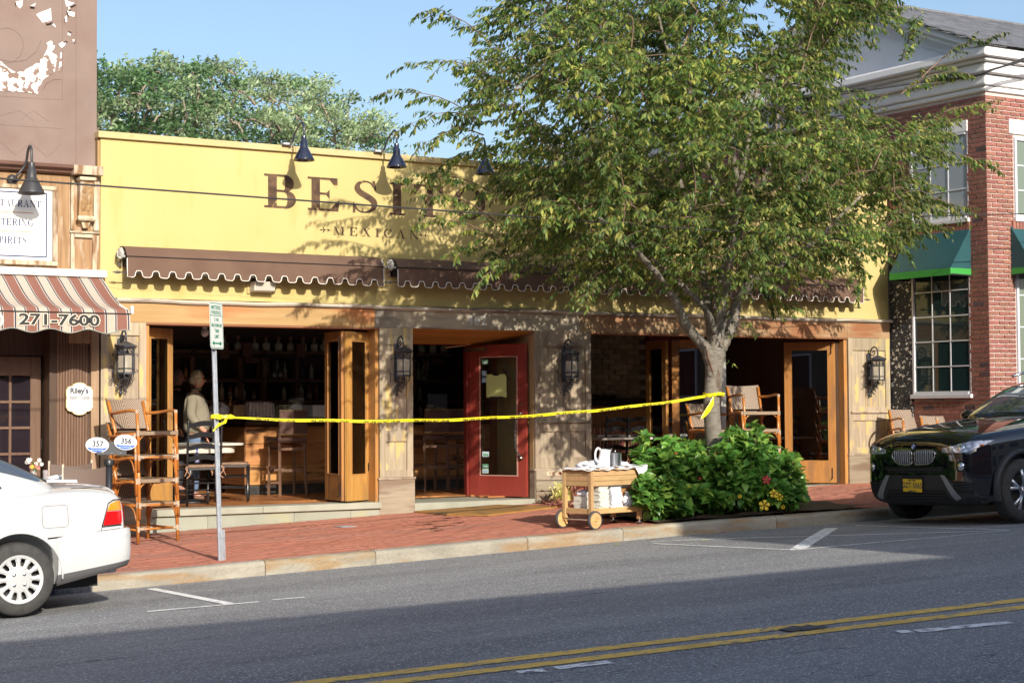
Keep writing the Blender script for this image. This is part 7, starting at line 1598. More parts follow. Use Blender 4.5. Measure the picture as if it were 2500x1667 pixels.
b = MB(); b.grid([[p+Vector((-w_*.75, 0, w_*.45)), p+Vector((0, -.012, 0)), p+Vector((w_*.75, 0, -w_*.45))] for p, w_ in zip(te, wd_)]); b.grid([[k1, k1+Vector((0, 0, .02))], [Tp(1770, 963, -3.15), Tp(1770, 959, -3.15)]]); b.build('tape_end', M_tape, tpth, smooth=True)

# ================================================================== HIBISCUS BED
M_hib = leaf_mat('hibiscus_leaf', [(.06, .165, .035), (.09, .23, .045), (.13, .30, .055), (.19, .36, .065), (.30, .46, .09)], tl=.3, rough=.3)
bush = thing('hibiscus_bush', 'broad glossy green hibiscus bush with red and yellow flowers round the tree trunk', 'bush', (13.4, -3.05, side_z(13.4, -3)))
Rb = random.Random(4); hv = []
TOPS = [(1545, 1095), (1570, 1060), (1600, 1055), (1650, 1080), (1690, 1075), (1740, 1090), (1780, 1050), (1830, 1035), (1855, 1030), (1880, 1075), (1900, 1090), (1935, 1095), (1950, 1140), (1962, 1170), (1965, 1250)]
def top_y(px): return float(np.interp(px, [t_[0] for t_ in TOPS], [t_[1] for t_ in TOPS]))
def bush_leaf(p, outd, ln, store):
    l = (outd*.8+Vector((Rb.gauss(0, .45), Rb.gauss(0, .45), Rb.gauss(-.25, .35)))).normalized(); up = Vector((Rb.gauss(0, .35), -.35+Rb.gauss(0, .35), 1)).normalized(); w_ = l.cross(up).normalized(); n = w_.cross(l); store.append((p, l, w_, n, ln))
def hleaf(p, l, w_, n, ln):
    wd = ln*.36; f = n*(wd*.28); return [p, p+l*ln*.10+w_*wd*.75+f, p+l*ln*.42+w_*wd+f, p+l*ln*.76+w_*wd*.5+f*.6, p+l*ln-n*ln*.12, p+l*ln*.76-w_*wd*.5+f*.6, p+l*ln*.42-w_*wd+f, p+l*ln*.10-w_*wd*.75+f, p+l*ln*.4, p+l*ln*.72-n*ln*.03]
HF = [(0, 1, 2, 8), (8, 2, 3, 9), (9, 3, 4, 4), (0, 8, 6, 7), (8, 9, 5, 6), (9, 4, 5, 5)]
HFt = [(0, 1, 2), (0, 2, 8), (8, 2, 3), (8, 3, 9), (9, 3, 4), (0, 8, 6), (0, 6, 7), (8, 9, 5), (8, 5, 6), (9, 4, 5)]
store = []; stems = MB()
for k in range(340):
    px = Rb.uniform(1556, 1960); yy = Rb.uniform(-3.75, -2.35) if k < 270 else -3.8; tp_y = top_y(px)+abs(yy+2.9)*14
    fr_ = Rb.random()**.55 if k < 270 else Rb.uniform(0, .45); py = tp_y+(1-fr_)*(1270-tp_y)*.85; P = atY(px, py, yy)
    gz_ = side_z(P.x, P.y)
    if P.z < gz_+.1: P.z = gz_+.12+Rb.random()*.15
    base = Vector((P.x+(13.4-P.x)*.25, yy*.6-3.05*.4, gz_)); mid = base.lerp(P, .55)+Vector((0, 0, .05)); C_ = [Vector(q) for q in catmull([base, mid, P], 6)]; stems.tube(C_[::2]+[C_[-1]], list(np.linspace(.007, .003, len(C_[::2])+1)), 5, cap=False)
    for i, c in enumerate(C_[3:]):
        for j in range(2):
            a = i*2.4+j*3.1+Rb.random(); od = Vector((cos(a), sin(a), .25)); bush_leaf(c+od*.03, od, Rb.uniform(.09, .145), store)
    for j in range(5): a = j*1.3+Rb.random(); bush_leaf(P, Vector((cos(a)*.7, sin(a)*.7, .8)), Rb.uniform(.07, .12), store)
tag(stems.build('stems', mat('green_stem', (.10, .12, .04)), bush, smooth=True), kind='stuff')
store.sort(key=lambda s: s[0].y+.6*Rb.random()); V = []; F = []
hm = bpy.data.meshes.new('leaf'); hm.from_pydata([tuple(x) for x in hleaf(Vector(), Vector((1, 0, 0)), Vector((0, 1, 0)), Vector((0, 0, 1)), .08)], [], HFt); hm.materials.append(M_hib); hm.shade_smooth()
for i, q in enumerate(store):
    if i < 560 and i % 2 == 0:
        p, l, w_, n, ln = q; s = ln/.08; o = bpy.data.objects.new('leaf', hm); COL.objects.link(o); o.parent = bush; o.matrix_parent_inverse = bush.matrix_basis.inverted(); o.matrix_basis = Matrix(((l.x*s, w_.x*s, n.x*s, p.x), (l.y*s, w_.y*s, n.y*s, p.y), (l.z*s, w_.z*s, n.z*s, p.z), (0, 0, 0, 1)))
    else: b0 = len(V); V += [tuple(x) for x in hleaf(*q)]; F += [tuple(b0+t_ for t_ in f_) for f_ in HFt]
tag(fast_mesh('foliage', V, F, M_hib, bush, smooth=True), kind='stuff'); print('bush leaves', len(store))
def flower(px, py, y, r_, m, n, closed=False):
    c = atY(px, py, y-.16); b = MB(); N_ = Vector((-.5, -.8, .3)).normalized(); U = N_.orthogonal().normalized(); W_ = N_.cross(U)
    for j in range(5):
        a = j*2*pi/5; 
        row = []
        for t_, w_, h in ((.1, .12, 0), (.55, .42, .18), (.9, .46, .16), (1.05, .2, .05)):
            if closed: h *= 3; t_ *= .6
            row.append([c+(U*cos(a+s*w_)+W_*sin(a+s*w_))*r_*t_+N_*r_*h for s in (-1, 0, 1)])
        b.grid(row)
    o = b.build('flower', m, bush, smooth=True); MB().tube([c, c+N_*r_*.8], [r_*.12, r_*.06], 6).build('stamen', mat('stamen_'+n, (.55, .12, .03) if n == 'y' else (.8, .6, .1)), o)
M_fy = mat('yellow_petal', (.85, .60, .02), rough=.5, tl=.2); M_fr = mat('red_petal', (.55, .015, .03), rough=.5, tl=.2)
for q in ((1866, 1233, -3.85, .062, M_fy, 'y'), (1889, 1205, -3.75, .05, M_fy, 'y'), (1903, 1213, -3.72, .042, M_fy, 'y'), (1911, 1238, -3.8, .045, M_fy, 'y', True), (1806, 1212, -3.9, .04, M_fy, 'y', True), (1871, 1171, -3.75, .05, M_fr, 'r'), (1743, 1105, -3.4, .05, M_fr, 'r', True), (1650, 1107, -3.6, .03, M_fr, 'r', True), (1709, 1168, -3.9, .028, M_fr, 'r', True), (1684, 1187, -3.9, .022, M_fy, 'y', True)): flower(*q)
# low pale and russet plants by the wall, behind the trolley
def tuft(name, lab, px, py, y, r_, h, m, n, seed, cat='plant'):
    c = atY(px, py, y); c.z = side_z(c.x, c.y)+.01; t = thing(name, lab, cat, c); R_ = random.Random(seed); b = MB()
    for k in range(n):
        a = R_.uniform(0, 6.28); rr = r_*sqrt(R_.random()); p = c+Vector((rr*cos(a), rr*sin(a)*.6, 0)); tip = p+Vector((R_.gauss(0, .05), R_.gauss(0, .05), h*(.45+.6*R_.random()))); s = Vector((R_.gauss(0, 1), R_.gauss(0, 1), 0)).normalized()*.022; md = p.lerp(tip, .6)+Vector((R_.gauss(0, .02), R_.gauss(0, .02), .01))
        b.add([p, md+s, tip, md-s], [(0, 1, 2), (0, 2, 3)]); q = tip+Vector((R_.gauss(0, .03), R_.gauss(0, .03), R_.gauss(0, .02))); s2 = Vector((R_.gauss(0, .02), R_.gauss(0, .02), R_.gauss(0, .02))); b.add([tip, q+s2, q+s2*.2+Vector((0, 0, .03)), q-s2], [(0, 1, 2), (0, 2, 3)])
    tag(b.build('leaves', m, t), kind='stuff'); MB().cyl(c, c+Vector((0, 0, h*.5)), .012, n=6).build('stem', M_twig, t)
M_pal = leaf_mat('pale_plant', [(.45, .42, .18), (.62, .58, .30), (.5, .52, .2)], tl=.3); M_rus = leaf_mat('russet_plant', [(.28, .08, .06), (.42, .16, .12), (.5, .28, .2), (.2, .06, .05)], tl=.3)
tuft('pale_plant', 'low pale yellow plant at the wall just left of the trolley', 1385, 1240, -.55, .17, .22, M_pal, 260, 1)
tuft('russet_plant', 'dark russet leafy plant behind the left legs of the trolley', 1425, 1225, -.7, .16, .42, M_rus, 260, 2)
tuft('russet_plant', 'broad russet plant behind the napkin piles of the trolley', 1485, 1220, -.7, .28, .46, M_rus, 420, 3)
tuft('pale_plant', 'small pale plant between the russet plant and the bush', 1535, 1220, -.7, .13, .40, M_pal, 120, 4)
tuft('russet_plant', 'thin dry leaves lying on the pavers by the wall, left of the trolley', 1370, 1252, -.9, .16, .05, M_rus, 60, 5)
for px, py, c in ((1902, 1286, 'yellow'), (1766, 1301, 'crimson'), (1508, 1330, 'green'), (1595, 1318, 'brown'), (1722, 1320, 'lime')):
    p = atRoad(px, py); o = MB().add([p+Vector((-.05, 0, .008)), p+Vector((0, .02, .016)), p+Vector((.05, 0, .01)), p+Vector((0, -.02, .012))], [(0, 1, 2), (0, 2, 3)]).build('fallen_leaf', mat('fallen_'+c, {'yellow': (.6, .4, .05), 'crimson': (.35, .03, .05), 'green': (.25, .35, .05), 'brown': (.2, .13, .05), 'lime': (.3, .42, .08)}[c])); tag(o, '%s fallen leaf on the road below the kerb' % c, 'leaf')

# ================================================================== TREES BEHIND
M_bgd = leaf_mat('far_leaf_dark', [(.06, .13, .05), (.085, .17, .065), (.12, .21, .085)], tl=.25); M_bgl = leaf_mat('far_leaf_light', [(.15, .23, .10), (.20, .29, .14), (.27, .35, .19), (.35, .42, .26)], tl=.3)
def bg_tree(lab, y, poly, base, m, nclump, seed, mix=None):
    R_ = random.Random(seed); r2 = np.random.default_rng(seed); t = thing('background_tree', lab, 'tree', base); tb = MB(); base = Vector(base); fork = base+Vector((0, 0, 5))
    MB().tube([base, fork], [.35, .25], 10).build('trunk', M_bark, t, smooth=True); V = []; F = []; V2 = []; F2 = []; cl = []
    x0, x1 = min(p[0] for p in poly), max(p[0] for p in poly); y0, y1 = min(p[1] for p in poly), max(p[1] for p in poly)
    while len(cl) < nclump:
        px, py = R_.uniform(x0, x1), R_.uniform(y0, y1)
        if not inside(px, py, poly): continue
        ed = edist(px, py, poly); hd = 3.2*sqrt(max(.05, 1-(1-min(1, ed/120))**2)); yy = y+R_.uniform(-hd, hd); p = atY(px, py, yy)
        if any((p-c).length < .55 for c in cl): continue
        cl.append(p)
    nd = [fork]; 
    for c in sorted(cl, key=lambda c: (c-fork).length):
        a = min(nd, key=lambda q: (q-c).length+.3*(q-fork).length); mid = (a+c)/2+Vector((0, 0, .1)); P = [Vector(q) for q in catmull([a, mid, c+Vector((0, 0, -.15))], 3)]; tb.tube(P, list(np.linspace(min(.09, .03+.02*(c-a).length), .012, len(P))), 5, cap=False); nd += P[1:]
        k = 150; wind = np.array([.35, -.15, .25])
        sel = (V, F) if (mix is None or R_.random() < mix(c)) else (V2, F2)
        pos = np.array(c)+r2.normal(0, 1, (k, 3))*np.array([.26, .26, .09]); pos[:, 2] += .1*(1-((pos[:, 0]-c.x)/.5)**2)
        ld = r2.normal(0, .5, (k, 3))+wind; ld /= np.linalg.norm(ld, axis=1)[:, None]; wd = np.cross(ld, r2.normal(0, 1, (k, 3))); wd /= np.linalg.norm(wd, axis=1)[:, None]; ln = r2.uniform(.09, .17, (k, 1)); w_ = ln*.22
        q = np.stack([pos, pos+ld*ln*.5+wd*w_, pos+ld*ln, pos+ld*ln*.5-wd*w_], 1).reshape(-1, 3); b0 = len(sel[0]); sel[0].extend(map(tuple, q)); sel[1].extend((b0+4*i, b0+4*i+1, b0+4*i+2, b0+4*i+3) for i in range(k))
    tag(fast_mesh('foliage', V, F, m, t), kind='stuff')
    if V2: tag(fast_mesh('foliage', V2, F2, M_bgl if m == M_bgd else M_bgd, t), kind='stuff')
    tag(tb.build('branches', mat('far_bark', (.20, .16, .12), (.30, .26, .2), scale=3), t, smooth=True), kind='stuff')
bg_tree('dark green feathery tree behind the yellow wall, next to the brown building', 24, [(150, 210), (200, 160), (250, 155), (290, 150), (340, 160), (375, 152), (420, 150), (445, 170), (480, 168), (500, 200), (520, 260), (510, 330), (480, 370), (150, 360)], tuple(atY(330, 500, 24).xy)+(0,), M_bgd, 92, 1, mix=lambda c: .75)
bg_tree('pale wind-blown feathery tree behind the yellow wall, right of the dark one', 27, [(470, 172), (520, 160), (560, 165), (600, 175), (650, 190), (690, 200), (740, 205), (790, 205), (800, 235), (850, 240), (880, 265), (915, 290), (945, 330), (945, 380), (900, 420), (440, 390), (455, 260)], tuple(atY(700, 500, 27).xy)+(0,), M_bgl, 122, 2, mix=lambda c: .8)

# ================================================================== PEOPLE
def skin(name, V_, E_, R_, m, parent, root=0, sub=2):
    me = bpy.data.meshes.new(name); me.from_pydata([tuple(v) for v in V_], E_, []); me.update(); o = link(name, me, m, parent, world=False)
    o.modifiers.new('sk', 'SKIN'); sv = me.skin_vertices[0].data
    for i, r_ in enumerate(R_): sv[i].radius = (r_, r_) if not isinstance(r_, tuple) else r_; sv[i].use_root = (i == root)
    o.modifiers['sk'].use_smooth_shade = True; s = o.modifiers.new('ss', 'SUBSURF'); s.levels = sub; s.render_levels = sub; return o
def person(label, loc, rz, h, shirt, trousers, hair, skinm, arm='table', belly=.0):
    t = thing('person', label, 'person', loc, rz, None); k = h/1.75     # faces local +x
    P = lambda x, y, z: (x*k, y*k, z*k)
    V_ = [P(0, 0, .95), P(.01, 0, 1.12), P(0, 0, 1.33), P(-.01, 0, 1.46), P(.005, 0, 1.53)]; R_ = [(.13*k, .15*k), (.13*k, .15*k), (.13*k, .16*k), (.06*k, .08*k), .052*k]; E_ = [(0, 1), (1, 2), (2, 3), (3, 4)]
    def chain(start, pts, rs):
        i0 = start
        for p, r_ in zip(pts, rs): V_.append(P(*p)); R_.append(r_*k); E_.append((i0, len(V_)-1)); i0 = len(V_)-1
        return i0
    hands = []
    for s in (-1, 1):
        a = chain(2, [(-.02, s*.19, 1.42), (-.05, s*.245, 1.15), (.10 if s < 0 else .04, s*.25, .98 if s < 0 else .92), (.17 if s < 0 else .10, s*.24, .92 if s < 0 else .86)], [.055, .046, .036, .028])
        hp = V_[a]; d = (.05, 0, -.035)
        pl = chain(a, [(hp[0]/k+.045, hp[1]/k, hp[2]/k-.03)], [.030]); q = V_[pl]
        for j in range(4): chain(pl, [(q[0]/k+.035, q[1]/k+(-.027+.018*j), q[2]/k-.03), (q[0]/k+.05-.003*abs(j-1.5), q[1]/k+(-.029+.019*j), q[2]/k-.062+.004*abs(j-1.5))], [.0095, .008])
        chain(a, [(hp[0]/k+.04, hp[1]/k+.035*-s, hp[2]/k-.01), (hp[0]/k+.07, hp[1]/k+.045*-s, hp[2]/k-.03)], [.012, .009])
        l = chain(0, [(0, s*.09, .86), (.01, s*.10, .50), (-.02, s*.11, .10), (.10, s*.12, .035)], [.085, .058, .042, .035])
    body = skin('body', V_, E_, R_, skinm, t)
    # head
    hc = Vector(P(.035, 0, 1.645)); b = MB(); rows = []
    for i in range(15):
        v = -pi/2+pi*i/14; row = []
        for j in range(25):
            u = 2*pi*j/24; x = .098*cos(v)*cos(u); y = .076*cos(v)*sin(u); z = .122*sin(v)
            if cos(u) > 0 and z < 0: x *= 1-.12*abs(z)/.12; y *= 1-.25*abs(z)/.12
            if cos(u) < 0 and z < -.04: x *= .72
            row.append(hc+Vector((x, y, z))*k)
        rows.append(row)
    b.grid(rows); b.build('head', skinm, body, world=False, smooth=True)
    b = MB(); b.add([hc+Vector(q)*k for q in ((.088, 0, .03), (.122, 0, -.022), (.088, .018, -.03), (.088, -.018, -.03), (.10, 0, -.034))], [(0, 1, 2), (0, 3, 1), (1, 4, 2), (1, 3, 4)]); b.build('nose', skinm, body, world=False, smooth=True)
    b = MB(); b.tube([hc+Vector(q)*k for q in ((.076, -.024, -.062), (.088, 0, -.060), (.076, .024, -.062))], .005*k, 6); b.build('mouth', mat('lip', (.30, .12, .10)), body, world=False)
    for s in (-1, 1):
        MB().sphere(hc+Vector((-.005, s*.078, -.01))*k, .03*k, 10, 8, (.6, .3, 1)).build('ear', skinm, body, world=False, smooth=True)
        MB().sphere(hc+Vector((.078, s*.032, .015))*k, .012*k, 8, 6).build('eye', mat('eye_dark', (.1, .08, .07), rough=.2), body, world=False, smooth=True)
    b = MB(); rows = []
    for i in range(14):
        v = radians(-28)+(pi/2-radians(-28))*i/13; row = []
        for j in range(29):
            u = radians(48)+(2*pi-2*radians(48))*j/28; fr_ = radians(48) if v < .5 else 0
            if v > .55: u = 2*pi*j/28
            w_ = 1+.05*sin(u*7+v*5)+.03*sin(u*17); row.append(hc+Vector((.103*cos(v)*cos(u)*w_-.006, .082*cos(v)*sin(u)*w_, .128*sin(v)*w_+.004))*k)
        rows.append(row)
    b.grid(rows); b.build('hair', hair, body, world=False, smooth=True)
    # clothes: shirt as a skinned tube a little wider than the body, trousers likewise
    SV = [P(0, 0, .86), P(.015+belly*.5, 0, 1.02), P(.01+belly*.3, 0, 1.20), P(0, 0, 1.36), P(-.008, 0, 1.47)]; SR = [((.175+belly)*k, .20*k), ((.190+belly)*k, .205*k), (.185*k, .205*k), (.155*k, .19*k), (.08*k, .11*k)]; SE = [(0, 1), (1, 2), (2, 3), (3, 4)]
    for s in (-1, 1):
        i0 = 3
        for p, r_ in zip([(-.02, s*.20, 1.40), (-.05, s*.25, 1.15), (.09 if s < 0 else .035, s*.255, .99 if s < 0 else .935)], [.085, .072, .06]): SV.append(P(*p)); SR.append(r_*k); SE.append((i0, len(SV)-1)); i0 = len(SV)-1
    skin('shirt', SV, SE, SR, shirt, body)
    b = MB(); b.tube([Vector(P(.01+.065*cos(a), .075*sin(a), 1.51+.012*cos(a))) for a in np.linspace(-2.6, 2.6, 15)], .018*k, 6); b.build('collar', shirt, body, world=False, smooth=True)
    TV = [P(0, 0, .92)]; TR = [(.135*k, .165*k)]; TE = []
    for s in (-1, 1):
        i0 = 0
        for p, r_ in zip([(0, s*.095, .80), (.01, s*.105, .48), (-.015, s*.115, .09)], [.105, .078, .068]): TV.append(P(*p)); TR.append(r_*k); TE.append((i0, len(TV)-1)); i0 = len(TV)-1
    skin('trousers', TV, TE, TR, trousers, body)
    for s in (-1, 1): MB().sphere(P(.05, s*.118, .035), .05*k, 12, 8, (2.6, 1, .75)).build('shoe', mat('brown_shoe', (.16, .08, .05)), body, world=False, smooth=True)
    return t, body, hc, k
M_skin = mat('skin_tanned', (.50, .22, .15), (.56, .27, .19), scale=12, rough=.5); M_skin2 = mat('skin_fair', (.42, .22, .16), rough=.5)
M_sh1 = mat('olive_shirt', (.20, .175, .125), (.25, .22, .165), scale=5, rough=.85, bump=.4, bscale=12, bst=(1, 1, 1)); M_jean = mat('blue_jeans', (.10, .16, .28), (.14, .21, .34), scale=20, rough=.85)
t, body, hc, k = person('man with grey-blond hair, dark glasses and untucked olive shirt, facing the bar', (8.68, 1.95, FL), -.4, 1.655, M_sh1, M_jean, mat('blond_grey_hair', (.36, .28, .16), (.50, .42, .28), scale=25, st=(1, 1, .3), rough=.6), M_skin, belly=.035)
b = MB()
for s in (-1, 1): b.add([hc+Vector(q)*k for q in ((.092, s*.008, .035), (.09, s*.05, .035), (.088, s*.048, -.002), (.094, s*.012, -.002), (.104, s*.03, .018))], [(0, 1, 4), (1, 2, 4), (2, 3, 4), (3, 0, 4)]); b.tube([hc+Vector(q)*k for q in ((.09, s*.05, .028), (.0, s*.082, .022), (-.02, s*.082, .01))], .0035, 5)
b.build('glasses', mat('dark_lens', (.02, .02, .022), rough=.1), body, world=False)
b = MB(); b.box(.125, .15, -.07, -.055, 1.22, 1.30); b.build('hung_glasses', mat('dark_lens', (0, 0, 0)), body, world=False)
person('older grey-haired man in a black shirt, in shade behind the man in olive', (9.10, 3.75, FL), -.9, 1.72, mat('black_shirt', (.015, .015, .018), rough=.8), mat('dark_trousers', (.03, .03, .04)), mat('grey_hair', (.22, .20, .18)), M_skin2, belly=.02)
# ================================================================== VEHICLES
def bake(objs_mesh, mods):      # evaluate a temporary object with modifiers, return a plain mesh
    o = bpy.data.objects.new('tmp', objs_mesh); COL.objects.link(o); mods(o); bpy.context.view_layer.update()
    dg = bpy.context.evaluated_depsgraph_get(); me = bpy.data.meshes.new_from_object(o.evaluated_get(dg)); bpy.data.objects.remove(o); return me
def ring_loft(secs):     # secs: list of (x, [(y,z) half profile bottom->top])
    b = MB(); rows = []
    for x, hp in secs:
        r_ = [(x, y, z) for y, z in hp]+[(x, -y, z) for y, z in hp[::-1][1:-1]]; rows.append(r_+[r_[0]])
    vs = [p for r_ in rows for p in r_[:-1]]; n = len(rows[0])-1; fs = []
    for i in range(len(rows)-1):
        for j in range(n): fs.append((i*n+j, i*n+(j+1) % n, (i+1)*n+(j+1) % n, (i+1)*n+j))
    fs.append(tuple(range(n-1, -1, -1))); fs.append(tuple((len(rows)-1)*n+k for k in range(n))); b.add(vs, fs); return b
def body_sec(x, w_, zb, zm, zbelt, zt): return (x, [(0, zb), (.5*w_, zb), (.93*w_, zb+.02), (w_*.99, zb+.14), (w_, zm), (w_*.985, zbelt-.10), (w_*.95, zbelt-.02), (w_*.86, zbelt+.25*(zt-zbelt)), (w_*.6, zbelt+.8*(zt-zbelt)), (w_*.3, zt), (0, zt)])
def cut_arches(me, axles, r_, w_, depth=.3):
    for ax, z in axles:
        for s in (-1, 1):
            c = MB().lathe([(.001, -depth/2), (r_, -depth/2), (r_, depth/2), (.001, depth/2)], c=(ax, s*(w_-depth/2+.06), z), n=40, axis='y').mesh('c'); co_ = bpy.data.objects.new('c', c); COL.objects.link(co_)
            def md(o): m = o.modifiers.new('b', 'BOOLEAN'); m.object = co_; m.operation = 'DIFFERENCE'; m.solver = 'EXACT'
            me = bake(me, md); bpy.data.objects.remove(co_)
    return me
class Car:
    def __init__(s, root, bodyme, glassme):
        s.root = root; s.T = []
        s.bvh = s.mk([bodyme, glassme])
    def mk(s, ms):
        V_ = []; F_ = []
        for me in ms: b = len(V_); V_ += [v.co.copy() for v in me.vertices]; F_ += [tuple(b+i for i in p.vertices) for p in me.polygons]
        return BVHTree.FromPolygons(V_, F_)
    def hit(s, a, c, axis):
        if axis == 'y-': o, d = Vector((a, -3, c)), Vector((0, 1, 0))
        elif axis == 'y+': o, d = Vector((a, 3, c)), Vector((0, -1, 0))
        elif axis == 'x-': o, d = Vector((-3, a, c)), Vector((1, 0, 0))
        elif axis == 'x+': o, d = Vector((9, a, c)), Vector((-1, 0, 0))
        else: o, d = Vector((a, c, 4)), Vector((0, 0, -1))
        h = s.bvh.ray_cast(o, d)
        if h[0] is None: n_ = s.bvh.find_nearest(o+d*3.0); return n_[0], -d
        n = h[1]; 
        if n.dot(d) > 0: n = -n
        return h[0], n
    def decal(s, name, poly, axis, m, off=.004, parent=None, res=.06, thick=.012):
        bm = bmesh.new(); f = bm.faces.new([bm.verts.new((a, c, 0)) for a, c in poly]); bmesh.ops.triangulate(bm, faces=[f])
        for _ in range(5):
            E_ = [e for e in bm.edges if e.calc_length() > res]
            if not E_: break
            bmesh.ops.subdivide_edges(bm, edges=E_, cuts=1); bmesh.ops.triangulate(bm, faces=bm.faces)
        for v in bm.verts:
            p, n = s.hit(v.co.x, v.co.y, axis); v.co = p+n*off
        bmesh.ops.recalc_face_normals(bm, faces=bm.faces)
        me = bpy.data.meshes.new(name); bm.to_mesh(me); bm.free(); me.shade_smooth(); o = link(name, me, m, parent or s.root, world=False); return o
    def line(s, name, pts, axis, r_, m, off=.001, parent=None, step=.05):
        P = []
        for (a, c), (a2, c2) in zip(pts, pts[1:]):
            n = max(1, int(math.hypot(a2-a, c2-c)/step))
            for k in range(n): t_ = k/n; p, nn = s.hit(a+(a2-a)*t_, c+(c2-c)*t_, axis); P.append(p+nn*off)
        p, nn = s.hit(*pts[-1], axis); P.append(p+nn*off)
        return MB().tube(P, r_, 5).build(name, m, parent or s.root, world=False, smooth=True)
def wheel(root, x, y, z, r_, s, spokes, rimm, name='wheel', kind='alloy'):
    # s = outward side (-1 towards -y)
    W = thing(name, None, None); W.parent = root; W.location = (x, y, z); h = .105
    MB().lathe([(r_*.66, -h), (r_*.74, -h*1.02), (r_*.93, -h*.95), (r_*.985, -h*.75), (r_, -h*.3), (r_, h*.3), (r_*.985, h*.75), (r_*.93, h*.95), (r_*.66, h)], n=48, axis='y').build('tyre', mat('tyre_rubber', (.035, .035, .036), (.055, .053, .05), scale=14, rough=.8), W, world=False, smooth=True)
    o_ = s*h
    MB().lathe([(r_*.69, o_*.98), (r_*.665, o_*1.0), (r_*.645, o_*.82), (r_*.64, 0)], n=48, axis='y').build('rim', rimm, W, world=False, smooth=True)
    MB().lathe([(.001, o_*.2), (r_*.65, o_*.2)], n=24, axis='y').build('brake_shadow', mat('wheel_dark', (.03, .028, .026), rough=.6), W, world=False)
    b = MB()
    if kind == 'alloy':
        for k in range(5):
            a0 = 2*pi*k/5+.3
            for da in (-.20, .20):
                p0 = Vector((cos(a0)*r_*.12, o_*.72, sin(a0)*r_*.12)); p1 = Vector((cos(a0+da*.5)*r_*.35, o_*.86, sin(a0+da*.5)*r_*.35)); p2 = Vector((cos(a0+da)*r_*.665, o_*.92, sin(a0+da)*r_*.665)); b.tube([p0, p1, p2], [.022, .02, .024], 6)
        b.lathe([(.001, o_*.95), (r_*.12, o_*.9), (r_*.15, o_*.6)], n=20, axis='y')
    else:
        b.lathe([(.001, o_*.90), (r_*.30, o_*.93), (r_*.36, o_*.86)], n=36, axis='y'); b.lathe([(r_*.57, o_*.93), (r_*.62, o_*1.0), (r_*.67, o_*1.0)], n=36, axis='y')
        n = spokes
        for k in range(n):
            a = 2*pi*k/n; w0 = .085; w1 = .11; 
            rows = [[Vector((r__*cos(a+q*w_), o_*hh, r__*sin(a+q*w_))) for q, hh in ((-1, .80), (-.6, .93), (0, .97), (.6, .93), (1, .80))] for r__, w_ in ((r_*.33, .20), (r_*.45, .13), (r_*.60, .17))]; b.grid(rows)
    b.build('spokes', rimm, W, world=False, smooth=True)
    b = MB()
    for k in range(4 if kind != 'alloy' else 5): a = 2*pi*k/(4 if kind != 'alloy' else 5)+.785; c = Vector((cos(a)*r_*(.2 if kind != 'alloy' else .09), o_*.95, sin(a)*r_*(.2 if kind != 'alloy' else .09))); b.lathe([(.011, o_*.0), (.014, s*.008), (.001, s*.012)], c=c, n=10, axis='y')
    b.build('wheel_nuts', M_steel, W, world=False); 
    if kind == 'alloy': MB().lathe([(.001, o_*1.0), (r_*.075, o_*.99)], n=16, axis='y').build('centre_badge', M_blue, W, world=False)
    return W
M_bkp = mat('black_car_paint', (.006, .006, .009), rough=.06, spec=.7, coat=1)
M_clad = mat('charcoal_plastic', (.028, .029, .032), rough=.5)
M_cglass = mat('car_glass', (.16, .19, .23), rough=.02, spec=1.0, coat=1, metal=.5)
M_chr = mat('satin_chrome', (.55, .56, .58), rough=.22, metal=1); M_seam = mat('panel_gap', (.004, .004, .004), rough=.9)
M_alloy = mat('silver_alloy', (.55, .56, .58), rough=.28, metal=.9)
# ---- black SUV
GX = 14.45; gz0 = road_z(15.1, -6.0); gz1 = road_z(17.9, -6.0); pitch = -atan2(gz1-gz0, 2.8)
suv = thing('black_suv', 'black sport utility car parked facing left, twin rounded grilles and yellow number plate', 'car', (GX, -5.24, gz0-.0)); suv.rotation_euler = (-.028, pitch, 0)
suv.location.z = gz0+.0-(.9)*math.tan(-pitch)*1.0
S_ = [body_sec(*q) for q in ((0.0, .62, .38, .60, .80, .90), (.03, .76, .27, .60, .86, .955), (.12, .86, .21, .60, .92, 1.02), (.35, .915, .18, .63, .985, 1.075), (.8, .935, .22, .65, 1.03, 1.12), (1.25, .94, .22, .66, 1.06, 1.165), (1.52, .94, .22, .66, 1.07, 1.20), (1.9, .93, .22, .66, 1.08, 1.14), (3.0, .93, .22, .66, 1.10, 1.14), (4.0, .93, .24, .68, 1.13, 1.18), (4.4, .90, .28, .7, 1.15, 1.19), (4.6, .82, .36, .72, 1.10, 1.15))]
bm_ = ring_loft(S_).mesh('body', True)
def sub2(o): m = o.modifiers.new('s', 'SUBSURF'); m.levels = 2; m.render_levels = 2
bm_ = bake(bm_, sub2); bmu = cut_arches(bm_, [(.74, .355), (3.55, .37)], .405, .94)
bmu.materials.clear(); bmu.shade_smooth(); 
try: bmu.set_sharp_from_angle(angle=radians(40))
except Exception: pass
sb_ = link('body', bmu, M_bkp, suv, world=False)
def gsec(x, wb, zb, wt, zt): return (x, [(0, zb), (wb*.6, zb), (wb, zb), (wb*.98+wt*.02, zb+.04), (wb*.55+wt*.45, zb+(zt-zb)*.5), (wt, zt-.07 if zt-zb > .12 else zt-.02), (wt*.86, zt-.015), (wt*.5, zt), (0, zt+.008)])
gm_ = ring_loft([gsec(*q) for q in ((1.40, .72, 1.08, .66, 1.165), (1.75, .80, 1.06, .66, 1.36), (2.15, .84, 1.06, .64, 1.565), (2.6, .85, 1.07, .64, 1.64), (3.2, .85, 1.08, .64, 1.645), (3.9, .84, 1.10, .62, 1.60), (4.35, .80, 1.12, .58, 1.50), (4.52, .74, 1.12, .56, 1.25))]).mesh('cabin', True)
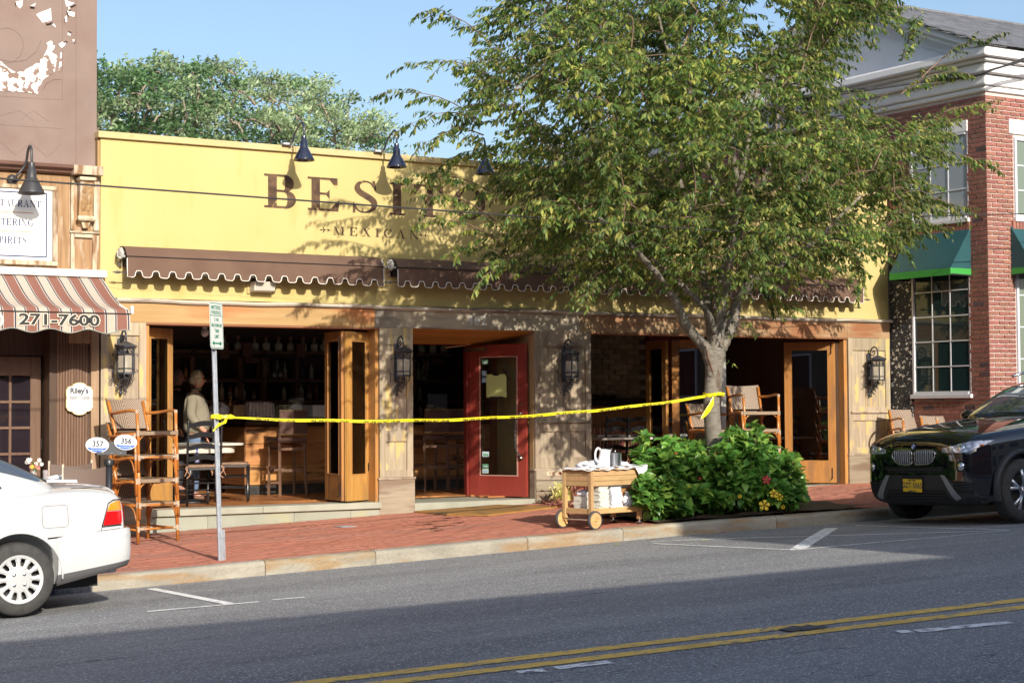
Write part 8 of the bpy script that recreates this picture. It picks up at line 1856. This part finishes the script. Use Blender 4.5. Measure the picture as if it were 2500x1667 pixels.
gm_ = bake(gm_, sub2); gm_.materials.clear(); gm_.shade_smooth(); link('cabin', gm_, M_bkp, suv, world=False)
C = Car(suv, bm_, gm_)
C.decal('windscreen', [(-.66, 1.20), (-.3, 1.215), (.3, 1.215), (.66, 1.20), (.60, 1.42), (.54, 1.565), (.3, 1.60), (-.3, 1.60), (-.54, 1.565), (-.60, 1.42)], 'x-', M_cglass, .005)
for ax in ('y-', 'y+'):
    C.decal('front_side_window', [(1.80, 1.16), (2.72, 1.17), (2.72, 1.53), (2.35, 1.545), (2.15, 1.47)], ax, M_cglass, .005); C.decal('rear_side_window', [(2.80, 1.17), (3.62, 1.20), (3.62, 1.52), (2.80, 1.54)], ax, M_cglass, .005); C.decal('quarter_window', [(3.70, 1.21), (4.2, 1.27), (3.95, 1.46), (3.70, 1.50)], ax, M_cglass, .005)
    sg_ = -1 if ax == 'y-' else 1
    C.line('door_gap', [(1.62, 1.12), (1.60, .9), (1.62, .5), (1.7, .36)], ax, .003, M_seam, .0); C.line('door_gap', [(2.76, 1.15), (2.76, .4)], ax, .003, M_seam, 0); C.line('belt_trim', [(1.78, 1.145), (4.2, 1.22)], ax, .007, M_clad, .003)
    b = MB(); rows = []
    for k in range(25):
        a = -.15*pi+1.3*pi*k/24
        for cx_a in ():
            pass
    for cxx in (.74, 3.55):
        b = MB(); rows = []
        for k in range(29):
            a = radians(-14)+radians(208)*k/28; rows.append([(cxx+rr*cos(a), sg_*yy, .36+rr*sin(a)) for rr, yy in ((.395, .90), (.40, .951), (.43, .957), (.455, .945), (.46, .90))])
        b.grid(rows).build('arch_cladding', M_clad, suv, world=False, smooth=True)
    MB().prism([(1.28, .22), (3.24, .24), (3.24, .40), (1.28, .39)], sg_*.90, sg_*.95, 'xz').build('sill_cladding', M_clad, suv, world=False, bev=.01)
    m_ = MB().sphere((1.95, sg_*1.02, 1.20), .1, 14, 10, (.75, 1.15, .72)); m_.build('door_mirror', M_bkp, suv, world=False, smooth=True)
    MB().tube([(1.98, sg_*.86, 1.12), (1.96, sg_*.96, 1.16)], .025, 8).build('mirror_arm', M_clad, suv, world=False)
    MB().tube([(2.3, sg_*.60, 1.66), (2.5, sg_*.60, 1.70), (3.9, sg_*.58, 1.67), (4.1, sg_*.58, 1.60)], .018, 8).build('roof_rail', M_chr, suv, world=False, smooth=True)
    for hx in (2.55, 3.5): MB().tube([(hx, sg_*.945, .95), (hx+.03, sg_*.965, .955), (hx+.2, sg_*.965, .955), (hx+.22, sg_*.945, .95)], .013, 8).build('door_handle', M_bkp, suv, world=False, smooth=True)
    # headlight
    hl = C.decal('headlight', [(.445, .80), (.60, .79), (.77, .80), (.85, .865), (.875, .915), (.78, .915), (.62, .875), (.44, .845)] if sg_ > 0 else [(-a, c) for a, c in ((.445, .80), (.60, .79), (.77, .80), (.85, .865), (.875, .915), (.78, .915), (.62, .875), (.44, .845))], 'x-', mat('headlight_glass', (.30, .33, .40), (.75, .78, .85), scale=16, lo=.45, hi=.55, rough=.05, spec=1, metal=.3), .008)
    for cy_, r2_ in ((.56, .036), (.70, .040)):
        p, n = C.hit(sg_*cy_, .842, 'x-'); Mx = Matrix.Translation(p+n*.010) @ n.to_track_quat('Z', 'Y').to_matrix().to_4x4(); MB().lathe([(r2_, 0), (r2_*.92, .008), (r2_*.5, .004), (.001, .012)], n=20).xf(Mx).build('lamp_lens', mat('lamp_chrome', (.85, .87, .92), rough=.08, metal=.9), hl, world=False, smooth=True)
    p, n = C.hit(sg_*.845, .868, 'x-'); MB().sphere(p+n*.006, .028, 10, 6, (1, .6, .5)).build('indicator', mat('amber_lens', (.8, .25, .08), rough=.15), hl, world=False, smooth=True)
    fg = [(sg_*.69+.062*cos(q), .645+.062*sin(q)) for q in np.linspace(0, 2*pi, 21)[:-1]]; fo = C.decal('fog_lamp', fg, 'x-', M_dark, .004)
    p, n = C.hit(sg_*.692, .645, 'x-'); Mx = Matrix.Translation(p+n*.006) @ n.to_track_quat('Z', 'Y').to_matrix().to_4x4(); MB().lathe([(.046, 0), (.042, .008), (.001, .014)], n=20).xf(Mx).build('fog_lens', mat('lamp_chrome', (0, 0, 0)), fo, world=False, smooth=True)
    C.decal('lower_intake', [(sg_*a, c) for a, c in ((.56, .34), (.80, .36), (.83, .47), (.60, .49))], 'x-', M_dark, .006)
    for z_ in (.39, .42, .45): C.line('intake_slat', [(sg_*.60, z_), (sg_*.80, z_+.01)], 'x-', .005, M_clad, .010)
    C.decal('skid_edge', [(sg_*a, c) for a, c in ((.40, .55), (.46, .55), (.66, .30), (.57, .27))], 'x-', mat('silver_plastic', (.30, .31, .33), rough=.35, metal=.3), .009)
# kidneys
for sg_ in (-1, 1):
    out_ = [(.022, .70), (.035, .675), (.06, .665), (.22, .672), (.29, .70), (.335, .76), (.335, .80), (.30, .825), (.20, .832), (.06, .828), (.03, .815), (.022, .79)]
    kd = C.decal('grille', [(sg_*a, c) for a, c in out_], 'x-', M_dark, .006)
    C.line('grille_surround', [(sg_*a, c) for a, c in out_+[out_[0]]], 'x-', .009, M_chr, .010, parent=kd, step=.02)
    for k in range(8):
        a = .055+k*.034; top_ = .825; b0_ = .672 if a < .25 else .70; C.line('grille_slat', [(sg_*a, b0_), (sg_*(a+.004), top_)], 'x-', .0095, mat('grille_silver', (.42, .44, .50), rough=.3, metal=.7), .012, parent=kd, step=.03)
C.decal('lower_cladding', [(-.88, .20), (.88, .20), (.88, .30), (.66, .30), (.45, .55), (-.45, .55), (-.66, .30), (-.88, .30)], 'x-', M_clad, .004)
C.decal('upper_intake', [(-.42, .575), (.42, .575), (.46, .64), (-.46, .64)], 'x-', M_dark, .005); C.line('intake_slat', [(-.43, .61), (.43, .61)], 'x-', .007, M_clad, .008)
C.decal('centre_intake', [(-.50, .28), (.50, .28), (.44, .385), (-.44, .385)], 'x-', M_dark, .008)
for z_ in (.30, .33, .36): C.line('intake_slat', [(-.44, z_), (.44, z_)], 'x-', .005, M_clad, .012)
C.decal('windscreen_sticker', [(.16, 1.44), (.28, 1.44), (.27, 1.50), (.17, 1.50)], 'x-', M_sgnw, .008)
C.line('bonnet_gap', [(-.70, .86), (-.4, .868), (0, .875), (.4, .868), (.70, .86)], 'x-', .003, M_seam, 0)
for sg_ in (-1, 1): C.line('bonnet_gap', [(.20, sg_*.70), (.6, sg_*.80), (1.45, sg_*.83)], 'z', .003, M_seam, 0); C.line('bonnet_crease', [(.22, sg_*.33), (.8, sg_*.44), (1.4, sg_*.50)], 'z', .006, M_bkp, .001)
p, n = C.hit(0, .872, 'x-'); Mx = Matrix.Translation(p+n*.004) @ n.to_track_quat('Z', 'Y').to_matrix().to_4x4()
rb = MB().lathe([(.001, .006), (.040, .004), (.042, 0)], n=24).xf(Mx).build('round_badge', mat('badge_black', (.02, .02, .025), rough=.2), suv, world=False, smooth=True)
for k in range(4): b = MB(); b.add([Mx @ Vector((0, 0, .0075))]+[Mx @ Vector((.028*cos(a), .028*sin(a), .0068)) for a in np.linspace(k*pi/2, (k+1)*pi/2, 7)], [(0, i, i+1) for i in range(1, 7)]); b.build('badge_quarter', M_blue if k % 2 else mat('badge_white2', (.75, .76, .8), rough=.2), rb, world=False)
np_ = MB().box(-.012, 0, -.146, .146, -.072, .072); Pc, n = C.hit(.13*0, .52, 'x-'); PM = Matrix.Translation(Vector((Pc.x-.02, .02, .435))) @ Matrix.Rotation(.03, 4, 'X')
npo = np_.xf(PM).build('number_plate', mat('plate_orange_yellow', (.85, .55, .03), rough=.4), suv, world=False, bev=.003)
MB().box(-.008, .002, -.15, .15, .072, .11).xf(PM).build('plate_holder', M_dark, suv, world=False)
RT = PM @ Matrix(((0, 0, -1, -.0135), (-1, 0, 0, 0), (0, 1, 0, 0), (0, 0, 0, 1)))
for tx, sz_, y_ in (('GZT-5065', .085, -.002), ('NEW YORK', .026, .058), ('EMPIRE STATE', .02, -.062)):
    vs__, fs__ = sans(tx, sz_, bold=.0012); b = MB(); b.add([RT @ Vector((x*.86, y+y_, 0)) for x, y, z in vs__], fs__); me_ = bpy.data.meshes.new('plate_text'); me_.from_pydata(b.v, [], b.f); link('plate_text', me_, mat('plate_navy', (.02, .03, .10)), npo, world=False)
for x_, s in ((.74, -1), (.74, 1), (3.55, -1), (3.55, 1)): wheel(suv, x_, s*.83, .352, .352, s, 5, M_alloy)
MB().box(.5, 4.3, -.66, .66, .2, .5).build('underbody', M_dark, suv, world=False)
for sg_ in (-1, 1): MB().tube([(1.50, sg_*.5, 1.205), (1.58, sg_*.2, 1.25), (1.62, -sg_*.1+.1, 1.275)], .007, 6).build('wiper', M_dark, suv, world=False)
# ---- white saloon
M_wcp = mat('white_car_paint', (.52, .53, .54), (.56, .57, .58), scale=1.5, rough=.16, coat=.6, c3=(.48, .475, .45), s3=1.3, lo3=.62, hi3=.85)
CX = 5.14-4.27; gzs = road_z(4.08, -5.7)
sed = thing('white_sedan', 'white older saloon car at the left edge, its amber and red tail light in view', 'car', (CX, -4.95, gzs)); sed.rotation_euler = (-.022, -.028, 0); sed.location.z = gzs-.092+.0
S_ = [body_sec(*q) for q in ((0, .60, .32, .48, .56, .62), (.06, .74, .24, .48, .60, .67), (.25, .82, .19, .48, .68, .75), (.8, .84, .18, .5, .80, .86), (1.3, .845, .18, .52, .88, .95), (1.6, .845, .18, .52, .90, .93), (2.4, .845, .18, .52, .92, .95), (3.1, .845, .18, .53, .945, .975), (3.6, .845, .19, .55, .965, 1.02), (3.85, .84, .22, .55, .965, 1.03), (4.08, .825, .26, .55, .94, 1.012), (4.17, .80, .30, .55, .90, .98), (4.205, .77, .34, .55, .80, .90))]
b1 = bake(ring_loft(S_).mesh('body', True), sub2); b1c = cut_arches(b1, [(.85, .30), (3.28, .31)], .345, .845)
b1c.materials.clear(); b1c.shade_smooth()
try: b1c.set_sharp_from_angle(angle=radians(40))
except Exception: pass
link('body', b1c, M_wcp, sed, world=False)
g1 = bake(ring_loft([gsec(*q) for q in ((1.28, .70, .88, .66, .945), (1.6, .74, .88, .62, 1.13), (1.95, .76, .88, .59, 1.31), (2.4, .76, .88, .58, 1.365), (2.9, .76, .90, .58, 1.355), (3.2, .755, .92, .57, 1.30), (3.45, .75, .94, .60, 1.17), (3.72, .72, .95, .66, 1.015))]).mesh('cabin', True), sub2); g1.materials.clear(); g1.shade_smooth(); link('cabin', g1, M_wcp, sed, world=False)
C = Car(sed, b1, g1)
C.decal('rear_window', [(-.655, 1.055), (.655, 1.055), (.62, 1.20), (.55, 1.30), (-.55, 1.30), (-.62, 1.20)], 'x+', M_cglass, .005)
C.line('window_rubber', [(-.58, 1.05), (.58, 1.05), (.47, 1.30), (-.47, 1.30), (-.58, 1.05)], 'x+', .009, M_clad, .005)
C.decal('windscreen', [(-.6, .96), (.6, .96), (.5, 1.28), (-.5, 1.28)], 'x-', M_cglass, .005)
for ax, s in (('y-', -1), ('y+', 1)):
    C.decal('front_window', [(1.72, .96), (2.32, .96), (2.32, 1.29), (2.05, 1.27)], ax, M_cglass, .005); C.decal('rear_side_window', [(2.40, .96), (3.02, .98), (3.17, 1.02), (3.05, 1.20), (2.92, 1.28), (2.40, 1.30)], ax, M_cglass, .005)
    C.line('window_rubber', [(2.38, .955), (3.04, .97), (3.19, 1.02), (3.07, 1.21), (2.93, 1.29), (2.4, 1.31)], ax, .008, M_clad, .003)
    C.line('door_gap', [(2.36, .95), (2.36, .3)], ax, .003, M_seam, 0); C.line('door_gap', [(3.1, .93), (3.08, .75), (2.95, .62), (2.9, .55)], ax, .003, M_seam, 0)
    # tail light (amber over red) with dark rim
    P_ = [(3.985, .675), (4.20, .68), (4.20, .85), (4.10, .862), (4.05, .845)]
    tlr = C.decal('tail_light', [(3.985, .675), (4.19, .68), (4.195, .785), (4.02, .785)], ax, mat('red_lens', (.75, .008, .01), rough=.12, spec=.8, coat=.5), .012)
    C.decal('amber_lens', [(4.023, .792), (4.195, .792), (4.19, .86), (4.10, .862), (4.055, .845)], ax, mat('amber_lens2', (.85, .26, .02), rough=.12, coat=.5), .012, parent=tlr)
    C.line('lens_rim', [(3.975, .665), (4.20, .672), (4.20, .87), (4.09, .874), (4.04, .85), (3.975, .665)], ax, .005, M_clad, .008, parent=tlr)
    C.line('wing_gap', [(3.965, .625), (3.985, .675)], ax, .003, M_seam, 0); C.line('bumper_gap', [(3.52, .60), (3.8, .612), (3.965, .628), (4.18, .64)], ax, .006, M_seam, .001); C.line('boot_gap', [(3.80, .985), (4.0, .985), (4.14, .965)], ax, .003, M_seam, 0)
    if s < 0:
        pf = rrect(.105, .088, .03); C.line('fuel_flap', [(3.59+a, .772+c) for a, c in pf+[pf[0]]], ax, .0026, mat('flap_gap', (.2, .2, .2)), 0)
    # wheel arch lip
    MB().tube([(3.28+.352*cos(a), s*.846, .31+.352*sin(a)) for a in np.linspace(-.12, pi+.1, 26)], .009, 6).build('arch_lip', M_wcp, sed, world=False, smooth=True)
C.decal('rear_red_light', [(-.77, .70), (-.5, .70), (-.5, .84), (-.74, .84)], 'x+', mat('red_lens', (0, 0, 0)), .01); C.decal('rear_red_light', [(.77, .70), (.5, .70), (.5, .84), (.74, .84)], 'x+', mat('red_lens', (0, 0, 0)), .01)
C.line('boot_gap', [(3.78, -.66), (4.13, -.68)], 'z', .004, M_seam, 0); C.line('boot_gap', [(3.78, .66), (4.13, .68)], 'z', .004, M_seam, 0); C.line('boot_lip', [(4.14, -.66), (4.155, 0), (4.14, .66)], 'z', .012, M_wcp, 0)
# bumper swept round the tail
path = [(3.60, -.846), (3.75, -.856), (3.95, -.858), (4.10, -.845), (4.20, -.80), (4.255, -.70), (4.275, -.4), (4.28, 0), (4.275, .4), (4.255, .70), (4.20, .80), (4.10, .845), (3.95, .858), (3.75, .856), (3.60, .846)]
path = catmull(path, 5); rows = []; rows2 = []
for i, (x, y) in enumerate(path):
    f = min(1, max(0, (x-3.60)/.6)); zlo = .30+.075*f; zt_ = .612+.03*f; c = Vector((3.2, 0, 0)); d = Vector((x-3.2, y*1.3, 0)).normalized()
    rows.append([Vector((x, y, 0))+d*o_+Vector((0, 0, z)) for o_, z in ((-.06, zt_-.002), (-.012, zt_), (.0, zt_-.012), (.004, zt_-.06), (.000, zt_-.10), (.002, zt_-.105), (.0, zlo+.06), (-.012, zlo+.0))])
    rows2.append([Vector((x, y, 0))+d*o_+Vector((0, 0, z)) for o_, z in ((-.010, zlo+.002), (-.018, zlo-.02), (-.035, zlo-.085*(1-f*.45)), (-.10, zlo-.10*(1-f*.45)))])
MB().grid(rows).build('rear_bumper', M_wcp, sed, world=False, smooth=True); MB().grid(rows2).build('bumper_skirt', mat('grey_skirt', (.10, .10, .105), rough=.6), sed, world=False, smooth=True)
MB().tube(catmull([(4.02, -.6, .33), (4.05, -.62, .29), (4.10, -.62, .29), (4.12, -.6, .33)], 4), .008, 6).build('tow_eye', M_black, sed, world=False)
MB().cyl((3.9, -.45, .27), (4.2, -.45, .28), .024, n=10).build('exhaust_pipe', M_galv, sed, world=False)
for x_, s in ((.85, -1), (.85, 1), (3.28, -1), (3.28, 1)): wheel(sed, x_, s*.745, .293, .293, s, 12, mat('white_hubcap', (.66, .67, .68), rough=.25, metal=.35), kind='cap')
MB().box(.4, 4.0, -.6, .6, .17, .5).build('underbody', M_dark, sed, world=False)
bpy.context.view_layer.update()
print('objects', len(bpy.data.objects), 'verts', sum(len(m.vertices) for m in bpy.data.meshes))
